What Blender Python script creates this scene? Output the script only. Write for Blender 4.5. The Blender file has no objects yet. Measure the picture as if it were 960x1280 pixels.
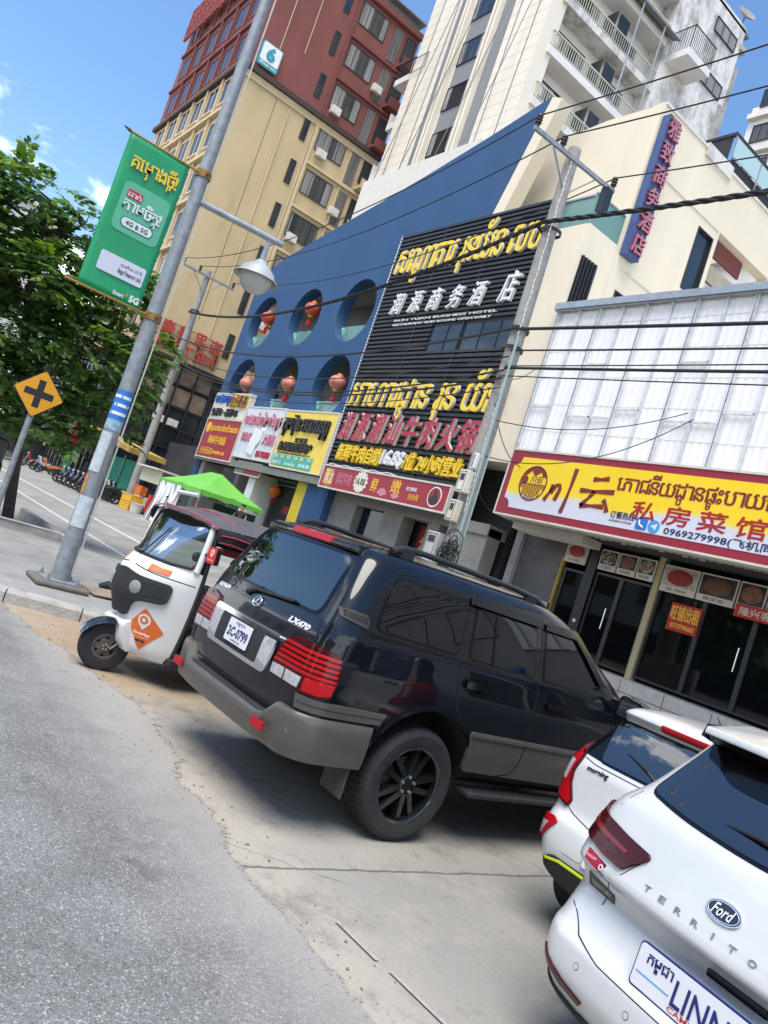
import bpy, bmesh, math, random
from mathutils import Vector, Matrix
from mathutils.geometry import tessellate_polygon
from mathutils.bvhtree import BVHTree
random.seed(7)
R_ = math.radians
scene = bpy.context.scene
COL = scene.collection

# ------------------------------------------------------------------ camera
cam = bpy.data.cameras.new('camera')
cam.sensor_fit = 'VERTICAL'; cam.sensor_height = 36.0
cam.lens = 979.24 / 1280 * 36.0
cam.clip_start = 0.05; cam.clip_end = 2000
cam_o = bpy.data.objects.new('camera', cam); COL.objects.link(cam_o)
cr = Vector((0.56854408, 0.75964388, 0.31575118)); cu = Vector((-0.13711178, -0.29095052, 0.94686227)); cf = Vector((-0.8111461, 0.58162614, 0.06126207))
m3 = Matrix((cr, cu, -cf)).transposed().to_4x4(); m3.translation = Vector((0, 0, 1.85))
cam_o.matrix_world = m3
scene.camera = cam_o

# ------------------------------------------------------------------ light
SUN_AZ = math.atan2(-0.75, 0.50); SUN_EL = R_(66)
world = bpy.data.worlds.new('World'); scene.world = world; world.use_nodes = True
wt = world.node_tree; wt.nodes.clear()
def wn(t, **k):
    n = wt.nodes.new(t)
    for a, b in k.items(): setattr(n, a, b)
    return n
sky = wn('ShaderNodeTexSky'); sky.sky_type = 'NISHITA'; sky.sun_disc = False
sky.sun_elevation = SUN_EL; sky.sun_rotation = math.pi / 2 - SUN_AZ
sky.air_density = 1.0; sky.dust_density = 0.3; sky.ozone_density = 1.0
tc = wn('ShaderNodeTexCoord'); sep = wn('ShaderNodeSeparateXYZ'); wt.links.new(tc.outputs['Generated'], sep.inputs[0])
def wm(op, a, b=None, c=None):
    n = wn('ShaderNodeMath', operation=op)
    for i, v in enumerate((a, b, c)):
        if v is None: continue
        if isinstance(v, (int, float)): n.inputs[i].default_value = v
        else: wt.links.new(v, n.inputs[i])
    return n.outputs[0]
zc = wm('MAXIMUM', sep.outputs[2], 0.0)
den = wm('ADD', zc, 0.32)
comb = wn('ShaderNodeCombineXYZ')
wt.links.new(wm('DIVIDE', sep.outputs[0], den), comb.inputs[0]); wt.links.new(wm('DIVIDE', sep.outputs[1], den), comb.inputs[1])
wt.links.new(wm('MULTIPLY', zc, 1.1), comb.inputs[2])
nz = wn('ShaderNodeTexNoise'); nz.inputs['Scale'].default_value = 1.9; nz.inputs['Detail'].default_value = 9; nz.inputs['Roughness'].default_value = 0.58
wt.links.new(comb.outputs[0], nz.inputs['Vector'])
low = wm('MINIMUM', wm('MULTIPLY', wm('SUBTRACT', 0.325, zc), 2.0), 0.17)      # more cloud towards the horizon
south_ = wn('ShaderNodeMapRange'); south_.inputs['From Min'].default_value = 0.1; south_.inputs['From Max'].default_value = -0.5; south_.inputs['To Max'].default_value = 0.10; wt.links.new(sep.outputs[1], south_.inputs['Value'])
low = wm('ADD', wm('MAXIMUM', low, -0.07), south_.outputs[0])
cm = wm('ADD', nz.outputs[0], low)
ramp = wn('ShaderNodeMapRange'); ramp.interpolation_type = 'SMOOTHSTEP'
ramp.inputs['From Min'].default_value = 0.60; ramp.inputs['From Max'].default_value = 0.68
wt.links.new(cm, ramp.inputs['Value'])
nz2 = wn('ShaderNodeTexNoise'); nz2.inputs['Scale'].default_value = 5.0; nz2.inputs['Detail'].default_value = 6
wt.links.new(comb.outputs[0], nz2.inputs['Vector'])
cc = wn('ShaderNodeMixRGB'); cc.inputs[1].default_value = (6.2, 6.9, 8.0, 1); cc.inputs[2].default_value = (11.0, 11.0, 11.0, 1)
wt.links.new(nz2.outputs[0], cc.inputs[0])
mx = wn('ShaderNodeMixRGB'); wt.links.new(ramp.outputs[0], mx.inputs[0]); hs = wn('ShaderNodeHueSaturation'); hs.inputs['Saturation'].default_value = 1.15; hs.inputs['Value'].default_value = 1.1; wt.links.new(sky.outputs[0], hs.inputs['Color']); wt.links.new(hs.outputs[0], mx.inputs[1]); wt.links.new(cc.outputs[0], mx.inputs[2])
bg = wn('ShaderNodeBackground'); bg.inputs['Strength'].default_value = 0.135
wt.links.new(mx.outputs[0], bg.inputs['Color'])
wo = wn('ShaderNodeOutputWorld'); wt.links.new(bg.outputs[0], wo.inputs['Surface'])
sun = bpy.data.lights.new('sun', 'SUN'); sun.energy = 3.0; sun.angle = R_(42); sun.color = (1.0, 0.95, 0.87)
sun_o = bpy.data.objects.new('sun', sun); COL.objects.link(sun_o)
sd = Vector((math.cos(SUN_AZ) * math.cos(SUN_EL), math.sin(SUN_AZ) * math.cos(SUN_EL), math.sin(SUN_EL)))
sun_o.rotation_euler = sd.to_track_quat('Z', 'Y').to_euler()
scene.view_settings.view_transform = 'Standard'; scene.view_settings.look = 'None'
scene.view_settings.gamma = 1; scene.view_settings.use_curve_mapping = False
scene.view_settings.exposure = 0.86

# ------------------------------------------------------------------ materials
def mat(name, col, rough=0.6, metal=0.0, var=0.0, vscale=3.0, bump=0.0, bscale=40.0, coat=0.0, spec=0.5, col2=None, stain=0.0, stain_col=(0.03, 0.03, 0.028), sscale=0.6, streak=(1, 1, 1), emit=0.0):
    m = bpy.data.materials.new(name); m.use_nodes = True
    nt = m.node_tree; p = nt.nodes['Principled BSDF']
    p.inputs['Base Color'].default_value = (*col, 1); p.inputs['Roughness'].default_value = rough; p.inputs['Metallic'].default_value = metal
    p.inputs['Specular IOR Level'].default_value = spec
    if coat: p.inputs['Coat Weight'].default_value = coat; p.inputs['Coat Roughness'].default_value = 0.04
    if emit: p.inputs['Emission Color'].default_value = (*col, 1); p.inputs['Emission Strength'].default_value = emit
    L = nt.links.new
    if var or bump or stain or col2:
        g = nt.nodes.new('ShaderNodeTexCoord')
        mp = nt.nodes.new('ShaderNodeMapping'); mp.inputs['Scale'].default_value = streak; L(g.outputs['Object'], mp.inputs[0])
    out = None
    if var or col2:
        n = nt.nodes.new('ShaderNodeTexNoise'); n.inputs['Scale'].default_value = vscale; n.inputs['Detail'].default_value = 7; n.inputs['Roughness'].default_value = 0.62
        L(mp.outputs[0], n.inputs['Vector'])
        r = nt.nodes.new('ShaderNodeMapRange'); r.inputs['From Min'].default_value = 0.3; r.inputs['From Max'].default_value = 0.7; L(n.outputs[0], r.inputs['Value'])
        x = nt.nodes.new('ShaderNodeMixRGB')
        a = col; b = col2 or tuple(min(1, c * (1 + var)) for c in col)
        if not col2: a = tuple(c * (1 - var) for c in col)
        x.inputs[1].default_value = (*a, 1); x.inputs[2].default_value = (*b, 1)
        L(r.outputs[0], x.inputs[0]); out = x.outputs[0]
        rr = nt.nodes.new('ShaderNodeMapRange'); rr.inputs['To Min'].default_value = max(0.02, rough - 0.08); rr.inputs['To Max'].default_value = min(1, rough + 0.1)
        L(n.outputs[0], rr.inputs['Value']); L(rr.outputs[0], p.inputs['Roughness'])
    if stain:
        n = nt.nodes.new('ShaderNodeTexNoise'); n.inputs['Scale'].default_value = sscale; n.inputs['Detail'].default_value = 10; n.inputs['Roughness'].default_value = 0.7
        L(mp.outputs[0], n.inputs['Vector'])
        r = nt.nodes.new('ShaderNodeMapRange'); r.inputs['From Min'].default_value = 0.62 - 0.14 * stain; r.inputs['From Max'].default_value = 0.74; L(n.outputs[0], r.inputs['Value'])
        x = nt.nodes.new('ShaderNodeMixRGB'); x.inputs[2].default_value = (*stain_col, 1)
        k = nt.nodes.new('ShaderNodeMath'); k.operation = 'MULTIPLY'; k.inputs[1].default_value = min(1, stain); L(r.outputs[0], k.inputs[0]); L(k.outputs[0], x.inputs[0])
        if out: L(out, x.inputs[1])
        else: x.inputs[1].default_value = (*col, 1)
        out = x.outputs[0]
    if out: L(out, p.inputs['Base Color'])
    if bump:
        n = nt.nodes.new('ShaderNodeTexNoise'); n.inputs['Scale'].default_value = bscale; n.inputs['Detail'].default_value = 5
        L(g.outputs['Object'], n.inputs['Vector'])
        b = nt.nodes.new('ShaderNodeBump'); b.inputs['Strength'].default_value = bump; b.inputs['Distance'].default_value = 0.02; L(n.outputs[0], b.inputs['Height']); L(b.outputs[0], p.inputs['Normal'])
    return m
def glassy(name, col, alpha, rough=0.02, refl=1.0):
    m = bpy.data.materials.new(name); m.use_nodes = True; nt = m.node_tree; nt.nodes.clear()
    o = nt.nodes.new('ShaderNodeOutputMaterial'); t = nt.nodes.new('ShaderNodeBsdfTransparent'); t.inputs[0].default_value = (*col, 1)
    g = nt.nodes.new('ShaderNodeBsdfGlossy'); g.inputs['Roughness'].default_value = rough
    f = nt.nodes.new('ShaderNodeFresnel'); f.inputs[0].default_value = 1.5
    d = nt.nodes.new('ShaderNodeBsdfDiffuse'); d.inputs[0].default_value = (*col, 1)
    a = nt.nodes.new('ShaderNodeMixShader'); a.inputs[0].default_value = alpha; nt.links.new(t.outputs[0], a.inputs[1]); nt.links.new(d.outputs[0], a.inputs[2])
    x = nt.nodes.new('ShaderNodeMixShader'); fm = nt.nodes.new('ShaderNodeMath'); fm.operation = 'MULTIPLY'; fm.inputs[1].default_value = refl; nt.links.new(f.outputs[0], fm.inputs[0]); nt.links.new(fm.outputs[0], x.inputs[0]); nt.links.new(a.outputs[0], x.inputs[1]); nt.links.new(g.outputs[0], x.inputs[2])
    nt.links.new(x.outputs[0], o.inputs['Surface'])
    return m
M = {}
def dm(k, *a, **b): M[k] = mat(k, *a, **b)
dm('black', (0.012, 0.012, 0.013), 0.45); dm('matte_black', (0.02, 0.02, 0.021), 0.75, var=0.3); dm('white', (0.72, 0.72, 0.7), 0.5, var=0.08)
dm('dark_metal', (0.05, 0.052, 0.055), 0.4, 0.6); dm('steel', (0.36, 0.38, 0.4), 0.45, 0.75, var=0.2, vscale=6); dm('galvanised', (0.27, 0.295, 0.31), 0.6, 0.35, var=0.25, vscale=9, stain=0.35, sscale=3, stain_col=(0.16, 0.17, 0.18))
dm('chrome', (0.8, 0.8, 0.82), 0.12, 1.0); dm('rubber', (0.022, 0.022, 0.023), 0.8, var=0.25, vscale=12, bump=0.3, bscale=60)
dm('red', (0.55, 0.02, 0.03), 0.45); dm('red_lens', (0.40, 0.004, 0.008), 0.25, coat=0.35, spec=0.2); dm('dark_red_lens', (0.05, 0.002, 0.004), 0.2, coat=0.3, spec=0.2); dm('clear_lens', (0.42, 0.42, 0.43), 0.25, 0.0, coat=0.6, var=0.25, vscale=25); dm('amber_lens', (0.65, 0.16, 0.02), 0.2, coat=1.0)
dm('yellow', (0.85, 0.55, 0.02), 0.45); dm('lemon', (0.80, 0.55, 0.025), 0.5); dm('lime', (0.75, 0.85, 0.02), 0.5); dm('blue', (0.02, 0.09, 0.42), 0.5); dm('navy', (0.012, 0.018, 0.09), 0.4)
dm('maroon', (0.28, 0.012, 0.03), 0.5, var=0.06); dm('teal', (0.01, 0.42, 0.36), 0.5); dm('gold', (0.75, 0.42, 0.03), 0.45); dm('pink', (0.55, 0.2, 0.27), 0.5); dm('crimson', (0.42, 0.012, 0.05), 0.5); dm('orange', (0.72, 0.16, 0.025), 0.5); dm('silver_text', (0.5, 0.5, 0.5), 0.35, 0.7)
dm('wood', (0.16, 0.11, 0.075), 0.8, var=0.35, vscale=6, streak=(1, 8, 1)); dm('cardboard', (0.30, 0.22, 0.15), 0.85, var=0.25, vscale=8); dm('concrete_pole', (0.30, 0.285, 0.26), 0.85, var=0.25, vscale=4, bump=0.4, stain=0.6, sscale=2, stain_col=(0.1, 0.09, 0.08))
dm('cable', (0.008, 0.008, 0.009), 0.55); dm('skin', (0.42, 0.24, 0.17), 0.5)
M['tint'] = mat('tinted_glass', (0.003, 0.004, 0.006), 0.012, spec=0.62); M['window'] = mat('window_glass', (0.02, 0.026, 0.03), 0.05, spec=0.8, var=0.4, vscale=0.8)
M['clear_glass'] = glassy('clear_glass', (0.74, 0.84, 0.82), 0.04, 0.02, 0.4); M['tint_rear'] = mat('tinted_rear_glass', (0.003, 0.004, 0.006), 0.012, spec=0.5); M['tint_rear'].node_tree.nodes['Principled BSDF'].inputs['IOR'].default_value = 2.3; M['teal_glass'] = glassy('teal_glass', (0.34, 0.60, 0.52), 0.45, 0.05); M['shop_glass'] = glassy('shop_glass', (0.22, 0.28, 0.30), 0.12); M['plastic_sheet'] = glassy('plastic_sheet', (0.72, 0.75, 0.77), 0.55, 0.25)

# ------------------------------------------------------------------ mesh helpers
class Fr:
    """A flat frame: origin, right, up; normal = right x up."""
    def __init__(s, o, r, u): s.o = Vector(o); s.r = Vector(r).normalized(); s.u = Vector(u).normalized(); s.n = s.r.cross(s.u)
    def p(s, a, b, c=0.0): return s.o + s.r * a + s.u * b + s.n * c
def south(y): return Fr((0, y, 0), (1, 0, 0), (0, 0, 1))          # faces the street
def east(x): return Fr((x, 0, 0), (0, 1, 0), (0, 0, 1))
class MB:
    def __init__(s): s.v = []; s.f = []; s.mi = []; s.m = 0
    def add(s, vs, fs):
        b = len(s.v); s.v += [tuple(v) for v in vs]; s.f += [tuple(i + b for i in f) for f in fs]; s.mi += [s.m] * len(fs); return s
    def box(s, x0, x1, y0, y1, z0, z1, T=None):
        vs = [(x, y, z) for x in (x0, x1) for y in (y0, y1) for z in (z0, z1)]
        if T: vs = [T @ Vector(v) for v in vs]
        return s.add(vs, [(0, 1, 3, 2), (4, 6, 7, 5), (0, 4, 5, 1), (2, 3, 7, 6), (0, 2, 6, 4), (1, 5, 7, 3)])
    def fbox(s, F, a0, a1, b0, b1, c0, c1):
        vs = [F.p(a, b, c) for a in (a0, a1) for b in (b0, b1) for c in (c0, c1)]
        return s.add(vs, [(0, 1, 3, 2), (4, 6, 7, 5), (0, 4, 5, 1), (2, 3, 7, 6), (0, 2, 6, 4), (1, 5, 7, 3)])
    def frame(s, F, a0, a1, b0, b1, w, c0, c1):
        s.fbox(F, a0, a1, b0, b0 + w, c0, c1); s.fbox(F, a0, a1, b1 - w, b1, c0, c1)
        s.fbox(F, a0, a0 + w, b0 + w, b1 - w, c0, c1); return s.fbox(F, a1 - w, a1, b0 + w, b1 - w, c0, c1)
    def tube(s, pts, r, n=8, caps=True):
        pts = [Vector(p) for p in pts]; rs = r if isinstance(r, (list, tuple)) else [r] * len(pts); vs = []; fs = []
        up = None
        for i, p in enumerate(pts):
            d = (pts[min(i + 1, len(pts) - 1)] - pts[max(i - 1, 0)])
            if d.length < 1e-9: d = Vector((0, 0, 1))
            d.normalize()
            if up is None: a = d.orthogonal().normalized()
            else:
                a = up - d * up.dot(d)
                a = a.normalized() if a.length > 1e-6 else d.orthogonal().normalized()
            up = a; b = d.cross(a)
            vs += [p + (a * math.cos(t) + b * math.sin(t)) * rs[i] for t in (2 * math.pi * k / n for k in range(n))]
        for i in range(len(pts) - 1):
            for k in range(n): fs.append((i * n + k, i * n + (k + 1) % n, (i + 1) * n + (k + 1) % n, (i + 1) * n + k))
        if caps: fs.append(tuple(range(n - 1, -1, -1))); fs.append(tuple((len(pts) - 1) * n + k for k in range(n)))
        return s.add(vs, fs)
    def lathe(s, prof, n=32, F=None, ang=2 * math.pi):
        """prof: (radius, height along the frame's normal); spun round the frame's normal."""
        F = F or Fr((0, 0, 0), (1, 0, 0), (0, 1, 0)); vs = []; fs = []; k = len(prof)
        for i in range(n):
            t = ang * i / n
            vs += [F.p(r * math.cos(t), r * math.sin(t), h) for r, h in prof]
        for i in range(n):
            j = (i + 1) % n
            for q in range(k - 1): fs.append((i * k + q, j * k + q, j * k + q + 1, i * k + q + 1))
        return s.add(vs, fs)
    def prism(s, F, loops, c0, c1):
        """Extrude a polygon (with optional holes) lying in frame F from c0 to c1."""
        if not isinstance(loops[0][0], (list, tuple)): loops = [loops]
        tri = tessellate_polygon([[Vector((a, b, 0)) for a, b in l] for l in loops])
        flat = [p for l in loops for p in l]; n = len(flat)
        vs = [F.p(a, b, c1) for a, b in flat] + [F.p(a, b, c0) for a, b in flat]
        fs = [tuple(t) for t in tri] + [tuple(i + n for i in reversed(t)) for t in tri]
        b = 0
        for l in loops:
            for i in range(len(l)):
                j = (i + 1) % len(l); fs.append((b + i, b + j, n + b + j, n + b + i))
            b += len(l)
        return s.add(vs, fs)
    def sphere(s, c, r, n=12, sc=(1, 1, 1)):
        prof = [(r * math.sin(math.pi * i / n), -r * math.cos(math.pi * i / n)) for i in range(n + 1)]
        c = Vector(c); vs = []; fs = []; k = n + 1; N = 2 * n
        for i in range(N):
            t = 2 * math.pi * i / N
            vs += [c + Vector((p * math.cos(t) * sc[0], p * math.sin(t) * sc[1], h * sc[2])) for p, h in prof]
        for i in range(N):
            j = (i + 1) % N
            for q in range(k - 1): fs.append((i * k + q, j * k + q, j * k + q + 1, i * k + q + 1))
        return s.add(vs, fs)
    def build(s, name, m, parent=None, smooth=None, bevel=0.0, T=None, weld=True):
        me = bpy.data.meshes.new(name); me.from_pydata(s.v, [], s.f)
        for x in (m if isinstance(m, (list, tuple)) else [m]): me.materials.append(M[x] if isinstance(x, str) else x)
        for p, i in zip(me.polygons, s.mi): p.material_index = i
        bm = bmesh.new(); bm.from_mesh(me)
        if weld: bmesh.ops.remove_doubles(bm, verts=bm.verts, dist=1e-5)
        bmesh.ops.recalc_face_normals(bm, faces=bm.faces)
        if bevel:
            es = [e for e in bm.edges if len(e.link_faces) == 2 and e.calc_face_angle(0) > 0.5]
            bmesh.ops.bevel(bm, geom=es, offset=bevel, segments=2, profile=0.5, affect='EDGES', clamp_overlap=True)
        if T is not None: bmesh.ops.transform(bm, matrix=T, verts=bm.verts)
        bm.to_mesh(me); bm.free()
        if smooth:
            for p in me.polygons: p.use_smooth = True
            me.set_sharp_from_angle(angle=R_(smooth))
        me.update()
        o = bpy.data.objects.new(name, me); COL.objects.link(o)
        if parent: o.parent = parent
        return o
def tag(o, label, cat=None, group=None, kind=None):
    if label: o['label'] = label
    if cat: o['category'] = cat
    if group: o['group'] = group
    if kind: o['kind'] = kind
    return o
def thing(name, label, cat, loc=(0, 0, 0), rz=0.0, group=None):
    """An Empty at a thing's base. Parts of things placed at the origin are modelled in world coordinates."""
    o = bpy.data.objects.new(name, None); COL.objects.link(o); o.empty_display_size = 0.2
    o.location = loc; o.rotation_euler = (0, 0, rz); return tag(o, label, cat, group)
def struct(o): o['kind'] = 'structure'; return o
def copy_tree(o, parent=None):
    c = o.copy(); COL.objects.link(c)
    if parent: c.parent = parent
    for ch in list(o.children): copy_tree(ch, c)
    return c
def arc(cx, cy, r, a0, a1, n, ry=None):
    ry = ry or r
    return [(cx + r * math.cos(R_(a0 + (a1 - a0) * i / n)), cy + ry * math.sin(R_(a0 + (a1 - a0) * i / n))) for i in range(n + 1)]
def circle(cx, cy, r, n=32, ry=None): return arc(cx, cy, r, 0, 360, n, ry)[:-1]
def rrect(a0, a1, b0, b1, r, n=5):
    return arc(a1 - r, b0 + r, r, -90, 0, n) + arc(a1 - r, b1 - r, r, 0, 90, n) + arc(a0 + r, b1 - r, r, 90, 180, n) + arc(a0 + r, b0 + r, r, 180, 270, n)
def fillet(poly, r, n=4):
    """Round the corners of a polygon; r may be a list."""
    out = []; N = len(poly)
    for i in range(N):
        p = Vector(poly[i]); a = Vector(poly[i - 1]) - p; b = Vector(poly[(i + 1) % N]) - p
        q = r[i] if isinstance(r, (list, tuple)) else r
        q = min(q, a.length * 0.45, b.length * 0.45)
        if q < 1e-5: out.append(tuple(p)); continue
        A = p + a.normalized() * q; B = p + b.normalized() * q
        for k in range(n + 1):
            t = k / n; out.append(tuple(A * (1 - t) ** 2 + p * (2 * t * (1 - t)) + B * t * t))
    return out

# ------------------------------------------------------------------ lettering
CJK = lambda s: any(ord(c) > 0x2e80 for c in s)
ABOVE = set('ិីឹឺ័៉៊់៍៌៎៏ំ'); BELOW = set('ុូួ'); PRE = {'េ': '', 'ែ': '', 'ៃ': '', 'ោ': 'ា', 'ៅ': 'ា'}
_glyph = {}
def raw_text(s, bold=0.0):
    k = (s, bold)
    if k in _glyph: return _glyph[k]
    c = bpy.data.curves.new('lettering', 'FONT'); c.body = s; c.resolution_u = 2; c.offset = bold; c.fill_mode = 'FRONT'
    o = bpy.data.objects.new('lettering', c); COL.objects.link(o)
    dg = bpy.context.evaluated_depsgraph_get(); me = bpy.data.meshes.new_from_object(o.evaluated_get(dg))
    vs = [(v.co.x, v.co.y) for v in me.vertices]; fs = [tuple(p.vertices) for p in me.polygons]
    bpy.data.objects.remove(o); bpy.data.curves.remove(c); bpy.data.meshes.remove(me)
    _glyph[k] = (vs, fs); return _glyph[k]
def khmer(s, bold=0.0):
    """Own layout of Khmer clusters: vowels written before, marks above and below, subscripts under their base."""
    cl = []; i = 0
    while i < len(s):
        c = s[i]
        if c == '្' and i + 1 < len(s) and cl: cl[-1]['sub'].append(s[i + 1]); i += 2; continue
        if (c in ABOVE or c in BELOW) and cl: cl[-1]['mark'].append(c); i += 1; continue
        if c in PRE and cl: cl[-1]['pre'] = 'េ' if c in 'ោៅ' else c; cl[-1]['post'] = PRE[c]; i += 1; continue
        cl.append({'b': c, 'sub': [], 'mark': [], 'pre': '', 'post': ''}); i += 1
    V = []; F = []; x = 0.0
    def put(ch, ox, oy=0.0, k=1.0, centre=None):
        vs, fs = raw_text(ch, bold)
        if not vs: return ox + 0.3
        a = min(v[0] for v in vs); b = max(v[0] for v in vs)
        dx = (centre - (a + b) / 2 * k) if centre is not None else ox - a * k
        n = len(V); V.extend((v[0] * k + dx, v[1] * k + oy) for v in vs); F.extend(tuple(i + n for i in f) for f in fs)
        return b * k + dx
    for c in cl:
        if c['b'] == ' ': x += 0.28; continue
        if c['pre']: x = put(c['pre'], x) + 0.04
        x0 = x; x = put(c['b'], x); mid = (x0 + x) / 2; low = -0.30
        for q in c['sub']: put(q, 0, low, 0.5, mid); low -= 0.3
        for q in c['mark']: put(q, 0, 0.0, 1.0, mid)
        x += 0.05
        if c['post']: x = put(c['post'], x) + 0.05
    return V, F
def lettering(name, s, F, a0, a1, b0, b1, m, parent, depth=0.03, c0=0.0, bold=0.012, shear=0.0, back=None, ref=None):
    """Letters filling a box of frame F, as solid letters standing `depth` proud of c0."""
    kh = any('\u1780' <= c <= '\u17ff' for c in s); heavy = 0.0
    if kh or CJK(s): heavy = min(bold, 0.018); bold = 0.0
    vs, fs = khmer(s, bold) if kh else raw_text(s, bold)
    if not vs: return None
    vs = [(x + y * shear, y) for x, y in vs]
    xa = min(v[0] for v in vs); xb = max(v[0] for v in vs); ya = min(v[1] for v in vs); yb = max(v[1] for v in vs)
    P = [(a0 + (x - xa) / (xb - xa) * (a1 - a0), b0 + (y - ya) / (yb - ya) * (b1 - b0)) for x, y in vs]
    n = len(P); mb = MB(); P0 = P; e = heavy * (b1 - b0) / max(yb - ya, 1e-6)
    for k, (dx, dy) in enumerate([(0, 0)] + ([(e, 0), (-e, 0), (0, e), (0, -e), (.7 * e, .7 * e), (-.7 * e, -.7 * e)] if heavy > 0.004 else [])):   # heavier strokes
        P = [(a + dx, b + dy) for a, b in P0]; _solid(mb, F, P, fs, c0, depth - 0.0004 * k, back)
    return MB.build(mb, name, [m, back] if back is not None else m, parent, weld=False)
def _solid(mb, F, P, fs, c0, depth, back):
    n = len(P); mb.m = 0; base0 = len(mb.v); mb.add([F.p(a, b, c0 + depth) for a, b in P], fs)
    if depth > 0.004:
        cnt = {}
        for f in fs:
            for i in range(len(f)):
                e = (f[i], f[(i + 1) % len(f)]); cnt[e] = cnt.get(e, 0) + 1
        bd = [e for e in cnt if (e[1], e[0]) not in cnt]
        if back is not None: mb.m = 1
        base = len(mb.v); mb.v += [tuple(F.p(a, b, c0)) for a, b in P]
        for i, j in bd: mb.f.append((base0 + j, base0 + i, base + i, base + j)); mb.mi.append(mb.m)
# ------------------------------------------------------------------ ground
def gz(y):
    t = min(1, max(0, (y - 6) / 7)); return 0.4 * t * t * (3 - 2 * t)
def ground_material():
    m = bpy.data.materials.new('street_concrete'); m.use_nodes = True; nt = m.node_tree; p = nt.nodes['Principled BSDF']; L = nt.links.new
    g = nt.nodes.new('ShaderNodeTexCoord'); sx = nt.nodes.new('ShaderNodeSeparateXYZ'); L(g.outputs['Object'], sx.inputs[0])
    def noise(s, d=6, r=0.6, v=None):
        n = nt.nodes.new('ShaderNodeTexNoise'); n.inputs['Scale'].default_value = s; n.inputs['Detail'].default_value = d; n.inputs['Roughness'].default_value = r
        L(v or g.outputs['Object'], n.inputs['Vector']); return n.outputs[0]
    def mr(v, a, b, c=0.0, d=1.0):
        n = nt.nodes.new('ShaderNodeMapRange'); n.interpolation_type = 'SMOOTHSTEP'
        for i, q in zip(('From Min', 'From Max', 'To Min', 'To Max'), (a, b, c, d)): n.inputs[i].default_value = q
        L(v, n.inputs['Value']); return n.outputs[0]
    def ma(op, a, b):
        n = nt.nodes.new('ShaderNodeMath'); n.operation = op
        for i, v in enumerate((a, b)):
            if isinstance(v, (int, float)): n.inputs[i].default_value = v
            else: L(v, n.inputs[i])
        return n.outputs[0]
    def mix(f, a, b):
        n = nt.nodes.new('ShaderNodeMixRGB')
        for i, v in ((0, f), (1, a), (2, b)):
            if isinstance(v, tuple): n.inputs[i].default_value = (*v, 1)
            elif isinstance(v, (int, float)): n.inputs[i].default_value = v
            else: L(v, n.inputs[i])
        return n.outputs[0]
    big = noise(0.5, 8); mid = noise(2.6, 9, 0.7); fine = noise(38, 5, 0.7)
    base = mix(mr(big, 0.35, 0.65), (0.25, 0.235, 0.205), (0.315, 0.295, 0.26))
    base = mix(ma('MULTIPLY', mr(mid, 0.5, 0.75), 0.5), base, (0.19, 0.185, 0.175))
    # bay of smoother grey concrete east of the joint at x = -3.7
    jx = ma('ADD', sx.outputs[0], ma('MULTIPLY', mid, 0.10))
    bay = ma('MULTIPLY', mr(jx, -3.70, -3.62), mr(sx.outputs[1], 12, 11))
    base = mix(ma('MULTIPLY', bay, 0.7), base, mix(mr(mid, 0.3, 0.7), (0.225, 0.222, 0.20), (0.285, 0.275, 0.245)))
    # blown dust and sand: along the ragged asphalt edge and in the gutter by the kerb
    yy = ma('ADD', sx.outputs[1], ma('MULTIPLY', ma('SUBTRACT', mid, 0.5), 0.9))
    edge = ma('MULTIPLY', mr(yy, 3.35, 2.45), 0.85)
    base = mix(edge, base, mix(fine, (0.36, 0.315, 0.255), (0.44, 0.395, 0.33)))
    xx = ma('ADD', sx.outputs[0], ma('MULTIPLY', ma('SUBTRACT', mid, 0.5), 1.4))
    gut = ma('MULTIPLY', mr(xx, -6.1, -7.3), mr(yy, 4.6, 3.3))
    base = mix(ma('MULTIPLY', gut, 0.9), base, mix(mid, (0.27, 0.19, 0.115), (0.37, 0.275, 0.18)))
    # oil and tyre stains under the parked cars
    st = ma('MULTIPLY', mr(noise(1.3, 10, 0.78), 0.50, 0.66), mr(sx.outputs[0], -9.0, -7.0))
    base = mix(ma('MULTIPLY', st, 0.6), base, (0.13, 0.112, 0.092))
    # the carriageway: worn grey
    rd = ma('MULTIPLY', mr(sx.outputs[0], -16.9, -17.1), mr(sx.outputs[1], 12.2, 11.9))
    base = mix(ma('MULTIPLY', rd, 0.7), base, mix(mr(big, 0.35, 0.65), (0.20, 0.20, 0.195), (0.245, 0.24, 0.23)))
    sp_ = mr(noise(3.4, 10, 0.82), 0.56, 0.70)
    base = mix(ma('MULTIPLY', sp_, 0.7), base, (0.15, 0.132, 0.108))
    du = mr(noise(0.9, 9, 0.72), 0.48, 0.64)
    base = mix(ma('MULTIPLY', du, 0.6), base, (0.385, 0.34, 0.275))
    pit = mr(noise(14, 6, 0.75), 0.60, 0.72)
    base = mix(ma('MULTIPLY', pit, 0.5), base, (0.13, 0.12, 0.105))
    base = mix(ma('MULTIPLY', mr(fine, 0.45, 0.75), 0.4), base, (0.15, 0.145, 0.135))
    # hairline cracks and slab joints
    w = nt.nodes.new('ShaderNodeTexVoronoi'); w.feature = 'DISTANCE_TO_EDGE'; w.inputs['Scale'].default_value = 0.33
    wv = nt.nodes.new('ShaderNodeMixRGB'); wv.inputs[0].default_value = 0.12; L(g.outputs['Object'], wv.inputs[1])
    nn = nt.nodes.new('ShaderNodeTexNoise'); nn.inputs['Scale'].default_value = 2.2; nn.inputs['Detail'].default_value = 8; L(g.outputs['Object'], nn.inputs['Vector']); L(nn.outputs['Color'], wv.inputs[2])
    L(wv.outputs[0], w.inputs['Vector'])
    crack = ma('MULTIPLY', mr(w.outputs['Distance'], 0.005, 0.001), mr(noise(0.7, 3), 0.54, 0.64))
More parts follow.
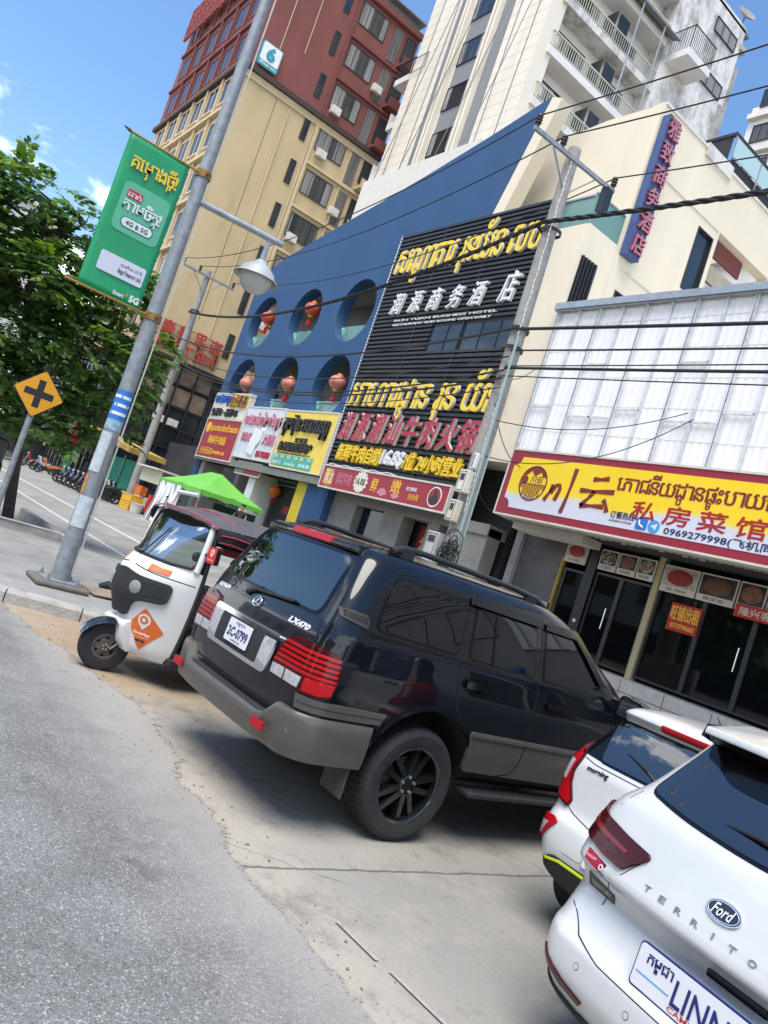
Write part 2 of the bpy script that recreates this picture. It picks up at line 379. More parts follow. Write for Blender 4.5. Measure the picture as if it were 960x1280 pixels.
    joint = mr(ma('ABSOLUTE', ma('ADD', jx, 3.66), 0), 0.018, 0.004)
    base = mix(ma('MULTIPLY', ma('MAXIMUM', crack, joint), 0.75), base, (0.07, 0.066, 0.06))
    L(base, p.inputs['Base Color']); p.inputs['Roughness'].default_value = 0.9; p.inputs['Specular IOR Level'].default_value = 0.3
    b = nt.nodes.new('ShaderNodeBump'); b.inputs['Strength'].default_value = 0.5; b.inputs['Distance'].default_value = 0.012
    L(ma('ADD', ma('ADD', ma('MULTIPLY', fine, 0.5), mid), ma('MULTIPLY', ma('MAXIMUM', crack, joint), -1.2)), b.inputs['Height']); L(b.outputs[0], p.inputs['Normal'])
    return m
def asphalt_material():
    m = bpy.data.materials.new('asphalt'); m.use_nodes = True; nt = m.node_tree; p = nt.nodes['Principled BSDF']; L = nt.links.new
    g = nt.nodes.new('ShaderNodeTexCoord')
    v = nt.nodes.new('ShaderNodeTexVoronoi'); v.inputs['Scale'].default_value = 135; L(g.outputs['Object'], v.inputs['Vector'])
    s = nt.nodes.new('ShaderNodeSeparateColor'); L(v.outputs['Color'], s.inputs[0])
    r = nt.nodes.new('ShaderNodeValToRGB'); e = r.color_ramp.elements
    e[0].position = 0; e[0].color = (0.07, 0.07, 0.07, 1); e[1].position = 1; e[1].color = (0.46, 0.445, 0.42, 1)
    for pos, c in ((0.06, 0.145), (0.5, 0.185), (0.82, 0.23), (0.95, 0.30)):
        q = e.new(pos); q.color = (c, c * 0.985, c * 0.955, 1)
    L(s.outputs[0], r.inputs[0])
    n = nt.nodes.new('ShaderNodeTexNoise'); n.inputs['Scale'].default_value = 1.3; n.inputs['Detail'].default_value = 9; n.inputs['Roughness'].default_value = 0.7; L(g.outputs['Object'], n.inputs['Vector'])
    k = nt.nodes.new('ShaderNodeMapRange'); k.inputs['From Min'].default_value = 0.3; k.inputs['From Max'].default_value = 0.7; k.inputs['To Min'].default_value = 0.66; k.inputs['To Max'].default_value = 1.14; L(n.outputs[0], k.inputs['Value'])
    x = nt.nodes.new('ShaderNodeMixRGB'); x.blend_type = 'MULTIPLY'; x.inputs[0].default_value = 1; L(r.outputs[0], x.inputs[1]); L(k.outputs[0], x.inputs[2])
    # dark spots of oil and old patches
    o = nt.nodes.new('ShaderNodeTexNoise'); o.inputs['Scale'].default_value = 2.3; o.inputs['Detail'].default_value = 4; L(g.outputs['Object'], o.inputs['Vector'])
    oo = nt.nodes.new('ShaderNodeMapRange'); oo.inputs['From Min'].default_value = 0.68; oo.inputs['From Max'].default_value = 0.72; oo.inputs['To Max'].default_value = 0.45; L(o.outputs[0], oo.inputs['Value'])
    ox = nt.nodes.new('ShaderNodeMixRGB'); L(oo.outputs[0], ox.inputs[0]); L(x.outputs[0], ox.inputs[1]); ox.inputs[2].default_value = (0.07, 0.068, 0.064, 1); x = ox
    # dust towards the edge
    sx = nt.nodes.new('ShaderNodeSeparateXYZ'); L(g.outputs['Object'], sx.inputs[0])
    a = nt.nodes.new('ShaderNodeMath'); a.operation = 'MULTIPLY_ADD'; a.inputs[1].default_value = 0.9; L(n.outputs[0], a.inputs[0]); L(sx.outputs[1], a.inputs[2])
    d = nt.nodes.new('ShaderNodeMapRange'); d.interpolation_type = 'SMOOTHSTEP'; d.inputs['From Min'].default_value = 2.1; d.inputs['From Max'].default_value = 3.2; d.inputs['To Max'].default_value = 0.75; L(a.outputs[0], d.inputs['Value'])
    y = nt.nodes.new('ShaderNodeMixRGB'); L(d.outputs[0], y.inputs[0]); L(x.outputs[0], y.inputs[1]); y.inputs[2].default_value = (0.36, 0.335, 0.30, 1)
    L(y.outputs[0], p.inputs['Base Color']); p.inputs['Roughness'].default_value = 0.88
    # crumbling edge: the surfacing stops where y passes a wandering line
    def ma(op, a_, b_, c_=None):
        q = nt.nodes.new('ShaderNodeMath'); q.operation = op
        for i, v_ in enumerate((a_, b_, c_)):
            if v_ is None: continue
            if isinstance(v_, (int, float)): q.inputs[i].default_value = v_
            else: L(v_, q.inputs[i])
        return q.outputs[0]
    def nz_(s_, d_=3):
        q = nt.nodes.new('ShaderNodeTexNoise'); q.inputs['Scale'].default_value = s_; q.inputs['Detail'].default_value = d_; q.inputs['Roughness'].default_value = 0.65; L(g.outputs['Object'], q.inputs['Vector']); return q.outputs[0]
    u = ma('DIVIDE', ma('ADD', sx.outputs[0], 6.2), 1.7); bump_ = ma('MULTIPLY', ma('POWER', 2.718, ma('MULTIPLY', ma('MULTIPLY', u, u), -1)), 0.30)
    lft = ma('MULTIPLY', ma('MINIMUM', ma('MAXIMUM', ma('DIVIDE', ma('SUBTRACT', -7.2, sx.outputs[0]), 2.2), 0), 1), -0.24)
    line = ma('ADD', ma('ADD', 2.50, bump_), lft)
    wob = ma('ADD', ma('ADD', ma('MULTIPLY', ma('SUBTRACT', nz_(1.7), 0.5), 0.42), ma('MULTIPLY', ma('SUBTRACT', nz_(9, 5), 0.5), 0.20)), ma('MULTIPLY', ma('SUBTRACT', nz_(70, 2), 0.5), 0.16))
    cut = nt.nodes.new('ShaderNodeMapRange'); cut.inputs['From Min'].default_value = -0.015; cut.inputs['From Max'].default_value = 0.015
    L(ma('SUBTRACT', line, ma('ADD', sx.outputs[1], wob)), cut.inputs['Value']); L(cut.outputs[0], p.inputs['Alpha'])
    b = nt.nodes.new('ShaderNodeBump'); b.inputs['Strength'].default_value = 0.65; b.inputs['Distance'].default_value = 0.006; L(v.outputs['Distance'], b.inputs['Height']); L(b.outputs[0], p.inputs['Normal'])
    return m
M['ground'] = ground_material(); M['asphalt'] = asphalt_material()
ys = [-400, -60, 0, 3, 6, 6.5, 7, 7.5, 8, 8.5, 9, 9.5, 10, 10.5, 11, 11.5, 12, 12.5, 13, 16, 60, 400]; xs = [-900, -200, -60, -20, 0, 20, 60, 400]
g = MB(); g.add([(x, y, gz(y)) for x in xs for y in ys], [(i * len(ys) + j, (i + 1) * len(ys) + j, (i + 1) * len(ys) + j + 1, i * len(ys) + j + 1) for i in range(len(xs) - 1) for j in range(len(ys) - 1)])
struct(g.build('ground', 'ground', smooth=60))
# asphalt lane with a ragged edge
rr = random.Random(3)
g = MB(); g.add([(-60, -12, 0.006), (40, -12, 0.006), (40, 3.3, 0.006), (-60, 3.3, 0.006)], [(0, 1, 2, 3)])
struct(g.build('asphalt_road', 'asphalt'))
def strip(pts, w, z=0.006):
    mb = MB(); vs = []
    for i, (x, y) in enumerate(pts):
        d = Vector(pts[min(i + 1, len(pts) - 1)]) - Vector(pts[max(i - 1, 0)]); n = Vector((-d.y, d.x)).normalized() * w / 2
        vs += [(x + n.x, y + n.y, gz(y + n.y) + z), (x - n.x, y - n.y, gz(y - n.y) + z)]
    return mb.add(vs, [(2 * i, 2 * i + 1, 2 * i + 3, 2 * i + 2) for i in range(len(pts) - 1)])
M['road_paint'] = mat('road_paint', (0.62, 0.62, 0.6), 0.7, col2=(0.36, 0.355, 0.345), vscale=14)
struct(strip([(x, 8.35) for x in range(-110, -18, 4)], 0.16).build('road_line', 'road_paint'))
struct(strip([(x, 6.58) for x in range(-110, -6, 4)], 0.16).build('road_line', 'road_paint'))
M['faint_paint'] = mat('worn_paint', (0.40, 0.40, 0.385), 0.8, col2=(0.25, 0.245, 0.235), vscale=22)
struct(strip([(-3.15 + 0.16 * i + 0.02 * math.sin(i * 7), 2.80 + 0.012 * i) for i in range(3)], 0.025, 0.011).build('road_line', 'faint_paint')); struct(strip([(-2.72 + 0.16 * i, 2.84 + 0.012 * i) for i in range(4)], 0.02, 0.011).build('road_line', 'faint_paint'))
# pavement island with its kerb
kerb = [(-9.30, 5.6), (-9.33, 4.4), (-9.40, 3.9), (-9.62, 3.1), (-9.86, 2.25), (-10.1, 1.55), (-10.6, 1.0), (-11.4, 0.75)]
g = MB(); g.prism(Fr((0, 0, 0), (1, 0, 0), (0, 1, 0)), [(-17.2, 0.75), (-11.4, 0.75)] + [(x - 0.28, y) for x, y in kerb[::-1][1:]] + [(-16.4, 6.1), (-16.9, 5.0)], 0.0, 0.125)
M['pavement'] = mat('pavement_concrete', (0.25, 0.245, 0.23), 0.9, var=0.2, vscale=2.2, bump=0.4, bscale=50, stain=0.7, sscale=1.3, stain_col=(0.14, 0.135, 0.125))
struct(g.build('pavement', 'pavement'))
M['kerb'] = mat('kerb_concrete', (0.37, 0.355, 0.32), 0.9, var=0.22, vscale=3, bump=0.6, bscale=30, stain=0.8, sscale=2.5, stain_col=(0.11, 0.10, 0.09))
g = MB()
outl = []
for i in range(len(kerb) - 1):
    a = Vector(kerb[i]); b = Vector(kerb[i + 1]); n = max(1, int((b - a).length / 0.9))
    outl += [a.lerp(b, k / n) for k in range(n)]
outl.append(Vector(kerb[-1]))
for i in range(len(outl) - 1):
    a, b = outl[i], outl[i + 1]; d = (b - a).normalized(); n = Vector((d.y, -d.x)); n = n if n.x < 0 else -n
    a2 = a + d * 0.008; b2 = b - d * 0.008; t = 0.145 + rr.uniform(-0.008, 0.008)
    prof = [(0.0, 0.0), (0.012, t - 0.03), (0.04, t), (0.30, t), (0.30, 0.0)]
    vs = [(q.x + n.x * u, q.y + n.y * u, z) for q in (a2, b2) for u, z in prof]
    g.add(vs, [(0, 1, 6, 5), (1, 2, 7, 6), (2, 3, 8, 7), (3, 4, 9, 8), (0, 4, 3, 2, 1), (5, 6, 7, 8, 9)])
struct(g.build('kerb', 'kerb'))
g = MB(); g.box(-18.3, -17.1, 3.1, 3.25, 0, 0.3); g.box(-17.25, -17.1, 3.25, 4.55, 0, 0.3); g.box(-21.5, -17.1, 4.55, 4.7, 0, 0.28)
struct(g.build('tree_pit_kerb', 'kerb', bevel=0.02))

# ------------------------------------------------------------------ building materials
M['blue_wall'] = mat('blue_render', (0.017, 0.064, 0.155), 0.8, col2=(0.023, 0.080, 0.185), vscale=0.7, bump=0.15, bscale=30, stain=0.55, sscale=0.6, stain_col=(0.040, 0.075, 0.14), streak=(1, 1, 0.25))
M['cream_wall'] = mat('cream_render', (0.70, 0.62, 0.47), 0.8, var=0.06, vscale=0.6, bump=0.12, bscale=25, stain=0.22, sscale=0.35, stain_col=(0.42, 0.35, 0.25), streak=(1, 1, 0.3))
M['louvre'] = mat('black_louvre', (0.022, 0.024, 0.027), 0.55, var=0.35, vscale=3); M['louvre_back'] = mat('louvre_back', (0.03, 0.036, 0.042), 0.6, var=0.5, vscale=0.4)
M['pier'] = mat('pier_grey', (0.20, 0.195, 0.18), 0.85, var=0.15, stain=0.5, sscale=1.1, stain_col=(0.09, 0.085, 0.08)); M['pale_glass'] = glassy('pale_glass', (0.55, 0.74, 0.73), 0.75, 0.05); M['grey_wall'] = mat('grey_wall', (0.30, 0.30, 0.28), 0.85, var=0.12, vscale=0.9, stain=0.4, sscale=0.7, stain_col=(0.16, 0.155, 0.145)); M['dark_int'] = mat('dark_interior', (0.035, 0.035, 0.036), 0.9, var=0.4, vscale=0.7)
M['beige_wall'] = mat('beige_render', (0.50, 0.39, 0.22), 0.85, var=0.10, vscale=0.35, bump=0.15, bscale=8, stain=0.6, sscale=0.4, stain_col=(0.27, 0.20, 0.11), streak=(1, 1, 0.4))
M['beige_trim'] = mat('beige_trim', (0.55, 0.44, 0.27), 0.85, var=0.1, vscale=0.5); M['red_wall'] = mat('red_render', (0.19, 0.062, 0.052), 0.85, var=0.15, vscale=0.4, stain=0.5, sscale=0.5, stain_col=(0.13, 0.035, 0.03), streak=(1, 1, 0.4)); M['red_trim'] = mat('red_trim', (0.165, 0.045, 0.038), 0.85, var=0.12)
M['dark_band'] = mat('dark_band', (0.05, 0.03, 0.025), 0.8)
M['tower_wall'] = mat('tower_tile', (0.70, 0.64, 0.53), 0.7, var=0.07, vscale=0.5, stain=0.3, sscale=0.5, stain_col=(0.45, 0.40, 0.31), streak=(1, 1, 0.3)); M['tower_white'] = mat('tower_white', (0.66, 0.63, 0.60), 0.85, var=0.08, vscale=0.6, stain=0.3, sscale=0.4, stain_col=(0.3, 0.28, 0.25))
M['tower_grey'] = mat('tower_grey', (0.20, 0.205, 0.21), 0.8, var=0.08)
M['mould'] = mat('weathered_white', (0.64, 0.62, 0.585), 0.9, var=0.1, vscale=0.8, stain=1.25, sscale=0.75, stain_col=(0.06, 0.055, 0.045), streak=(1, 1, 0.6))
M['curtain'] = mat('curtain', (0.21, 0.205, 0.195), 0.8, var=0.45, vscale=2.6, streak=(1, 3, 0.12))
M['pale_trim'] = mat('pale_trim', (0.60, 0.57, 0.5), 0.8, var=0.1)
M['yellow_rail'] = mat('railing', (0.55, 0.53, 0.42), 0.6)
def window(b, F, a0, a1, c0, c1, frame='dark_metal', kind='window', mull=2, depth=0.12, name='window', curtain=None, w=0.05):
    """frame set into a wall, pane behind it"""
    f = MB(); f.frame(F, a0, a1, c0, c1, w, -depth + 0.02, max(0.025, 0.07 - depth))
    for i in range(1, mull): q = a0 + (a1 - a0) * i / mull; f.fbox(F, q - w * 0.4, q + w * 0.4, c0 + w, c1 - w, -depth + 0.03, max(-0.02, 0.05 - depth))
    o = f.build(name, frame, b)
    p = MB(); p.fbox(F, a0 + w, a1 - w, c0 + w, c1 - w, -depth + 0.005, -depth + 0.03); p.build('pane', kind, o)
    if curtain:
        W_ = a1 - a0 - 2 * w; f0 = rr.uniform(0.25, 0.6) * curtain * 1.3; spans = [(0, f0), (1 - rr.uniform(0.2, 0.5) * curtain, 1)]
        for s0, s1 in spans:
            q = MB(); k = max(4, int((s1 - s0) * W_ / 0.09)); b_ = len(q.v)
            for i in range(k + 1): t = a0 + w + W_ * (s0 + (s1 - s0) * i / k); c_ = -depth + 0.032 + 0.014 * (i % 2); q.v += [tuple(F.p(t, c0 + w, c_)), tuple(F.p(t, c1 - w, c_))]
            q.f += [(b_ + 2 * i, b_ + 2 * i + 2, b_ + 2 * i + 3, b_ + 2 * i + 1) for i in range(k)]; q.mi += [0] * k
            q.build('curtain', 'curtain', o)
    return o

# ------------------------------------------------------------------ the blue and cream hotel
b = thing('hotel_building', 'blue hotel front with round openings beside a black slatted sign wall and cream side walls', 'building', (-29, 16, 0))
def W(o):
    return o
def child(o, b):
    """parent without moving: the part is modelled in world coordinates"""
    o.parent = b; o.matrix_parent_inverse = Matrix.Translation(b.location).inverted(); return o
class Root:
    """things modelled in world coordinates keep their Empty at the base; parts get an inverse offset"""
_build = MB.build
def build_w(self, name, m, parent=None, **k):
    o = _build(self, name, m, None, **k)
    if parent is not None:
        o.parent = parent
        if parent.get('wc'): o.matrix_parent_inverse = Matrix.Translation(parent.location).inverted()
        elif parent.parent is not None and parent.type == 'MESH' and parent.parent.get('wc'): o.matrix_parent_inverse = Matrix.Identity(4)
    return o
MB.build = build_w
b['wc'] = 1
S = south(16.0)
outline = [(-40.29, 0), (-40.27, 13.42), (-39.9, 14.2), (-38.96, 14.85), (-37.4, 15.35), (-35.39, 15.77), (-31.46, 16.54), (-27.08, 17.4), (-23.57, 18.2), (-20.64, 18.95), (-21.2, 16.95), (-21.82, 14.79), (-21.95, 14.3), (-26.3, 14.3), (-26.3, 0), (-28.0, 0), (-28.0, 3.95), (-39.7, 3.95), (-39.7, 0)]
holes = [circle(x, z, 1.43, 40) for x in (-38.0, -33.45, -28.98) for z in (11.66, 8.2)]
w = MB(); w.prism(S, [outline] + [h[::-1] for h in holes], -0.55, 0.0); w.build('front_wall', 'blue_wall', b)
w = MB(); w.prism(S, [(-20.64, 18.95), (-20.1, 18.75), (-21.3, 14.6), (-21.82, 14.79), (-21.2, 16.95)], -0.57, -0.02); w.build('fin_edge', 'cream_wall', b)
# corridor behind the round openings
w = MB(); w.fbox(S, -40.1, -26.4, 0.3, 14.2, -2.6, -2.4); w.fbox(S, -40.1, -26.4, 13.55, 13.75, -2.4, -0.57); w.fbox(S, -40.1, -26.4, 9.9, 10.15, -2.4, -0.57); w.fbox(S, -40.1, -26.4, 6.35, 6.6, -2.4, -0.57)
w.build('corridor', 'grey_wall', b)
for x in (-38.0, -33.45, -28.98):
    for z in (11.66, 8.2):
        c = [(p, q) for p, q in circle(x, z, 1.42, 48) if q <= z - 0.45]; c.sort(key=lambda t: math.atan2(t[1] - z, t[0] - x))
        w = MB(); w.prism(S, c, -0.42, -0.36); w.build('glass_guard', 'teal_glass', b)
        d = MB(); d.fbox(S, x - 1.1, x - 0.3, z - 1.5, z + 0.55, -2.39, -2.33); d.build('corridor_door', 'dark_int', b)
        if x < -33 : 
            d = MB()
            for k in range(4): d.fbox(S, x + 0.1 + 0.22 * k, x + 0.2 + 0.22 * k, z - 1.2, z + 0.2, -1.25, -1.2)
            d.build('corridor_grille', 'white', b)
# louvred sign wall
LV = south(15.8)
w = MB(); w.fbox(LV, -26.85, -18.3, 3.9, 14.62, -0.2, -0.13); w.build('louvre_backing', 'louvre_back', b)
w = MB()
for i in range(56):
    z = 4.85 + i * 0.176
    if 9.55 < z < 10.55: w.fbox(LV, -26.82, -22.9, z, z + 0.085, -0.13, -0.03)
    else: w.fbox(LV, -26.82, -18.32, z, z + 0.095, -0.13, -0.03)
for x in (-26.83, -24.0, -21.2, -18.36): w.fbox(LV, x - 0.03, x + 0.03, 4.8, 14.6, -0.13, -0.05)
w.build('louvre_slats', 'louvre', b)
w = MB()
for i in range(5): w.fbox(LV, -22.8 + i * 0.9, -22.0 + i * 0.9, 9.3, 10.5, -0.125, -0.1)
w.build('glazed_strip', 'window', b)
w = MB(); w.tube([LV.p(-26.86, 4.9 + i * 0.135 / 2, 0.0) for i in range(145)], [0.026 if i % 2 == 0 else 0.006 for i in range(145)], 6); w.build('light_string', 'white', b)
w = MB(); w.tube([LV.p(-26.5 + i * 0.0375, 4.87 + 0.02 * math.sin(i * .25), 0.03) for i in range(121)], [0.024 if i % 2 == 0 else 0.005 for i in range(121)], 6)
w.build('light_string', 'white', b)
K1 = dict(depth=0.11, c0=-0.03, bold=0.010)
lettering('khmer_letters', 'សណ្ឋាគារ រុនយ័ន សប', LV, -26.5, -18.5, 12.4, 14.35, 'lemon', b, shear=0.14, back=M['pale_trim'], **K1)
for i, ch in enumerate('润源商务酒店'): lettering('chinese_letters', ch, LV, -25.85 + i * 1.17 + (0.3 if i == 5 else 0), -25.85 + i * 1.17 + (1.12 if i == 5 else 0.74), 11.1, 11.96 + (0.2 if i == 5 else 0), 'white', b, shear=0.25, depth=0.12, c0=-0.03, bold=0.006)
lettering('small_letters', 'RUN YUAN BUSINESS HOTEL', LV, -25.4, -19.6, 10.80, 10.88, 'white', b, depth=0.04, c0=-0.03, bold=0); lettering('small_letters', 'RESTAURANT AND ROOMS OPEN DAILY', LV, -25.4, -19.8, 10.62, 10.70, 'white', b, depth=0.04, c0=-0.03, bold=0)
lettering('khmer_letters', 'អាហារដ្ឋាន រុន យ័ន', LV, -26.65, -18.0, 6.85, 8.75, 'lemon', b, shear=0.14, back=M['pale_trim'], **K1)
for i, ch in enumerate('润源潮汕牛肉火锅'): lettering('chinese_letters', ch, LV, -26.55 + i * 1.03, -26.55 + i * 1.03 + 0.88, 5.92, 7.02, 'crimson', b, shear=0.22, depth=0.12, c0=-0.03, bold=0.016, back=M['pale_trim'])
lettering('offer_letters', '新鲜牛肉自助', LV, -26.2, -23.25, 5.08, 5.72, 'lemon', b, depth=0.12, c0=-0.03, bold=0.025, shear=0.12)
lettering('price_letters', '16.8$', LV, -23.2, -21.85, 5.08, 5.72, 'white', b, depth=0.12, c0=-0.03, bold=0.03, shear=0.12)
lettering('offer_letters', '/位 24小时营业', LV, -21.8, -18.75, 5.08, 5.72, 'lemon', b, depth=0.12, c0=-0.03, bold=0.025, shear=0.12)
# cream part: lower block, terrace, set-back curved wall, long side wall with openings
E = east(-16.94)
w = MB(); w.box(-26.2, -16.94, 16.02, 17.5, 5.85, 13.6); w.build('cream_front', 'cream_wall', b)
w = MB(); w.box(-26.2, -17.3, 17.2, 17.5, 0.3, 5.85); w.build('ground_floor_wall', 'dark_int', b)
up = [(-23.46, 13.4), (-23.46, 16.1), (-23.28, 17.19), (-22.69, 17.81), (-21.37, 18.4), (-19.21, 18.58), (-16.99, 18.5), (-16.99, 13.4)]
w = MB(); w.prism(south(17.5), up, -0.5, 0.0); w.build('curved_wall', 'cream_wall', b)
side = [(17.5, 5.85), (34, 5.85), (34, 18.55), (17.5, 18.55)]
win = [(17.95, 18.6, 11.1, 12.35), (20.9, 21.85, 13.9, 16.15), (22.1, 25.6, 13.9, 16.55), (27.0, 29.0, 13.9, 16.5)]
w = MB(); w.prism(E, [[(17.51, 5.85), (34, 5.85), (34, 18.55), (17.51, 18.55)]] + [[(a, c), (a, d), (q, d), (q, c)] for a, q, c, d in win], -0.45, 0.0); w.build('side_wall', 'cream_wall', b)
w = MB(); w.box(-40.2, -17.45, 17.0, 33.9, 13.3, 13.45); w.box(-40.2, -30, 20, 20.3, 13.45, 22.4); w.build('roof_slab', 'pale_trim', b)
w = MB()
for z in (16.5, 13.02): w.fbox(E, 18.2, 22.0, z, z + 0.05, 0.0, 0.03)
w.fbox(E, 17.6, 33.9, 18.55, 18.65, -0.45, 0.04); w.build('side_moulding', 'pale_trim', b)
w = MB(); w.fbox(E, 16.12, 16.9, 10.5, 12.6, 0.0, 0.01)
for i in range(5): w.fbox(E, 16.16 + i * 0.15, 16.22 + i * 0.15, 10.5, 12.6, 0.01, 0.06)
w.build('louvred_window', 'black', b)
window(b, E, 17.95, 18.6, 11.1, 12.35, mull=1); window(b, E, 20.9, 21.85, 13.9, 16.15, mull=1)
w = MB(); w.fbox(E, 22.1, 29.0, 13.9, 16.55, -1.6, -1.5); w.fbox(E, 22.1, 25.6, 13.8, 13.9, -1.5, -0.46); w.build('balcony_recess', 'pale_trim', b)
w = MB(); w.fbox(E, 22.3, 24.3, 15.9, 16.5, -0.4, -0.3); w.fbox(E, 22.2, 25.5, 14.9, 14.95, -0.3, -0.25); w.build('balcony_shutter', 'red_trim', b)
ac = MB(); ac.fbox(E, 22.9, 23.7, 14.9, 15.5, -1.45, -1.1); ac.build('air_conditioner_unit', 'white', b, bevel=0.03)
w = MB(); w.fbox(E, 15.98, 17.45, 13.62, 14.55, -0.06, -0.03); w.fbox(south(16.0), -19.2, -16.98, 13.62, 14.5, -0.07, -0.04); w.build('terrace_glass', 'teal_glass', b)
w = MB(); w.fbox(E, 15.98, 17.45, 14.55, 14.6, -0.09, -0.0); w.fbox(south(16.0), -26, -16.98, 14.5, 14.56, -0.09, 0.0); w.build('terrace_rail', 'steel', b)
M['sign_pink'] = mat('sign_pink', (0.40, 0.155, 0.20), 0.5); M['sign_rose'] = mat('sign_rose', (0.22, 0.045, 0.075), 0.5)
sg = thing('vertical_sign', 'tall narrow blue sign with red Chinese characters on the corner of the cream wall', 'sign', (-16.9, 17.95, 13.4)); sg['wc'] = 1
w = MB(); w.fbox(E, 17.62, 18.26, 13.4, 18.15, 0.02, 0.3); w.build('sign_board', mat('sign_blue', (0.05, 0.085, 0.21), 0.5, var=0.15), sg)
for i, ch in enumerate('雅致商务酒店'): lettering('letter', ch, E, 17.66, 18.24, 17.42 - i * 0.78, 18.06 - i * 0.78, M['sign_pink'], sg, depth=0.1, c0=0.3, bold=0.016, back=M['sign_rose'])
w = MB(); w.tube([E.p(18.3, 13.6, 0.05), E.p(18.3, 18.0, 0.05)], 0.03, 6); w.build('bracket', 'dark_metal', sg)
# penthouse on the roof behind the sign
ph = thing('rooftop_terrace', 'black framed rooftop terrace with pale glass railing above the cream wall', 'terrace', (-18, 25, 18.6)); ph['wc'] = 1
w = MB(); w.box(-17.08, -16.96, 21.4, 33, 19.86, 19.98); w.box(-18.6, -17.08, 21.4, 21.52, 19.86, 19.98); w.box(-18.6, -17.1, 21.44, 21.48, 18.66, 19.86); w.build('top_rail', 'matte_black', ph)
w = MB(); w.fbox(east(-17.0), 21.6, 33, 18.66, 19.15, -0.1, -0.05); w.build('dark_wall', 'matte_black', ph)
w = MB(); w.fbox(east(-16.95), 21.5, 33, 19.15, 19.86, -0.05, -0.02); w.build('glass_railing', 'pale_glass', ph)
for y in (21.45, 23.2, 24.9, 26.6, 28.3): w = MB(); w.fbox(east(-16.95), y, y + 0.06, 18.66, 19.86, -0.04, 0.0); w.build('railing_post', 'steel', ph)
w = MB(); w.box(-17.5, -16.86, 20.1, 21.7, 18.3, 18.75); w.build('water_trough', 'mould', ph)

# shopfront under the blue wall
w = MB(); w.fbox(S, -40.1, -26.9, 3.95, 4.25, -1.3, 0.25); w.build('soffit', M['pier'], b)
for x0, x1, m in ((-39.7, -39.2, 'grey_wall'), (-33.6, -32.9, 'white'), (-29.0, -28.1, 'lemon')):
    w = MB(); w.fbox(S, x0, x1, 0.3, 3.95, -1.2, -0.1); w.build('pillar', m if m != 'lemon' else mat('yellow_wall', (0.62, 0.46, 0.03), 0.7, var=0.12), b)
w = MB(); w.fbox(S, -39.2, -33.6, 0.3, 3.9, -2.35, -2.2); w.build('shop_interior', M['pier'], b)
w = MB(); w.fbox(S, -32.9, -29.0, 0.3, 3.9, -1.3, -1.2); w.build('shop_window', 'dark_int', b)
w = MB(); w.frame(S, -32.8, -29.1, 0.4, 3.8, 0.06, -1.2, -1.1); w.build('shop_window_frame', 'steel', b)
lettering('window_letters', '海鲜', S, -31.6, -30.4, 2.5, 2.9, 'red', b, depth=0.01, c0=-1.19)
for i, t in enumerate(('鲜牛肉火锅', '现切现涮', '欢迎光临')): lettering('window_letters', t, S, -32.2, -29.7, 1.75 - i * 0.45, 2.05 - i * 0.45, 'silver_text', b, depth=0.01, c0=-1.19)
# under the black wall: grey piers, dark openings, red panel
for x0, x1 in ((-26.3, -24.6), (-22.8, -21.6), (-20.2, -19.6), (-18.3, -17.3)):
    w = MB(); w.fbox(S, x0, x1, 0.3, 3.85, -0.9, -0.35); w.build('pier', M['pier'], b)
w = MB(); w.fbox(S, -26.2, -17.3, 3.6, 3.95, -1.1, -0.3); w.build('beam', M['pier'], b)
w = MB(); w.fbox(S, -21.3, -20.4, 0.5, 3.5, -1.1, -1.0); w.build('red_door', mat('red_door', (0.2, 0.01, 0.02), 0.5), b)
lettering('door_letters', '福', S, -21.15, -20.55, 2.4, 3.1, 'gold', b, depth=0.01, c0=-1.0)
w = MB(); w.fbox(S, -24.6, -22.8, 0.4, 3.6, -0.8, -0.7); w.build('glass_entrance', mat('blue_black_glass', (0.008, 0.012, 0.03), 0.1), b)

# ------------------------------------------------------------------ signs hung on the hotel
def board(name, label, x0, x1, z0, z1, m, y=15.72, d=0.25, edge='pale_trim', cat='sign'):
    s = thing(name, label, cat, ((x0 + x1) / 2, y, z0)); s['wc'] = 1
    F = south(y); w = MB(); w.fbox(F, x0, x1, z0, z1, -d, 0); w.build('sign_board', m, s)
    w = MB(); w.frame(F, x0 - 0.03, x1 + 0.03, z0 - 0.03, z1 + 0.03, 0.06, -d, 0.025); w.build('frame', edge, s)
    return s, F
M['sign_red'] = mat('sign_red', (0.30, 0.012, 0.028), 0.45, var=0.1); M['sign_cream'] = mat('sign_cream', (0.66, 0.63, 0.52), 0.5, var=0.06); M['sign_silver'] = mat('sign_silver', (0.58, 0.62, 0.66), 0.5, var=0.1); M['sign_yellow'] = mat('sign_yellow', (0.80, 0.58, 0.09), 0.5, var=0.06)
s, F = board('shop_sign', 'cream upper sign with blue and black raised lettering above the red board', -39.75, -35.5, 6.27, 7.6, 'sign_cream')
lettering('khmer_letters', 'ហាងកាហ្វេ', F, -39.6, -37.7, 6.9, 7.52, 'blue', s, 0.08); lettering('chinese_letters', '你好最美', F, -37.6, -35.65, 6.88, 7.5, 'black', s, 0.1, bold=0.03, back=M['gold']); lettering('chinese_letters', '生活年一品鲜 05', F, -39.6, -36.4, 6.36, 6.78, 'black', s, 0.08, bold=0.02)
s, F = board('shop_sign', 'dark red board with gold Khmer and Chinese lettering left of the white sign', -39.85, -35.5, 4.1, 6.2, 'sign_red')
w = MB(); w.lathe([(0.0, 0.0), (0.28, 0.0), (0.28, 0.03), (0, 0.03)], 24, Fr(F.p(-39.35, 5.72, 0), (1, 0, 0), (0, 0, 1))); w.build('round_logo', 'gold', s)
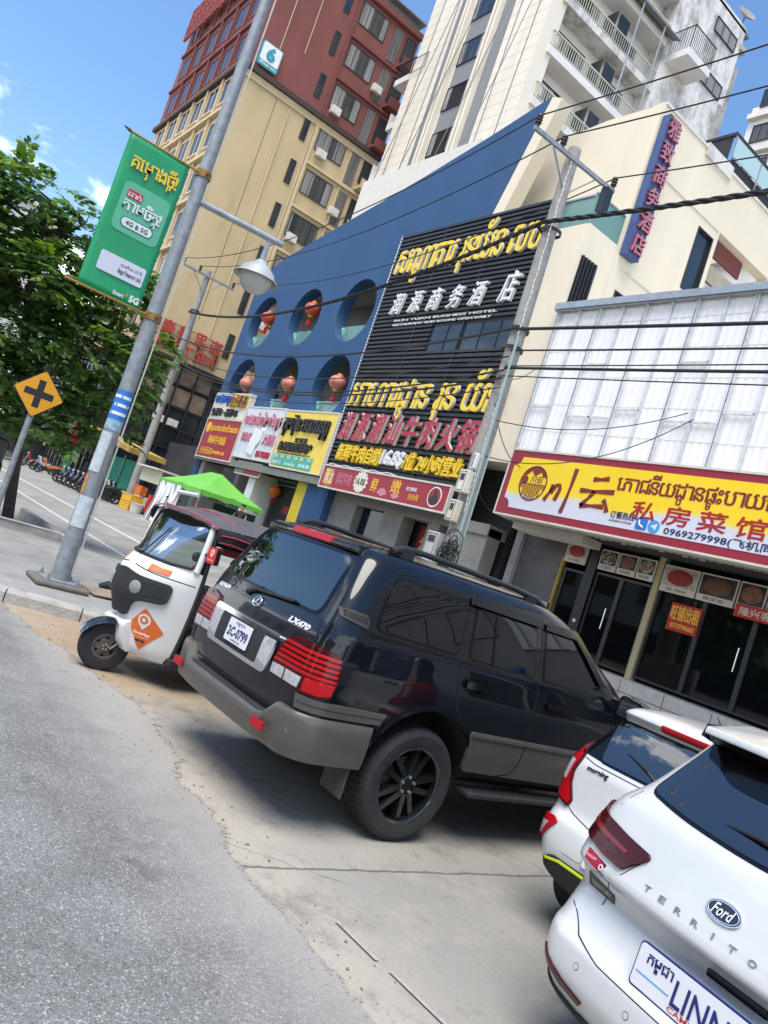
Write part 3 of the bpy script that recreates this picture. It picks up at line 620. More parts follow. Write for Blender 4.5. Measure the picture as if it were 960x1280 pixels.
lettering('khmer_letters', 'គុយទាវសាច់គោហៃណាន', F, -38.95, -35.75, 5.45, 5.95, 'gold', s, 0.03); lettering('chinese_letters', '海南牛肉面', F, -38.9, -36.7, 4.85, 5.3, 'gold', s, 0.03)
w = MB(); w.frame(F, -39.45, -38.0, 4.28, 4.62, 0.03, 0, 0.02); w.build('text_frame', 'gold', s); lettering('chinese_letters', '外送热线', F, -39.35, -38.1, 4.34, 4.56, 'gold', s, 0.02); lettering('phone_number', '0968881168', F, -37.9, -36.4, 4.34, 4.52, 'gold', s, 0.02)
s, F = board('shop_sign', 'silver white board with pink Khmer lettering and a white lamb cut-out', -35.35, -31.42, 4.45, 6.97, 'sign_silver')
lettering('khmer_letters', 'ហាងសាច់ចៀម អាំងឡាវ', F, -35.2, -31.5, 5.95, 6.75, 'pink', s, 0.08, bold=0.02); lettering('chinese_letters', '羊肉串', F, -35.1, -34.0, 5.25, 5.7, 'pink', s, 0.06); lettering('chinese_letters', '大排档', F, -32.7, -31.6, 5.2, 5.7, 'pink', s, 0.06); lettering('phone_number', '0967982888', F, -33.0, -31.6, 4.58, 4.9, 'crimson', s, 0.03)
w = MB(); w.prism(F, fillet([(-33.95, 4.75), (-33.3, 4.6), (-33.2, 5.05), (-32.95, 5.3), (-32.85, 5.9), (-33.1, 6.05), (-33.25, 5.8), (-33.6, 5.85), (-33.85, 5.95), (-33.75, 5.6), (-33.95, 5.4)], 0.08), 0, 0.08); w.build('lamb_cutout', 'white', s)
s, F = board('shop_sign', 'yellow board with black raised Khmer letters and green panels beside the black wall', -31.3, -26.9, 4.33, 6.93, 'sign_yellow')
lettering('khmer_letters', 'ក្រុមហ៊ុន អចលនទ្រព្យ', F, -31.1, -27.3, 5.75, 6.7, 'black', s, 0.12, bold=0.02); lettering('chinese_letters', '柬埔寨', F, -29.8, -28.7, 5.52, 5.74, 'black', s, 0.03); lettering('chinese_letters', '鑫合国际旅游地产', F, -31.0, -28.1, 5.08, 5.5, 'black', s, 0.08, bold=0.02); lettering('small_letters', 'XIN HE INTERNATIONAL TOURISM AND REAL ESTATE CO LTD', F, -31.0, -28.1, 4.96, 5.03, 'black', s, 0.01, bold=0)
for i, t in enumerate(('签证', '机票', '租房', '买地', '租车', '护照')):
    w = MB(); w.fbox(F, -31.18 + i * 0.58, -30.66 + i * 0.58, 4.72, 4.92, 0, 0.03); q = w.build('service_panel', 'teal', s); lettering('panel_letters', t, F, -31.1 + i * 0.58, -30.74 + i * 0.58, 4.75, 4.89, 'white', s, 0.01, c0=0.03, bold=0)
for i, (x0, x1, t) in enumerate(((-31.2, -30.2, '旅游包车'), (-30.15, -28.95, 'ទេសចរណ៍'), (-28.9, -27.75, '010 886 988'))):
    w = MB(); w.fbox(F, x0, x1, 4.42, 4.67, 0, 0.03); w.build('service_panel', 'teal', s); lettering('panel_letters', t, F, x0 + 0.1, x1 - 0.1, 4.47, 4.62, 'white', s, 0.01, c0=0.03, bold=0)
s, F = board('price_banner', 'long red restaurant banner with a 16.8$ starburst under the black wall', -26.55, -18.75, 3.9, 4.78, 'sign_red', y=15.62, d=0.12)
pts = []
for i in range(28): r_ = 0.36 if i % 2 else 0.43; pts.append((-23.75 + r_ * 1.05 * math.cos(i * math.pi / 14), 4.36 + r_ * math.sin(i * math.pi / 14)))
w = MB(); w.prism(F, pts, 0, 0.02); w.build('starburst', 'sign_cream', s); lettering('price_letters', '16.8$', F, -24.05, -23.45, 4.22, 4.5, 'black', s, 0.008, c0=0.02)
for i in range(22):
    a = i * 2 * math.pi / 22; w = MB() if i == 0 else w; q = Vector((-26.05, 4.3)); d = Vector((math.cos(a), math.sin(a))); n_ = Vector((-d.y, d.x)) * 0.02
    w.prism(F, [tuple(q + d * 0.15 - n_), tuple(q + d * 0.42), tuple(q + d * 0.15 + n_)], 0, 0.012)
w.build('firework_print', 'gold', s)
lettering('chinese_letters', '潮汕', F, -26.3, -25.7, 4.05, 4.65, 'sign_cream', s, 0.01); lettering('chinese_letters', '鲜切牛肉', F, -25.4, -24.4, 4.1, 4.6, 'pink', s, 0.01, bold=0); lettering('chinese_letters', '鲜', F, -23.05, -22.65, 4.1, 4.6, 'gold', s, 0.012); lettering('chinese_letters', '嫩', F, -21.85, -21.3, 4.2, 4.68, 'gold', s, 0.012); lettering('chinese_letters', '老潮味', F, -21.0, -20.4, 4.38, 4.52, 'white', s, 0.01, bold=0); lettering('chinese_letters', '自助餐', F, -20.75, -20.2, 4.08, 4.3, 'gold', s, 0.01, bold=0)
for x, r_ in ((-22.3, 0.3), (-21.5, 0.25)):
    w = MB(); w.prism(F, [(x, 4.0)] + arc(x, 4.0, r_, 20, 160, 12), 0, 0.008); w.build('meat_print', 'pink', s)
w = MB(); w.lathe([(0.30, 0), (0.34, 0), (0.34, 0.015), (0.30, 0.015)], 40, Fr(F.p(-19.42, 4.34), (1, 0, 0), (0, 0, 1))); w.build('round_logo_ring', 'white', s)
w = MB(); w.prism(F, [(-19.65, 4.12), (-19.2, 4.12), (-19.28, 4.35), (-19.36, 4.4), (-19.36, 4.55), (-19.48, 4.55), (-19.5, 4.4), (-19.6, 4.32)], 0, 0.01); w.build('round_logo_print', 'black', s)
s, F = board('door_sign', 'small grey and pink notice board hanging below the lamb sign', -34.9, -32.3, 3.7, 4.3, 'grey_wall', y=15.9, d=0.08)
w = MB(); w.fbox(F, -34.0, -32.4, 3.76, 4.24, 0, 0.02); w.build('pink_panel', 'crimson', s)

# lanterns
M['lantern'] = mat('red_lantern', (0.56, 0.07, 0.045), 0.45, var=0.25, vscale=4)
M['lantern_pale'] = mat('pale_lantern', (0.50, 0.17, 0.13), 0.5, var=0.25, vscale=4)
def lantern(x, z, y, r, label, group, m='lantern'):
    t = thing('paper_lantern', label, 'lantern', (x, y, z), 0, group)
    prof = [(0.3 * r, -0.84 * r)] + [(r * math.sin(a) * (1 - 0.02 * (k % 2)), -0.8 * r * math.cos(a)) for k, a in enumerate(math.pi * q / 14 for q in range(2, 13))] + [(0.3 * r, 0.84 * r)]
    w = MB(); w.lathe(prof, 24); w.build('shade', m, t, smooth=50)
    w = MB(); w.lathe([(0.0, 0.8 * r), (0.32 * r, 0.8 * r), (0.32 * r, 0.95 * r), (0, 0.95 * r)], 16); w.build('cap', 'gold', t); w = MB(); w.lathe([(0.0, -0.95 * r), (0.32 * r, -0.95 * r), (0.32 * r, -0.8 * r), (0, -0.8 * r)], 16); w.build('cap', 'gold', t)
    w = MB(); w.tube([(0, 0, -0.95 * r), (0, 0, -1.2 * r)], 0.02, 6)
    for k in range(10): a = k * 0.628; w.tube([(0.05 * math.cos(a), 0.05 * math.sin(a), -1.2 * r), (0.09 * math.cos(a), 0.09 * math.sin(a), -2.0 * r)], 0.025, 4)
    w.build('tassel', 'red', t)
    w = MB(); w.tube([(0, 0, 0.95 * r), (0, 0, 1.75 * r)], 0.012, 4); w.build('cord', 'black', t)
Gl = 'red lanterns hanging in the round openings'
for x, z, l in ((-37.9, 12.0, 'red lantern hanging in the upper round opening farthest from the black wall'), (-33.35, 12.15, 'red lantern hanging in the middle opening of the upper row'), (-37.75, 8.35, 'pale red lantern in the lower opening above the cream sign'), (-33.1, 8.35, 'pale red lantern in the lower opening above the lamb sign'), (-28.8, 8.45, 'pale red lantern in the lower opening above the yellow sign')): lantern(x, z, 16.25, 0.41, l, Gl, 'lantern_pale' if 'pale' in l else 'lantern')
lantern(-32.25, 3.4, 16.9, 0.3, 'small orange lantern beside the white shopfront pillar', 'orange lanterns over the shop window', 'orange'); lantern(-29.6, 3.35, 16.9, 0.3, 'small orange lantern beside the yellow shopfront wall', 'orange lanterns over the shop window', 'orange')
# ------------------------------------------------------------------ the low restaurant on the right
r = thing('restaurant_building', 'low restaurant with white corrugated upper wall above dark glazed shopfront on a raised step', 'building', (-11, 16, 0)); r['wc'] = 1
S = south(16.0)
M['corr'] = mat('corrugated_white', (0.80, 0.79, 0.77), 0.5, var=0.05, vscale=0.7, stain=0.18, sscale=0.6, stain_col=(0.45, 0.44, 0.42), streak=(1, 1, 0.25)); M['soot'] = mat('soot_black', (0.012, 0.012, 0.012), 0.9)
w = MB(); x = -16.95; k = 0
while x < 3.9:                                                     # corrugated sheet
    for a, q in ((0, 0), (0.05, 0.012), (0.12, 0.012), (0.17, 0)): w.v += [tuple(S.p(x + a, 6.2, q)), tuple(S.p(x + a, 10.72, q))]
    x += 0.22; k += 4
w.f += [(2 * i, 2 * i + 2, 2 * i + 3, 2 * i + 1) for i in range(k - 1)]; w.mi += [0] * (k - 1)
w.build('corrugated_wall', 'corr', r)
w = MB()
for i in range(5): w.fbox(S, -16.9, 3.9, 6.9 + i * 0.82, 6.91 + i * 0.82, 0.010, 0.016)
w.build('sheet_laps', 'pale_trim', r)
w = MB()
for i in range(27):
    x = -16.85 + i * 0.78; big = i % 2 == 0
    w.fbox(S, x - 0.03, x + 0.03, 6.25, 10.66, 0.05, 0.10 if not big else 0.13)
for i in range(0, 26, 2):
    z = 8.9 if (i // 2) % 2 else 7.6
    w.fbox(S, -16.85 + i * 0.78, -16.85 + (i + 1) * 0.78, z, z + 0.05, 0.06, 0.1)
    if i % 4 == 2: w.fbox(S, -16.85 + i * 0.78, -16.85 + (i + 2) * 0.78, 7.35, 7.4, 0.06, 0.1)
w.build('steel_frame', mat('white_steel', (0.55, 0.57, 0.6), 0.5, var=0.25, vscale=5), r)
w = MB()
for i in range(14): w.fbox(S, -16.85 + i * 1.56 - 0.006, -16.85 + i * 1.56 + 0.006, 6.25, 10.66, 0.131, 0.14)  # thin dark strips down the faces of the deeper uprights
w.build('frame_dark_strips', 'dark_metal', r)
w = MB(); w.fbox(S, -17.0, 3.9, 10.66, 10.86, -0.1, 0.22); w.fbox(S, -17.0, 3.9, 10.62, 10.66, 0.0, 0.16); w.build('eaves_gutter', 'steel', r)
w = MB(); w.box(-16.9, 3.9, 16.05, 27, 10.4, 10.6); w.box(-16.9, 3.9, 26.5, 27, 0.4, 10.4); w.build('roof', 'pale_trim', r)
w = MB(); w.box(-17.02, -16.92, 16.0, 16.5, 4.5, 10.7); w.build('edge_trim', 'steel', r); w = MB(); w.box(-16.93, -16.86, 17.4, 27, 0.4, 10.5); w.build('end_wall', 'grey_wall', r); w = MB(); w.box(3.8, 3.9, 16.1, 27, 0.4, 10.5); w.build('end_wall', 'grey_wall', r)
# canopy soffit and recess
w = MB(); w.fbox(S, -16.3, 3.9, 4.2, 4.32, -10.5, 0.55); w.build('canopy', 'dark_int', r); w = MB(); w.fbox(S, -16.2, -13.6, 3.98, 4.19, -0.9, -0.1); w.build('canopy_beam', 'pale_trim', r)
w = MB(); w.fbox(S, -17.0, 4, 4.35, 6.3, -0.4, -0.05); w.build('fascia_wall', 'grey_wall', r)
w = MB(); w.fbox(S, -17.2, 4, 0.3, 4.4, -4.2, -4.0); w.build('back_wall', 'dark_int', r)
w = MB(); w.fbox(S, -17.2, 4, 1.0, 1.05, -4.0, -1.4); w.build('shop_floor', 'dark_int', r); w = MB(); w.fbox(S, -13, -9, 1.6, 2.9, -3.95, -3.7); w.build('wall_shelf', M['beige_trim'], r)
M['stone'] = mat('granite_step', (0.30, 0.30, 0.295), 0.6, var=0.15, vscale=9, stain=0.3, sscale=1.2, stain_col=(0.15, 0.15, 0.145))
w = MB(); w.box(-12.8, 4.0, 16.5, 17.45, 0.35, 1.02); w.build('raised_step', 'stone', r)
w = MB()
for i in range(14): w.fbox(south(16.5), -12.7 + i * 1.2 - 0.008, -12.7 + i * 1.2 + 0.008, 0.4, 1.0, 0.0, 0.003)
w.fbox(south(16.5), -12.8, 4.0, 0.70, 0.715, 0.0, 0.003); w.build('step_joints', 'dark_metal', r)
G = south(17.3)
# left bay: roller shutter and low wall
w = MB(); w.fbox(G, -16.9, -14.95, 0.35, 2.25, -0.1, 0.1); w.fbox(G, -16.95, -16.7, 0.35, 4.2, -0.1, 0.15); w.build('low_wall', mat('scuffed_white', (0.36, 0.36, 0.35), 0.85, var=0.15, stain=0.6, sscale=1.2, stain_col=(0.1, 0.1, 0.1)), r)
w = MB()
for i in range(22): w.fbox(G, -16.7 + i * 0.08, -16.63 + i * 0.08, 2.25, 4.05, -0.06 if i < 11 else -0.02, 0.0 if i < 11 else 0.05)
w.build('roller_shutter', mat('shutter', (0.115, 0.115, 0.115), 0.6, var=0.3, vscale=2), r)
w = MB(); w.fbox(G, -15.02, -14.93, 0.5, 3.6, -0.02, 0.1); w.build('yellow_post', mat('ochre_post', (0.34, 0.24, 0.04), 0.7, var=0.2), r)
def glazed(x0, x1, z0, z1, door=False, name='shop_window'):
    f = MB(); f.frame(G, x0, x1, z0, z1, 0.06, -0.04, 0.05); o = f.build(name, 'dark_metal', r)
    p = MB(); p.fbox(G, x0 + 0.06, x1 - 0.06, z0 + 0.06, z1 - 0.06, -0.01, 0.0); p.build('pane', M['shop_front'], o)
    if door:
        h = MB(); h.tube([G.p(x1 - 0.16, 2.0, 0.05), G.p(x1 - 0.16, 2.0, 0.12), G.p(x1 - 0.16, 2.55, 0.12), G.p(x1 - 0.16, 2.55, 0.05)], 0.018, 8); h.build('handle', 'chrome', o, smooth=40)
M['shop_front'] = glassy('shopfront_glass', (0.16, 0.20, 0.21), 0.02, 0.03)
glazed(-14.85, -14.1, 1.1, 3.35); glazed(-13.75, -12.9, 1.1, 3.45, True, 'glass_door'); glazed(-12.9, -11.95, 1.1, 3.45); glazed(-11.75, -10.45, 1.1, 3.45); glazed(-10.45, -9.15, 1.1, 3.45, True, 'glass_door'); glazed(-9.15, -7.85, 1.1, 3.45, True, 'glass_door'); glazed(-7.85, -6.0, 1.1, 3.45); glazed(-5.6, -3, 1.1, 3.45); glazed(-3, 0, 1.1, 3.45); glazed(0, 3.5, 1.1, 3.45)
for x0, x1, m in ((-14.08, -13.78, 'black'), (-11.93, -11.77, mat('cream_post', (0.42, 0.36, 0.2), 0.7)), (-6.0, -5.6, 'grey_wall')):
    w = MB(); w.fbox(G, x0, x1, 0.36, 4.2, -0.1, 0.12); w.build('post', m, r)
w = MB(); w.lathe([(0, 0), (0.05, 0), (0.05, 0.03), (0, 0.03)], 16, Fr(G.p(-13.93, 2.0, 0.12), (1, 0, 0), (0, 0, 1))); w.build('door_bell', 'white', r)
for i, (x, y, l) in enumerate(((-13.2, 18.5, 'dark dining table inside the restaurant behind the left glass door'), (-11.0, 18.6, 'dining table inside the restaurant behind the for-rent notice'), (-9.3, 18.4, 'dining table inside the restaurant behind the right glass doors'))):
    tb = thing('dining_table', l, 'table', (x, y, 1.05), 0, 'dining tables inside the restaurant')
    w = MB(); w.prism(Fr((0, 0, 0.72), (1, 0, 0), (0, 1, 0)), circle(0, 0, 0.55, 24), 0, 0.04); w.build('tabletop', 'pale_trim', tb)
    w = MB(); w.tube([(0, 0, 0), (0, 0, 0.72)], 0.05, 8); w.build('leg', 'dark_metal', tb)
    for k in range(3): a = k * 2.1; w = MB(); w.lathe([(0, 0.0), (0.05, 0.0), (0.035, 0.12), (0.012, 0.24), (0, 0.24)], 10, Fr((0.2 * math.cos(a), 0.2 * math.sin(a), 0.76), (1, 0, 0), (0, 1, 0))); w.build('bottle', 'teal', tb)
# menu picture boards above the glass
food = {'red': (0.30, 0.02, 0.015), 'brown': (0.12, 0.06, 0.025), 'tan': (0.26, 0.14, 0.05), 'pork': (0.22, 0.09, 0.06)}
for i, (x0, x1, k, t) in enumerate(((-14.92, -14.15, 'red', '牛肉粉'), (-13.72, -13.12, 'brown', '红烧肉'), (-13.10, -12.50, 'pork', '回锅肉'), (-12.48, -11.95, 'tan', '担担面'), (-11.72, -10.72, 'red', '招牌 · 冷锅牛蛙'), (-10.70, -9.72, 'brown', '酸菜鱼'), (-9.70, -9.02, 'pork', '烤排骨'), (-9.0, -8.1, 'tan', '水煮鱼'))):
    z0, z1 = (3.38, 4.05) if x0 > -11.8 else (3.52, 4.08)
    s = thing('menu_board', {0: 'narrow menu picture board of a red dish above the narrow left pane', 1: 'menu picture board of a brown stew, first of three above the glass door', 2: 'menu picture board of sliced pork, middle of three above the glass door', 3: 'menu picture board of a noodle bowl, right of three above the glass door', 4: 'large menu picture board of red meat right of the cream post', 5: 'large menu picture board of brown fish beside the red meat board', 6: 'menu picture board partly covered by the small red notice', 7: 'rightmost menu picture board in the photo of a tan dish'}[i], 'menu board', ((x0 + x1) / 2, 17.15, z0), 0, 'menu picture boards above the shopfront'); s['wc'] = 1
    F = south(17.15); w = MB(); w.fbox(F, x0 + 0.015, x1 - 0.015, z0, z1, -0.06, 0); w.build('backing', 'pale_trim', s)
    w = MB(); w.fbox(F, x0 + 0.05, x1 - 0.05, z0 + 0.16, z1 - 0.04, 0, 0.006); w.build('photo_print', mat('print_ground', (0.03, 0.022, 0.018) if k != 'red' else (0.4, 0.36, 0.33), 0.4, var=0.6, vscale=6), s)
    cx, cz = (x0 + x1) / 2, (z0 + z1) / 2 + 0.06; rx = (x1 - x0) * 0.36; rz = (z1 - z0) * 0.30
    w = MB(); w.prism(F, circle(cx, cz, rx, 24, rz), 0.006, 0.01); w.build('plate_print', mat('plate', (0.35, 0.33, 0.3), 0.4) if k in ('tan', 'brown') and i in (1, 3) else mat('dish_' + k, food[k], 0.4, var=0.5, vscale=12), s)
    w = MB()
    for q in range(16):
        a = rr.uniform(0, 6.28); d = rr.random() ** 0.5 * 0.8; px, pz = cx + rx * d * math.cos(a), cz + rz * d * math.sin(a)
        w.prism(F, circle(px, pz, rx * 0.2, 7, rz * 0.24), 0.0101 + q * 0.0004, 0.0106 + q * 0.0004)
    w.build('dish_print', mat('dish_bits_' + k, food[k], 0.4, var=0.7, vscale=20), s)
    lettering('caption', t, F, x0 + 0.2 * (x1 - x0), x1 - 0.25 * (x1 - x0), z0 + 0.04, z0 + 0.12, 'black', s, 0.004, bold=0)
def notice(label, pts, rows, z, cat='notice'):
    x0, x1, z0, z1 = pts; s = thing('paper_notice', label, cat, ((x0 + x1) / 2, 17.1, z0)); s['wc'] = 1; F = south(z)
    w = MB(); w.fbox(F, x0, x1, z0, z1, -0.012, 0); w.build('paper', mat('notice_red', (0.42, 0.02, 0.012), 0.6, var=0.12, vscale=3), s)
    for t, a, b_, c, d, m in rows: lettering('notice_letters', t, F, x0 + a, x1 - b_, z0 + c, z0 + d, m, s, 0.006, bold=0.03)
notice('red and yellow for-rent notice stuck on the glass below the large menu boards', (-11.27, -10.44, 2.5, 3.18), [('旺铺出租', 0.04, 0.04, 0.27, 0.63, 'gold'), ('0719796663', 0.1, 0.08, 0.07, 0.2, 'gold')], 17.22)
notice('small red notice with pale characters hanging over the menu boards', (-9.62, -8.2, 3.22, 3.52), [('隆兴客栈', 0.12, 0.3, 0.06, 0.25, 'pale_trim')], 17.07)

# big fascia sign of the restaurant
s = thing('restaurant_sign', 'large maroon framed yellow and white restaurant sign with red Chinese and Khmer lettering', 'sign', (-10, 15.2, 4.2)); s['wc'] = 1
F = south(15.25); X0, X1, Z0, Z1 = -16.2, -3.4, 4.19, 6.08
w = MB(); w.fbox(F, X0, X1, Z0, Z1, -0.55, 0); w.build('sign_box', 'maroon', s)
w = MB(); w.frame(F, X0 - 0.03, X1 + 0.03, Z0 - 0.03, Z1 + 0.03, 0.05, -0.5, 0.02); w.build('edge_trim', 'pale_trim', s)
def fascia_mat():
    m = bpy.data.materials.new('sign_print'); m.use_nodes = True; nt = m.node_tree; p = nt.nodes['Principled BSDF']; L = nt.links.new
    g = nt.nodes.new('ShaderNodeTexCoord'); sx = nt.nodes.new('ShaderNodeSeparateXYZ'); L(g.outputs['Object'], sx.inputs[0])
    wv = nt.nodes.new('ShaderNodeTexNoise'); wv.noise_dimensions = '1D'; wv.inputs['Scale'].default_value = 0.35; wv.inputs['Detail'].default_value = 1; L(sx.outputs[0], wv.inputs['W'])
    a = nt.nodes.new('ShaderNodeMath'); a.operation = 'MULTIPLY_ADD'; a.inputs[1].default_value = -0.9; L(wv.outputs[0], a.inputs[0]); L(sx.outputs[2], a.inputs[2])
    r_ = nt.nodes.new('ShaderNodeValToRGB'); e = r_.color_ramp.elements
    mr = nt.nodes.new('ShaderNodeMapRange'); mr.inputs['From Min'].default_value = 3.55; mr.inputs['From Max'].default_value = 5.15; L(a.outputs[0], mr.inputs['Value']); L(mr.outputs[0], r_.inputs[0])
    e[0].position = 0.30; e[0].color = (0.62, 0.62, 0.70, 1); e[1].position = 0.60; e[1].color = (0.86, 0.60, 0.006, 1)
    q = e.new(0.48); q.color = (0.60, 0.60, 0.64, 1); q = e.new(0.53); q.color = (0.80, 0.62, 0.10, 1)
    L(r_.outputs[0], p.inputs['Base Color']); p.inputs['Roughness'].default_value = 0.45
    return m
n_ = 0.26
inner = [(X0 + 0.22 + n_, Z0 + 0.22), (X1 - 0.22 - n_, Z0 + 0.22)] + arc(X1 - 0.22, Z0 + 0.22, n_, 180, 90, 6) + arc(X1 - 0.22, Z1 - 0.2, n_, 270, 180, 6) + arc(X0 + 0.22, Z1 - 0.2, n_, 360, 270, 6) + arc(X0 + 0.22, Z0 + 0.22, n_, 90, 0, 6)[:-1]
w = MB(); w.prism(F, inner, 0, 0.012); w.build('printed_panel', fascia_mat(), s)
c0 = 0.012; lg = (-15.08, 5.17)
M['brown_red'] = mat('brown_red', (0.19, 0.012, 0.012), 0.5); M['deep_red'] = mat('deep_red', (0.36, 0.01, 0.014), 0.5)
w = MB(); w.lathe([(0.46, 0), (0.5, 0), (0.5, 0.01), (0.46, 0.01)], 40, Fr(F.p(*lg, c0), (1, 0, 0), (0, 0, 1)))
w.prism(F, arc(lg[0], lg[1], 0.47, 25, 155, 16) + [(lg[0] - 0.3, lg[1] + 0.22), (lg[0] - 0.15, lg[1] + 0.36), (lg[0], lg[1] + 0.2), (lg[0] + 0.2, lg[1] + 0.34), (lg[0] + 0.3, lg[1] + 0.2)], c0, c0 + 0.01)
for i in range(-3, 4):
    for z in (-0.1, -0.2, -0.3, -0.4):
        hw = math.sqrt(max(0, 0.46 ** 2 - z * z))
        if abs(i * 0.13) + 0.05 < hw: w.frame(F, lg[0] + i * 0.13 - 0.05, lg[0] + i * 0.13 + 0.05, lg[1] + z - 0.04, lg[1] + z + 0.04, 0.018, c0, c0 + 0.01)
w.fbox(F, lg[0] - 0.46, lg[0] + 0.46, lg[1] - 0.04, lg[1] - 0.01, c0, c0 + 0.01)
w.prism(F, circle(lg[0] - 0.33, lg[1] + 0.08, 0.12, 14), c0, c0 + 0.01); w.build('round_logo', 'brown_red', s)
lettering('logo_letters', '川云', F, lg[0] - 0.12, lg[0] + 0.32, lg[1] + 0.02, lg[1] + 0.2, 'brown_red', s, 0.01, c0=c0)
# brush characters
w = MB(); BR = [[(-14.34, 5.22), (-14.40, 5.0), (-14.52, 4.76)], [(-14.36, 4.98), (-14.24, 5.2), (-14.12, 5.24), (-14.08, 5.12), (-14.16, 4.8)], [(-13.72, 5.72), (-13.74, 5.3), (-13.78, 4.9), (-13.84, 4.5)],
                [(-13.1, 5.5), (-12.85, 5.52), (-12.62, 5.56)], [(-13.42, 5.18), (-13.0, 5.19), (-12.36, 5.24)], [(-12.95, 5.2), (-13.1, 4.98), (-13.28, 4.78)], [(-13.28, 4.78), (-12.95, 4.82), (-12.55, 4.84)], [(-12.62, 5.02), (-12.5, 4.9), (-12.42, 4.72)]]
for ln in BR:
    n = 12; P = []
    for i in range(n + 1):
        t = i / n * (len(ln) - 1); j = min(int(t), len(ln) - 2); f = t - j; P.append(Vector(ln[j]).lerp(Vector(ln[j + 1]), f))
    Lf = []; Rt = []
    for i, q in enumerate(P):
        d = (P[min(i + 1, n)] - P[max(i - 1, 0)]).normalized(); nn = Vector((-d.y, d.x)); wd = 0.055 * (0.65 + 0.5 * abs(math.cos(i / n * math.pi))); Lf.append(tuple(q + nn * wd)); Rt.append(tuple(q - nn * wd))
    for i in range(n): w.prism(F, [Lf[i], Lf[i + 1], Rt[i + 1], Rt[i]], c0, c0 + 0.012)
w.build('brush_characters', 'brown_red', s)
lettering('khmer_letters', 'ភោជនីយដ្ឋានផ្ទះបាយឯកជន', F, -12.35, -7.5, 5.16, 5.80, 'brown_red', s, 0.01, c0=c0, bold=0.012)
for i, ch in enumerate('私房菜馆'): lettering('chinese_letters', ch, F, -11.72 + i * 0.88, -11.05 + i * 0.88, 4.68, 5.12, 'deep_red', s, 0.01, c0=c0, bold=0.018)
lettering('hotline_letters', '订餐热线', F, -12.28, -11.58, 4.62, 4.8, 'navy', s, 0.01, c0=c0, bold=0.01); lettering('small_letters', 'CATERING HOTLINE', F, -12.28, -11.62, 4.53, 4.58, 'navy', s, 0.006, c0=c0, bold=0)
w = MB(); w.prism(F, rrect(-11.5, -11.19, 4.45, 4.74, 0.05), c0, c0 + 0.01); w.build('phone_icon', mat('icon_blue', (0.02, 0.16, 0.5), 0.4), s)
w = MB(); w.tube([F.p(-11.42, 4.68, c0 + 0.012), F.p(-11.40, 4.58, c0 + 0.012), F.p(-11.28, 4.51, c0 + 0.012)], 0.022, 6); w.build('phone_icon_mark', 'white', s)
w = MB(); w.prism(F, circle(-11.0, 4.58, 0.155, 24), c0, c0 + 0.01); w.build('message_icon', mat('icon_sky', (0.04, 0.30, 0.62), 0.4), s)
w = MB(); w.prism(F, [(-11.09, 4.58), (-10.91, 4.66), (-10.95, 4.49), (-10.99, 4.54)], c0 + 0.01, c0 + 0.014); w.build('message_icon_mark', 'white', s)
lettering('phone_number', '0969279998(飞机同号)', F, -10.72, -7.75, 4.42, 4.64, 'navy', s, 0.01, c0=c0, bold=0.02)
# ragged canopy fringe under the sign
w = MB()
for i in range(60): w.fbox(south(15.6), -16.0 + i * 0.21, -15.84 + i * 0.21, 4.08 + 0.05 * rr.random(), 4.2, -0.02, 0.0)
w.build('canopy_fringe', 'grey_wall', s)

# next shophouse to the east (mostly outside the frame)
b2 = thing('shophouse', 'grey shophouse east of the restaurant with a blue signboard', 'building', (14, 16, 0)); b2['wc'] = 1
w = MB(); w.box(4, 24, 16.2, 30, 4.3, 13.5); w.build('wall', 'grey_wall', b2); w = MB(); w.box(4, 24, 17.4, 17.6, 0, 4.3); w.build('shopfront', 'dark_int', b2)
F = south(15.9)
w = MB(); w.fbox(F, 4.3, 20, 3.4, 5.4, -0.3, 0); w.build('sign_board', mat('sign_blue_board', (0.02, 0.10, 0.5), 0.4), b2); lettering('khmer_letters', 'ភោជនីយដ្ឋាន អាហារ', F, 4.8, 17, 4.4, 5.3, 'red', b2, 0.03); lettering('chinese_letters', '大酒楼饭店', F, 6, 16, 3.55, 4.25, 'red', b2, 0.03)
for i in range(5): window(b2, south(16.2), 5 + i * 3.8, 7.4 + i * 3.8, 7, 9); window(b2, south(16.2), 5 + i * 3.8, 7.4 + i * 3.8, 10.2, 12.2)

# ------------------------------------------------------------------ the beige and red tower block
t = thing('tower_block', 'tall beige block with dark red upper storeys and a round number sign', 'building', (-62, 20, 0)); t['wc'] = 1
E = east(-54.2); S = south(15.35); ZB = 31.85; ZR = 42.2
w = MB(); w.box(-72.8, -54.2, 15.35, 27.6, 10.75, ZB); w.build('beige_wall', 'beige_wall', t)
w = MB(); w.box(-72.8, -54.18, 15.33, 27.6, ZB, ZR); w.build('red_wall', 'red_wall', t)
w = MB(); w.fbox(E, 15.2, 27.6, ZB - 0.25, ZB + 0.12, 0.02, 0.35); w.fbox(S, -72.9, -54.0, ZB - 0.25, ZB + 0.12, 0.02, 0.35); w.build('dark_ledge', 'dark_band', t)
w = MB(); w.fbox(E, 15.33, 27.6, ZB - 0.75, ZB - 0.25, 0.0, 0.12)
w.fbox(E, 21.72, 21.95, 10.8, ZB - 0.75, 0.0, 0.16); w.fbox(E, 15.35, 15.6, 10.8, ZB - 0.75, 0, 0.05)
FL = [14.05 + 3.455 * i for i in range(9)]                          # window-head heights
for z in FL[:5]: w.fbox(E, 21.95, 27.6, z + 0.32, z + 0.52, 0.0, 0.2)
w.build('mouldings', 'beige_trim', t)
w = MB(); w.fbox(E, 21.72, 21.95, ZB + 0.12, ZR, 0.02, 0.16)
for z in FL[5:]: w.fbox(E, 21.95, 27.6, z + 0.32, z + 0.52, 0.02, 0.22)
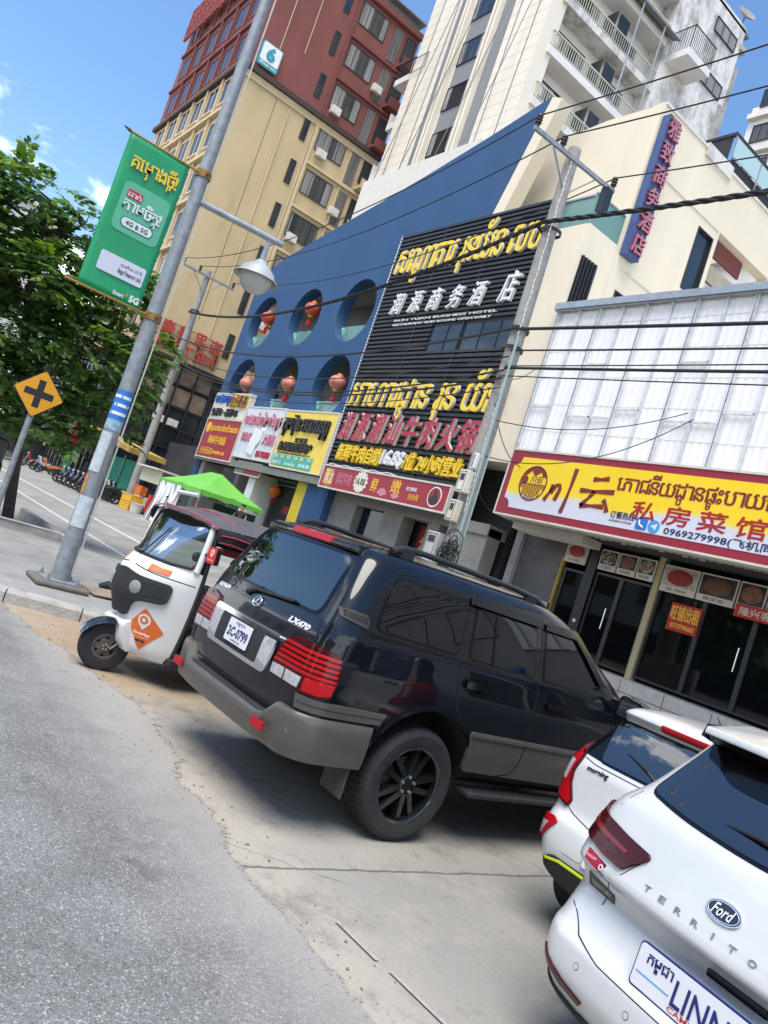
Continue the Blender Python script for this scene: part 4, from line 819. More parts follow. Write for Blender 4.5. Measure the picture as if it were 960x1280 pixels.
w.fbox(E, 15.3, 27.7, ZR - 0.1, ZR + 0.35, 0.02, 0.3); w.fbox(S, -73, -54, ZR - 0.1, ZR + 0.35, 0.02, 0.3); w.build('red_mouldings', 'red_trim', t)
w = MB(); w.fbox(E, 18.27, 18.3, 14, ZB - 0.8, 0.0, 0.012); w.build('render_joint', 'dark_band', t)
for i, z in enumerate(FL):
    fr = 'dark_metal'
    E2 = east(-54.2 + 0.025)
    window(t, E2, 20.75, 21.25, z - 1.85, z, fr, depth=0.02, w=0.06, mull=1)
    window(t, E2, 22.15, 24.62, z - 1.85, z, fr, depth=0.02, mull=4, curtain=0.75 if i not in (3,) else 0.1, w=0.06)
    lv = MB(); lv.fbox(E2, 25.28, 26.05, z - 2.7, z, -0.02, 0.0); o = lv.build('louvre_panel', 'black', t)
    lv = MB()
    for k in range(7): lv.fbox(E2, 25.3 + k * 0.11, 25.35 + k * 0.11, z - 2.7, z, 0.0, 0.05)
    lv.build('louvre_bars', 'curtain', o)
    window(t, E2, 26.4, 27.4, z - 2.1, z, fr, depth=0.02, mull=2, w=0.06)
    if i > 1:
        a = MB(); a.fbox(E2, 26.3, 27.55, z - 2.75, z - 2.55, 0, 0.9); a.fbox(E2, 26.3, 27.55, z - 2.55, z - 2.0, 0.82, 0.9); a.build('balcony', 'red_trim' if z > ZB else 'beige_trim', t)
        a = MB(); a.fbox(E2, 26.9, 27.5, z - 2.3, z - 1.8, 0.02, 0.35); a.lathe([(0, 0), (0.22, 0), (0.22, 0.02), (0, 0.02)], 16, Fr(E2.p(27.25, z - 2.0, 0.35), (0, 1, 0), (0, 0, 1))); a.build('air_conditioner_unit', 'white', t)
# west part of the street front: recessed window grid
for i, z in enumerate(FL):
    cols = [(-71.6 + 2.9 * k, -69.4 + 2.9 * k) for k in range(6)]
    S2 = south(15.35 - 0.025)
    for x0, x1 in cols:
        window(t, S2, x0, x1, z - 2.0, z + 0.1, 'red_trim' if z > ZB else 'beige_trim', depth=0.02, mull=2, w=0.16)
    q = MB(); q.fbox(S2, -72.6, -54.6, z + 0.5, z + 0.72, 0.0, 0.3 if z < ZB else 0.2)
    for x0, x1 in cols: q.fbox(S2, x1 + 0.2, x1 + 0.5, z - 2.6, z + 0.5, 0.0, 0.16)
    q.build('front_grid', 'red_trim' if z > ZB else 'beige_trim', t)
q = MB()                                                            # red lattice of the rooftop lettering
for i in range(11):
    x = -72.4 + i * 1.7
    q.frame(S, x, x + 1.3, ZR - 2.1, ZR + 0.9, 0.16, 0.4, 0.62); q.fbox(S, x + 0.55, x + 0.73, ZR - 2.0, ZR + 0.8, 0.42, 0.6); q.fbox(S, x + 0.1, x + 1.2, ZR - 0.9, ZR - 0.72, 0.42, 0.6); q.fbox(S, x + 0.1, x + 1.2, ZR - 0.1, ZR + 0.06, 0.42, 0.6)
q.build('rooftop_lattice', mat('lattice_red', (0.28, 0.055, 0.04), 0.6, var=0.25), t)
q = MB(); q.fbox(E, 23.5, 27.4, ZR + 0.35, ZR + 1.3, -3, -0.5); q.fbox(E, 23.0, 27.7, ZR + 1.3, ZR + 1.42, -3.2, 0.1); q.build('rooftop_room', 'tower_grey', t)
for i, (y, z) in enumerate(((22.25, 15.4), (22.3, 22.4), (24.8, 25.9), (22.3, 32.7), (24.9, 36.2), (22.35, 29.2))):
    q = MB(); q.fbox(E, y, y + 0.8, z - 0.15, z + 0.42, 0.05, 0.42); q.lathe([(0.04, 0), (0.22, 0), (0.22, 0.02), (0.04, 0.02)], 16, Fr(E.p(y + 0.32, z + 0.13, 0.42), (0, 1, 0), (0, 0, 1))); q.build('air_conditioner_unit', 'pale_trim', t)
for y in (19.4, 21.62, 25.1):
    q = MB(); q.tube([(-54.12, y, 11.0), (-54.12, y, 30.9)], 0.055, 6); q.build('drain_pipe', 'beige_trim', t)
q = MB(); q.tube([(-53.9, 17.2, 32.4), (-53.95, 17.25, ZR)], 0.03, 5); q.tube([(-53.9, 19.0, 35), (-53.95, 19.0, ZR)], 0.03, 5); q.build('cables', 'beige_trim', t)
# glazed lower storeys
q = MB(); q.box(-72.5, -54.9, 15.9, 30, 0.3, 10.75); q.build('lower_block', mat('dark_glazing', (0.018, 0.024, 0.03), 0.12, var=0.5, vscale=0.5), t)
q = MB()
EG = east(-54.85); SG = south(15.85)
for k in range(9): q.fbox(EG, 15.9 + k * 1.3, 16.02 + k * 1.3, 0.4, 10.75, 0, 0.12)
for z in (4.6, 6.1, 7.6, 9.2, 10.6): q.fbox(EG, 15.9, 30, z, z + 0.12, 0, 0.13); q.fbox(SG, -72.5, -54.8, z, z + 0.12, 0, 0.13)
for k in range(13): q.fbox(SG, -72.5 + k * 1.4, -72.38 + k * 1.4, 0.4, 10.75, 0, 0.12)
q.build('glazing_bars', 'dark_metal', t)
M['papered'] = mat('papered_glass', (0.20, 0.145, 0.10), 0.35, var=0.45, vscale=1.2)
for k in range(9):
    for z in (7.75, 9.32):
        if k not in (4, 7): q = MB(); q.fbox(EG, 16.05 + k * 1.3, 17.17 + k * 1.3, z, z + 1.26, 0.0, 0.03); q.build('papered_pane', 'papered', t)
q = MB(); q.fbox(E, 15.3, 30.2, 10.55, 10.8, -0.4, 0.05); q.build('lower_ledge', 'dark_band', t)
for y in (17.6, 18.7):
    q = MB(); q.fbox(EG, y, y + 0.75, 6.25, 6.75, 0.2, 0.5); q.lathe([(0.05, 0), (0.24, 0), (0.24, 0.02), (0.05, 0.02)], 18, Fr(EG.p(y + 0.32, 6.52, 0.5), (0, 1, 0), (0, 0, 1))); q.build('air_conditioner_unit', 'pale_trim', t, bevel=0.02)
q = MB(); q.prism(south(15.9), [(-55, 4.4), (-44.2, 3.5), (-44.2, 3.2), (-55, 4.1)], 0.0, 2.2); q.build('ochre_awning', mat('ochre_awning', (0.40, 0.25, 0.05), 0.7, var=0.3, vscale=1.5, stain=0.5, stain_col=(0.1, 0.06, 0.02)), t)
q = MB(); q.box(-54.9, -40.6, 19.5, 29, 0.3, 5.2); q.build('annex', 'dark_int', t)
# number sign and spa lettering
s = thing('number_sign', 'white square sign with a teal number 6 on the red wall', 'sign', (-53.9, 16.7, 33)); s['wc'] = 1
E3 = east(-53.85)
q = MB(); q.prism(E3, rrect(15.95, 17.55, 32.25, 34.0, 0.15), -0.2, 0); q.build('sign_board', mat('sign_teal_edge', (0.04, 0.30, 0.36), 0.5), s); q = MB(); q.prism(E3, rrect(16.02, 17.48, 32.62, 33.93, 0.12), 0, 0.03); q.build('white_panel', 'white', s)
lettering('number', '6', E3, 16.4, 17.1, 32.75, 33.82, M['sign_teal'] if 'sign_teal' in M else mat('teal_number', (0.02, 0.28, 0.33), 0.5), s, 0.03, c0=0.03, bold=0.05); lettering('name_letters', '8Days Inn', E3, 16.1, 17.4, 32.33, 32.56, 'white', s, 0.03, bold=0.02)
s = thing('spa_lettering', 'red Chinese and SPA letters on a frame on the beige wall', 'sign', (-54, 19.5, 11)); s['wc'] = 1
E3 = east(-54.0); q = MB()
for z in (12.15, 12.95, 11.1, 11.75): q.fbox(E3, 15.7, 20.6, z, z + 0.04, 0.0, 0.05)
for y in (15.9, 17.4, 18.9, 20.4): q.fbox(E3, y, y + 0.04, 11.0, 13.0, -0.2, 0.02)
q.build('frame', 'red_trim', s)
M['neon_red'] = mat('letter_red', (0.42, 0.04, 0.03), 0.5)
for i, ch in enumerate('康养足道'): lettering('letter', ch, E3, 15.9 + i * 1.22, 16.85 + i * 1.22, 12.1, 13.05, 'neon_red', s, 0.12, c0=0.05, bold=0.02)
lettering('letters', 'FOOT SPA', E3, 15.9, 20.4, 11.1, 11.85, 'neon_red', s, 0.12, c0=0.05, bold=0.02)

# ------------------------------------------------------------------ the cream tiled tower with balconies
t = thing('apartment_tower', 'cream tiled apartment tower with grey vertical strips and railed side balconies', 'building', (-44, 34, 0)); t['wc'] = 1
S = south(26.0); E = east(-37.7); ZT = 47.0
q = MB(); q.box(-50.7, -36.52, 26, 27.2, 0.4, ZT); q.box(-50.7, -37.7, 27.2, 36, 0.4, ZT); q.build('tiled_wall', 'tower_wall', t)
q = MB()
for k in range(38): q.fbox(S, -50.7, -36.5, 16 + k * 0.82, 16.02 + k * 0.82, 0, 0.006)
for x in (-49.6, -48.2, -47.2, -39.4, -38.3, -37.4): q.fbox(S, x, x + 0.02, 16, ZT, 0, 0.006)
q.build('tile_joints', mat('tile_joint', (0.52, 0.46, 0.36), 0.8), t)
q = MB()
for x0, x1 in ((-46.7, -45.75), (-41.25, -40.25)): q.fbox(S, x0, x1, 10, ZT, 0.0, 0.05)
q.build('grey_strips', 'tower_grey', t)
q = MB()
for x in (-45.6, -45.15, -41.95, -41.5): q.fbox(S, x, x + 0.22, 10, ZT, 0.0, 0.4)
q.build('vertical_fins', 'tower_wall', t)
q = MB(); q.fbox(S, -44.7, -42.2, 10, ZT, 0.0, 0.03); q.build('grey_spandrels', 'tower_grey', t)
for k in range(9):
    z = 20.2 + 3.38 * k
    window(t, south(25.96), -44.65, -42.25, z - 1.75, z, 'dark_metal', depth=0.0, mull=3, curtain=0.35, w=0.07)
q = MB()
for x, dx in ((-49.9, 0.9), (-47.9, 1.0), (-39.8, 0.5), (-38.0, 0.7)): q.tube([S.p(x, 20, 0.05), S.p(x + dx * 0.3, 30, 0.05), S.p(x + dx, ZT, 0.05)], 0.025, 5)
for x, dx in ((-51.4, 6.5), (-48.5, 7), (-44.5, 7.0), (-41.5, 6.0)): q.tube([S.p(x, 22, 0.6), S.p(x + dx * 0.45, 33, 0.5), S.p(x + dx, ZT, 0.5)], 0.03, 5)
q.build('hanging_cables', 'tower_grey', t)
# side face with balconies
q = MB(); q.box(-37.72, -37.68, 27.2, 36, 10, ZT); q.build('balcony_wall', 'tower_white', t)
for k in range(7):
    z = 24.25 + 3.38 * k - 0.35                                     # slab underside
    y1 = 33.1 if k in (0, 1, 2, 3) else 36.0
    q = MB(); q.box(-37.68, -36.35, 26.75, 36.0, z, z + 0.5); o = q.build('balcony_slab', 'mould' if k in (4, 2) else 'tower_white', t)
    q = MB(); F = east(-36.42)
    for j in range(46): yy = 26.85 + j * 0.2; q.fbox(F, yy, yy + 0.03, z + 0.5, z + 1.45, -0.02, 0.02)
    q.fbox(F, 26.8, 36.0, z + 1.45, z + 1.52, -0.04, 0.04); q.fbox(F, 26.8, 36, z + 0.62, z + 0.66, -0.03, 0.03)
    for j in range(6): q.fbox(south(26.83), -37.6 + j * 0.2, -37.57 + j * 0.2, z + 0.5, z + 1.45, 0, 0.03)
    q.fbox(south(26.83), -37.65, -36.4, z + 1.45, z + 1.5, -0.02, 0.04); q.build('railing', 'yellow_rail', o)
    window(t, east(-37.66), 28.0, 30.7, z + 0.55, z + 2.75, 'dark_metal', 'window', mull=4, depth=0.0, curtain=0.6, w=0.07)
    window(t, east(-37.66), 32.6, 34.8, z + 0.55, z + 2.75, 'dark_metal', 'window', mull=3, depth=0.0, curtain=0.3, w=0.07)
    q = MB(); q.fbox(south(31.35), -37.6, -36.55, z + 0.5, z + 2.7, 0, 0.03); q.build('balcony_partition', mat('grille_dark', (0.06, 0.06, 0.06), 0.7), t)
    for yy in (27.3, 31.6):
        q = MB(); q.box(-37.6, -37.25, yy, yy + 0.7, z + 1.5, z + 2.1); q.tube([(-37.2, yy + 0.35, z + 1.8), (-37.25, yy + 0.35, z + 1.8)], 0.22, 16); q.build('air_conditioner_unit', 'white', t, bevel=0.03)
    q = MB(); q.fbox(east(-36.5), 31.5, 32.5, z + 0.6, z + 2.6, 0, 0.03); q.build('security_grille', 'dark_metal', t)
# weathered taller part
q = MB(); q.box(-50, -36.4, 36, 43.4, 0.4, 47.4); q.build('weathered_wall', 'mould', t)
for z in (42.2, 46.0): window(t, east(-36.36), 40.0, 42.7, z - 1.1, z, 'dark_metal', 'curtain', mull=3, depth=0.0, w=0.08)
for z in (37.6, 33.9): window(t, east(-36.36), 40.2, 42.6, z - 1.1, z, 'dark_metal', 'window', mull=3, depth=0.0, w=0.08)
q = MB(); q.box(-37.6, -36.5, 43.4, 44.0, 20, 44.6); q.box(-36.4, -36.25, 42.9, 43.4, 30, 41); q.box(-37.5, -36.2, 43.2, 43.9, 45.6, 46.0); q.build('side_shaft', mat('mossy_wall', (0.36, 0.34, 0.31), 0.9, stain=1.0, sscale=0.8, stain_col=(0.03, 0.03, 0.025)), t)
q = MB()                                                            # small caged balcony and its canopy
q.box(-36.4, -34.6, 36.4, 39.0, 39.9, 40.4); o = q.build('small_balcony', 'tower_white', t)
q = MB()
for j in range(15): q.fbox(east(-34.66), 36.45 + j * 0.18, 36.48 + j * 0.18, 40.4, 42.0, 0, 0.03); 
for j in range(9): q.fbox(south(36.45), -36.3 + j * 0.2, -36.27 + j * 0.2, 40.4, 42.0, 0, 0.03)
q.fbox(east(-34.66), 36.4, 39, 42.0, 42.06, 0, 0.05); q.fbox(south(36.45), -36.4, -34.6, 42.0, 42.06, 0, 0.05); q.build('cage', 'dark_metal', o)
q = MB(); q.prism(south(37.0), [(-37.7, 42.2), (-35.6, 41.2), (-35.6, 41.3), (-37.7, 42.35)], 0.5, 7.0); q.build('canopy', 'tower_grey', t)
q = MB(); q.tube([(-35.7, 32.4, 34), (-35.7, 32.4, 41.3)], 0.06, 8); q.tube([(-35.7, 34.8, 34), (-35.7, 34.8, 41.3)], 0.06, 8); q.build('canopy_posts', 'steel', t)
q = MB(); q.box(-50.7, -36.4, 26, 44, ZT, ZT + 0.2); q.frame(S, -50.7, -48.9, 36.9, 38.1, 0.05, 0.1, 0.15)
q.build('roof', 'tower_grey', t)
q = MB(); q.fbox(S, -52.6, -50.7, 36.5, 37.0, -6, 0.1); o = q.build('corner_balcony', 'tower_white', t)
q = MB(); [q.fbox(S, -52.6 + j * 0.17, -52.57 + j * 0.17, 37.0, 38.3, 0.02, 0.06) for j in range(12)]; q.fbox(S, -52.6, -50.6, 38.3, 38.36, 0, 0.08); q.build('cage', 'dark_metal', o)
for k in range(3):
    z = 33.0 - k * 4.2; q = MB(); q.box(-52.3, -50.7, 26.3, 31, z, z + 0.5); q.box(-52.3, -52.2, 26.3, 31, z + 0.5, z + 1.4); q.build('rear_balcony', 'tower_white', t)
q = MB(); q.lathe([(0.0, 0.0), (0.35, 0.04), (0.62, 0.15), (0.76, 0.28), (0.73, 0.28), (0.35, 0.08), (0, 0.03)], 28, Fr((-36.6, 43.0, 48.2), (0.3, 0.9, 0), (-0.5, 0.2, 0.85))); q.tube([(-36.6, 43.0, 47.4), (-36.6, 43.0, 48.2)], 0.06, 6); q.build('satellite_dish', 'tower_grey', t, smooth=40)

# distant grey-white block, right edge of the view
t = thing('apartment_tower', 'distant grey and white block at the right edge behind the glass terrace', 'building', (-36, 62, 0)); t['wc'] = 1
q = MB(); q.box(-44.3, -36, 57, 75, 0.4, 52.2); q.build('wall', 'tower_white', t)
for k in range(5):
    q = MB(); q.fbox(east(-36), 57, 75, 36.4 + k * 3.6, 37.0 + k * 3.6, 0, 0.9); q.fbox(south(57), -44.3, -36, 36.4 + k * 3.6, 36.9 + k * 3.6, 0, 0.5); q.build('balcony_slab', 'pale_trim', t)
    window(t, south(56.95), -43.6, -41.2, 37.6 + k * 3.6, 39.4 + k * 3.6, depth=0, mull=3, w=0.12); window(t, south(56.95), -40.2, -37.6, 37.6 + k * 3.6, 39.6 + k * 3.6, depth=0, mull=3, w=0.12)
# ------------------------------------------------------------------ car bodies
def pchip(xs, ys):
    n = len(xs); h = [xs[i + 1] - xs[i] for i in range(n - 1)]; d = [(ys[i + 1] - ys[i]) / h[i] for i in range(n - 1)]; m = [0.0] * n
    m[0] = d[0]; m[-1] = d[-1]
    for i in range(1, n - 1):
        if d[i - 1] * d[i] > 0:
            a = 2 * h[i] + h[i - 1]; b_ = h[i] + 2 * h[i - 1]; m[i] = (a + b_) / (a / d[i - 1] + b_ / d[i])
    def f(x):
        i = 0
        while i < n - 2 and x > xs[i + 1]: i += 1
        t = (x - xs[i]) / h[i]; t2 = t * t; t3 = t2 * t
        return (2 * t3 - 3 * t2 + 1) * ys[i] + (t3 - 2 * t2 + t) * h[i] * m[i] + (-2 * t3 + 3 * t2) * ys[i + 1] + (t3 - t2) * h[i] * m[i + 1]
    return f
M['arch_liner'] = mat('arch_liner', (0.012, 0.012, 0.012), 0.9)
class Hull:
    """rows: (z, rear y, front y, half width, rear corner rx, ry, rear bow, side bow)"""
    def __init__(s, rows, sub=5):
        s.rows = rows; idx = [float(i) for i in range(len(rows))]
        s.fn = [pchip(idx, [r[k] for r in rows]) for k in range(len(rows[0]))]
        s.rings = [s.ring([f(i / sub) for f in s.fn]) for i in range((len(rows) - 1) * sub + 1)]
        n = len(s.rings[0]); s.v = [p for r in s.rings for p in r]; s.f = []
        for i in range(len(s.rings) - 1):
            for k in range(n): j = (k + 1) % n; s.f.append((i * n + k, i * n + j, (i + 1) * n + j, (i + 1) * n + k))
        s.f.append(tuple(range(n - 1, -1, -1))); s.f.append(tuple((len(s.rings) - 1) * n + k for k in range(n)))
        s.bvh = BVHTree.FromPolygons([Vector(p) for p in s.v], s.f)
    def half(s, r):
        z, yr, yf, w, rx, ry, bow, sb = r; rx = min(rx, w * 0.8); pts = []
        for i in range(9): pts.append(((w - rx) * i / 9, yr))
        for i in range(9): a = math.pi / 2 * i / 9; pts.append((w - rx + rx * math.sin(a), yr + ry - ry * math.cos(a)))
        fr = min(0.3, w * 0.7); fy = min(0.45, (yf - yr) * 0.2)
        for i in range(24): pts.append((w, yr + ry + (yf - fy - yr - ry) * i / 24))
        for i in range(7): a = math.pi / 2 * i / 7; pts.append((w - fr + fr * math.cos(a), yf - fy + fy * math.sin(a)))
        for i in range(5): pts.append(((w - fr) * (1 - i / 4), yf))
        ym = (yr + yf) / 2; L = (yf - yr) / 2; out = []
        for x, y in pts:
            q = max(0.0, (ym - y) / L)
            y2 = y - bow * (1 - (x / max(w, 1e-3)) ** 2) * q ** 3
            out.append((x * (1 - sb * ((y - ym) / L) ** 2 / max(w, 0.2)), y2))
        return out
    def ring(s, r):
        h = s.half(r); return [(x, y, r[0]) for x, y in h] + [(-x, y, r[0]) for x, y in h[-2:0:-1]]
    def cast(s, o, d):
        loc, nor, i, dist = s.bvh.ray_cast(Vector(o), Vector(d)); return (loc, nor) if loc is not None else (None, None)
    def body(s, name, m, parent, arches=(), T=None):
        """skin with wheel openings cut through"""
        mb = MB(); mb.v = list(s.v); mb.f = list(s.f); mb.mi = [0] * len(s.f)
        o = mb.build(name, [m, 'arch_liner'], parent)
        for y, z, r, w in arches:
            c = MB(); c.lathe([(0.0, 0.2), (r, 0.2), (r, -w), (0, -w)], 48, Fr((1.2, y, z), (0, 1, 0), (0, 0, 1)))
            c.lathe([(0.0, 0.2), (r, 0.2), (r, -w), (0, -w)], 48, Fr((-1.2, y, z), (0, -1, 0), (0, 0, 1)))
            c.mi = [1] * len(c.f); co = c.build('cutter', [m, 'arch_liner'], parent)
            md = o.modifiers.new('cut', 'BOOLEAN'); md.operation = 'DIFFERENCE'; md.solver = 'EXACT'; md.object = co
            me = bpy.data.meshes.new_from_object(o.evaluated_get(bpy.context.evaluated_depsgraph_get()))
            o.modifiers.clear(); o.data = me; bpy.data.objects.remove(co)
        for p in o.data.polygons: p.use_smooth = True
        o.data.set_sharp_from_angle(angle=R_(38)); o.data.name = name
        return o
def inset(poly, d):
    out = []; N = len(poly); A = sum(poly[i][0] * poly[(i + 1) % N][1] - poly[(i + 1) % N][0] * poly[i][1] for i in range(N)); sg = 1 if A > 0 else -1
    for i in range(N):
        p = Vector(poly[i]); a = (p - Vector(poly[i - 1])); b_ = Vector(poly[(i + 1) % N]) - p
        if a.length < 1e-7 or b_.length < 1e-7: out.append(tuple(p)); continue
        a.normalize(); b_.normalize(); n = Vector((-a.y - b_.y, a.x + b_.x)) * sg
        if n.length < 1e-6: n = Vector((-a.y, a.x)) * sg
        n.normalize(); k = max(0.45, n.dot(Vector((-a.y, a.x)) * sg)); q = p + n * (d / k); out.append((q.x, q.y))
    return out
def flat_fill(poly):
    bm = bmesh.new(); vs = [bm.verts.new((a, b, 0)) for a, b in poly]
    for t in tessellate_polygon([[Vector((a, b, 0)) for a, b in poly]]):
        if len(set(t)) < 3: continue
        try: bm.faces.new([vs[i] for i in t])
        except ValueError: pass
    return bm
def panel(name, H, poly, mode, off, thick, m, parent, maxlen=0.07, axis=(0.55, 0.55), smooth=35):
    """A sheet with the outline `poly`, laid on hull H: R/L side (y,z), B back (x,z), W/V round a rear corner (angle,z), T top (x,y)."""
    bm = flat_fill(poly)
    for _ in range(6):
        es = [e for e in bm.edges if e.calc_length() > maxlen]
        if not es: break
        bmesh.ops.subdivide_edges(bm, edges=es, cuts=1); bmesh.ops.triangulate(bm, faces=[q for q in bm.faces if len(q.verts) > 3])
    bm.verts.index_update(); bm.verts.ensure_lookup_table(); outer = []; inner = []
    for v in bm.verts:
        a, b, _ = v.co
        if mode == 'R': o_, d = (4, a, b), (-1, 0, 0)
        elif mode == 'L': o_, d = (-4, a, b), (1, 0, 0)
        elif mode == 'B': o_, d = (a, -4, b), (0, 1, 0)
        elif mode == 'T': o_, d = (a, b, 5), (0, 0, -1)
        else:
            sx = 1 if mode == 'W' else -1
            dx, dy = math.cos(a) * sx, math.sin(a); o_, d = (axis[0] * sx + dx * 3, axis[1] + dy * 3, b), (-dx, -dy, 0)
        loc, nor = H.cast(o_, d)
        if loc is None: loc = Vector(o_) + Vector(d) * 3.2; nor = -Vector(d)
        if nor.dot(Vector(d)) > 0: nor = -nor
        outer.append(loc + nor * off); inner.append(loc + nor * (off - thick))
    n = len(outer); fs = [tuple(v.index for v in q.verts) for q in bm.faces]; bd = [tuple(v.index for v in e.verts) for e in bm.edges if len(e.link_faces) == 1]
    bm.free(); mb = MB(); mb.add(outer + inner, fs + [tuple(i + n for i in reversed(q)) for q in fs] + [(i, j, n + j, n + i) for i, j in bd])
    return mb.build(name, m, parent, smooth=smooth, weld=False)
def ang(x, y, axis=(0.55, 0.55)): return math.atan2(y - axis[1], abs(x) - axis[0])
def line_poly(pts, w):
    L = []; Rr = []
    for i, p in enumerate(pts):
        d = Vector(pts[min(i + 1, len(pts) - 1)]) - Vector(pts[max(i - 1, 0)]); n = Vector((-d.y, d.x)).normalized() * w / 2; p = Vector(p); L.append(tuple(p + n)); Rr.append(tuple(p - n))
    return L + Rr[::-1]
def surf_frame(H, x, z, mode='B'):
    loc, n = H.cast((x, -4, z) if mode == 'B' else (4, x, z), (0, 1, 0) if mode == 'B' else (-1, 0, 0))
    if n.dot(Vector((0, 1, 0) if mode == 'B' else (-1, 0, 0))) > 0: n = -n
    r = Vector((1, 0, 0)) if mode == 'B' else Vector((0, 1, 0)); u = n.cross(r).normalized(); return Fr(loc, u.cross(n), u)
def wheel(parent, x, y, z, R, width, rim, spokes, m_rim='black', side=1, steer=0.0, style='double', hub='matte_black'):
    """tyre > rim > disc; axis along x, outer face towards +side"""
    s = side; Q = Matrix.Translation((x, y, z)) @ Matrix.Rotation(steer, 4, 'Z')
    F = Fr((0, 0, 0), (0, s, 0), (0, 0, 1)); w2 = width / 2
    prof = [(rim - 0.012, -w2 * 0.86), (rim + 0.012, -w2 * 0.92), (R * 0.9, -w2), (R * 0.965, -w2 * 0.9), (R * 0.995, -w2 * 0.72), (R, -w2 * 0.3), (R, w2 * 0.3), (R * 0.995, w2 * 0.72), (R * 0.965, w2 * 0.9), (R * 0.9, w2), (rim + 0.035, w2 * 0.97), (rim + 0.012, w2 * 0.92), (rim - 0.012, w2 * 0.86)]
    t = MB(); t.lathe(prof, 64, F)
    for k in range(54):                                             # tread blocks
        a = 2 * math.pi * k / 54
        for c0 in (-0.62, -0.2, 0.22):
            a2 = a + (0.03 if c0 == -0.2 else 0)
            q = [F.p(rr_ * math.cos(a2 + da), rr_ * math.sin(a2 + da), w2 * (c0 + dc)) for rr_ in (R - 0.004, R + 0.006) for da in (0, 0.075) for dc in (0, 0.38)]
            t.add(q, [(0, 1, 3, 2), (4, 6, 7, 5), (0, 4, 5, 1), (2, 3, 7, 6), (0, 2, 6, 4), (1, 5, 7, 3)])
    o = t.build('wheel', 'rubber', parent, smooth=30, T=Q)
    r_ = MB(); r_.lathe([(rim, w2 * 0.90), (rim - 0.012, w2 * 0.93), (rim - 0.025, w2 * 0.85), (rim - 0.03, -w2 * 0.5), (rim - 0.03, -w2 * 0.55), (rim, -w2 * 0.8)], 48, F)
    dp = w2 * 0.62
    for k in range(spokes):
        a = 2 * math.pi * k / spokes
        for da, wd in (((-1, 0.040), (1, 0.040)) if style == 'double' else ((0, 0.06),)):
            d_ = Vector((math.cos(a), math.sin(a))); q_ = Vector((-d_.y, d_.x)); P0 = d_ * rim * 0.22 + q_ * da * 0.024; P1 = d_ * (rim - 0.026) + q_ * da * 0.058; n = (P1 - P0).normalized(); n = Vector((-n.y, n.x))
            for c in (1,):
                pts = [P0 + n * wd * 0.55, P1 + n * wd * 0.42, P1 - n * wd * 0.42, P0 - n * wd * 0.55]
                vs = [F.p(p.x, p.y, dp + (0.02 if i in (0, 3) else 0.005)) for i, p in enumerate(pts)] + [F.p(p.x * 1, p.y, dp - 0.05) for p in [P0 + n * wd * 0.8, P1 + n * wd * 0.75, P1 - n * wd * 0.75, P0 - n * wd * 0.8]]
                r_.add(vs, [(0, 1, 2, 3), (7, 6, 5, 4), (0, 4, 5, 1), (1, 5, 6, 2), (2, 6, 7, 3), (3, 7, 4, 0)])
    r_.lathe([(0, dp + 0.02), (rim * 0.18, dp + 0.02), (rim * 0.25, dp + 0.005), (rim * 0.26, dp - 0.06), (0, dp - 0.06)], 28, F)
    rim_o = r_.build('rim', m_rim, o, smooth=25, T=Q)
    d_ = MB(); d_.lathe([(0, dp - 0.06), (rim * 0.62, dp - 0.06), (rim * 0.62, dp - 0.085), (0, dp - 0.085)], 32, F); d_.build('brake_disc', M['rust'], rim_o, T=Q)
    b_ = MB(); b_.lathe([(0, -w2 * 0.3), (rim - 0.03, -w2 * 0.3), (rim - 0.03, -w2 * 0.34), (0, -w2 * 0.34)], 32, F); b_.build('back_plate', hub, rim_o, T=Q)
    n_ = MB()
    for k in range(5): a = 2 * math.pi * k / 5 + 0.3; n_.lathe([(0, dp + 0.035), (0.011, dp + 0.035), (0.013, dp), (0, dp)], 8, Fr(F.p(rim * 0.17 * math.cos(a) * 1.2, rim * 0.17 * 1.2 * math.sin(a)), (0, s, 0), (0, 0, 1)))
    n_.build('wheel_nuts', 'steel', rim_o, T=Q)
    return o
M['lens_bar'] = mat('lens_bar', (0.17, 0.006, 0.010), 0.3, coat=0.3); M['scuff'] = mat('scuffed_paint', (0.30, 0.285, 0.26), 0.7); M['gloss_rim'] = mat('gloss_black_rim', (0.012, 0.012, 0.013), 0.25, coat=0.8); M['handle'] = mat('dark_chrome', (0.12, 0.12, 0.125), 0.12, 1.0); M['rust'] = mat('rusty_disc', (0.13, 0.06, 0.035), 0.6, 0.3, var=0.4, vscale=12)
M['black_paint'] = mat('black_paint', (0.003, 0.004, 0.007), 0.3, coat=0.9, spec=0.12); M['white_paint'] = mat('white_paint', (0.56, 0.57, 0.565), 0.3, coat=0.8, spec=0.4, var=0.025, vscale=5, stain=0.12, sscale=3, stain_col=(0.38, 0.35, 0.30))
M['cladding'] = mat('grey_cladding', (0.105, 0.096, 0.084), 0.40, 0.2, var=0.18, vscale=1.5, stain=0.55, sscale=2.2, stain_col=(0.16, 0.145, 0.122), coat=0.2); M['visor'] = mat('visor_smoke', (0.008, 0.009, 0.010), 0.2, spec=0.4); M['step_pad'] = mat('step_pad', (0.026, 0.027, 0.029), 0.65, var=0.2, vscale=15)
M['plate_white'] = mat('plate_white', (0.70, 0.71, 0.73), 0.35); M['plate_blue'] = mat('plate_blue', (0.012, 0.02, 0.14), 0.4); M['car_black'] = mat('gloss_black', (0.004, 0.004, 0.005), 0.12, spec=0.35); M['seam'] = mat('panel_gap', (0.004, 0.004, 0.004), 0.9); M['grey_seam'] = mat('panel_gap_shade', (0.035, 0.035, 0.036), 0.8)

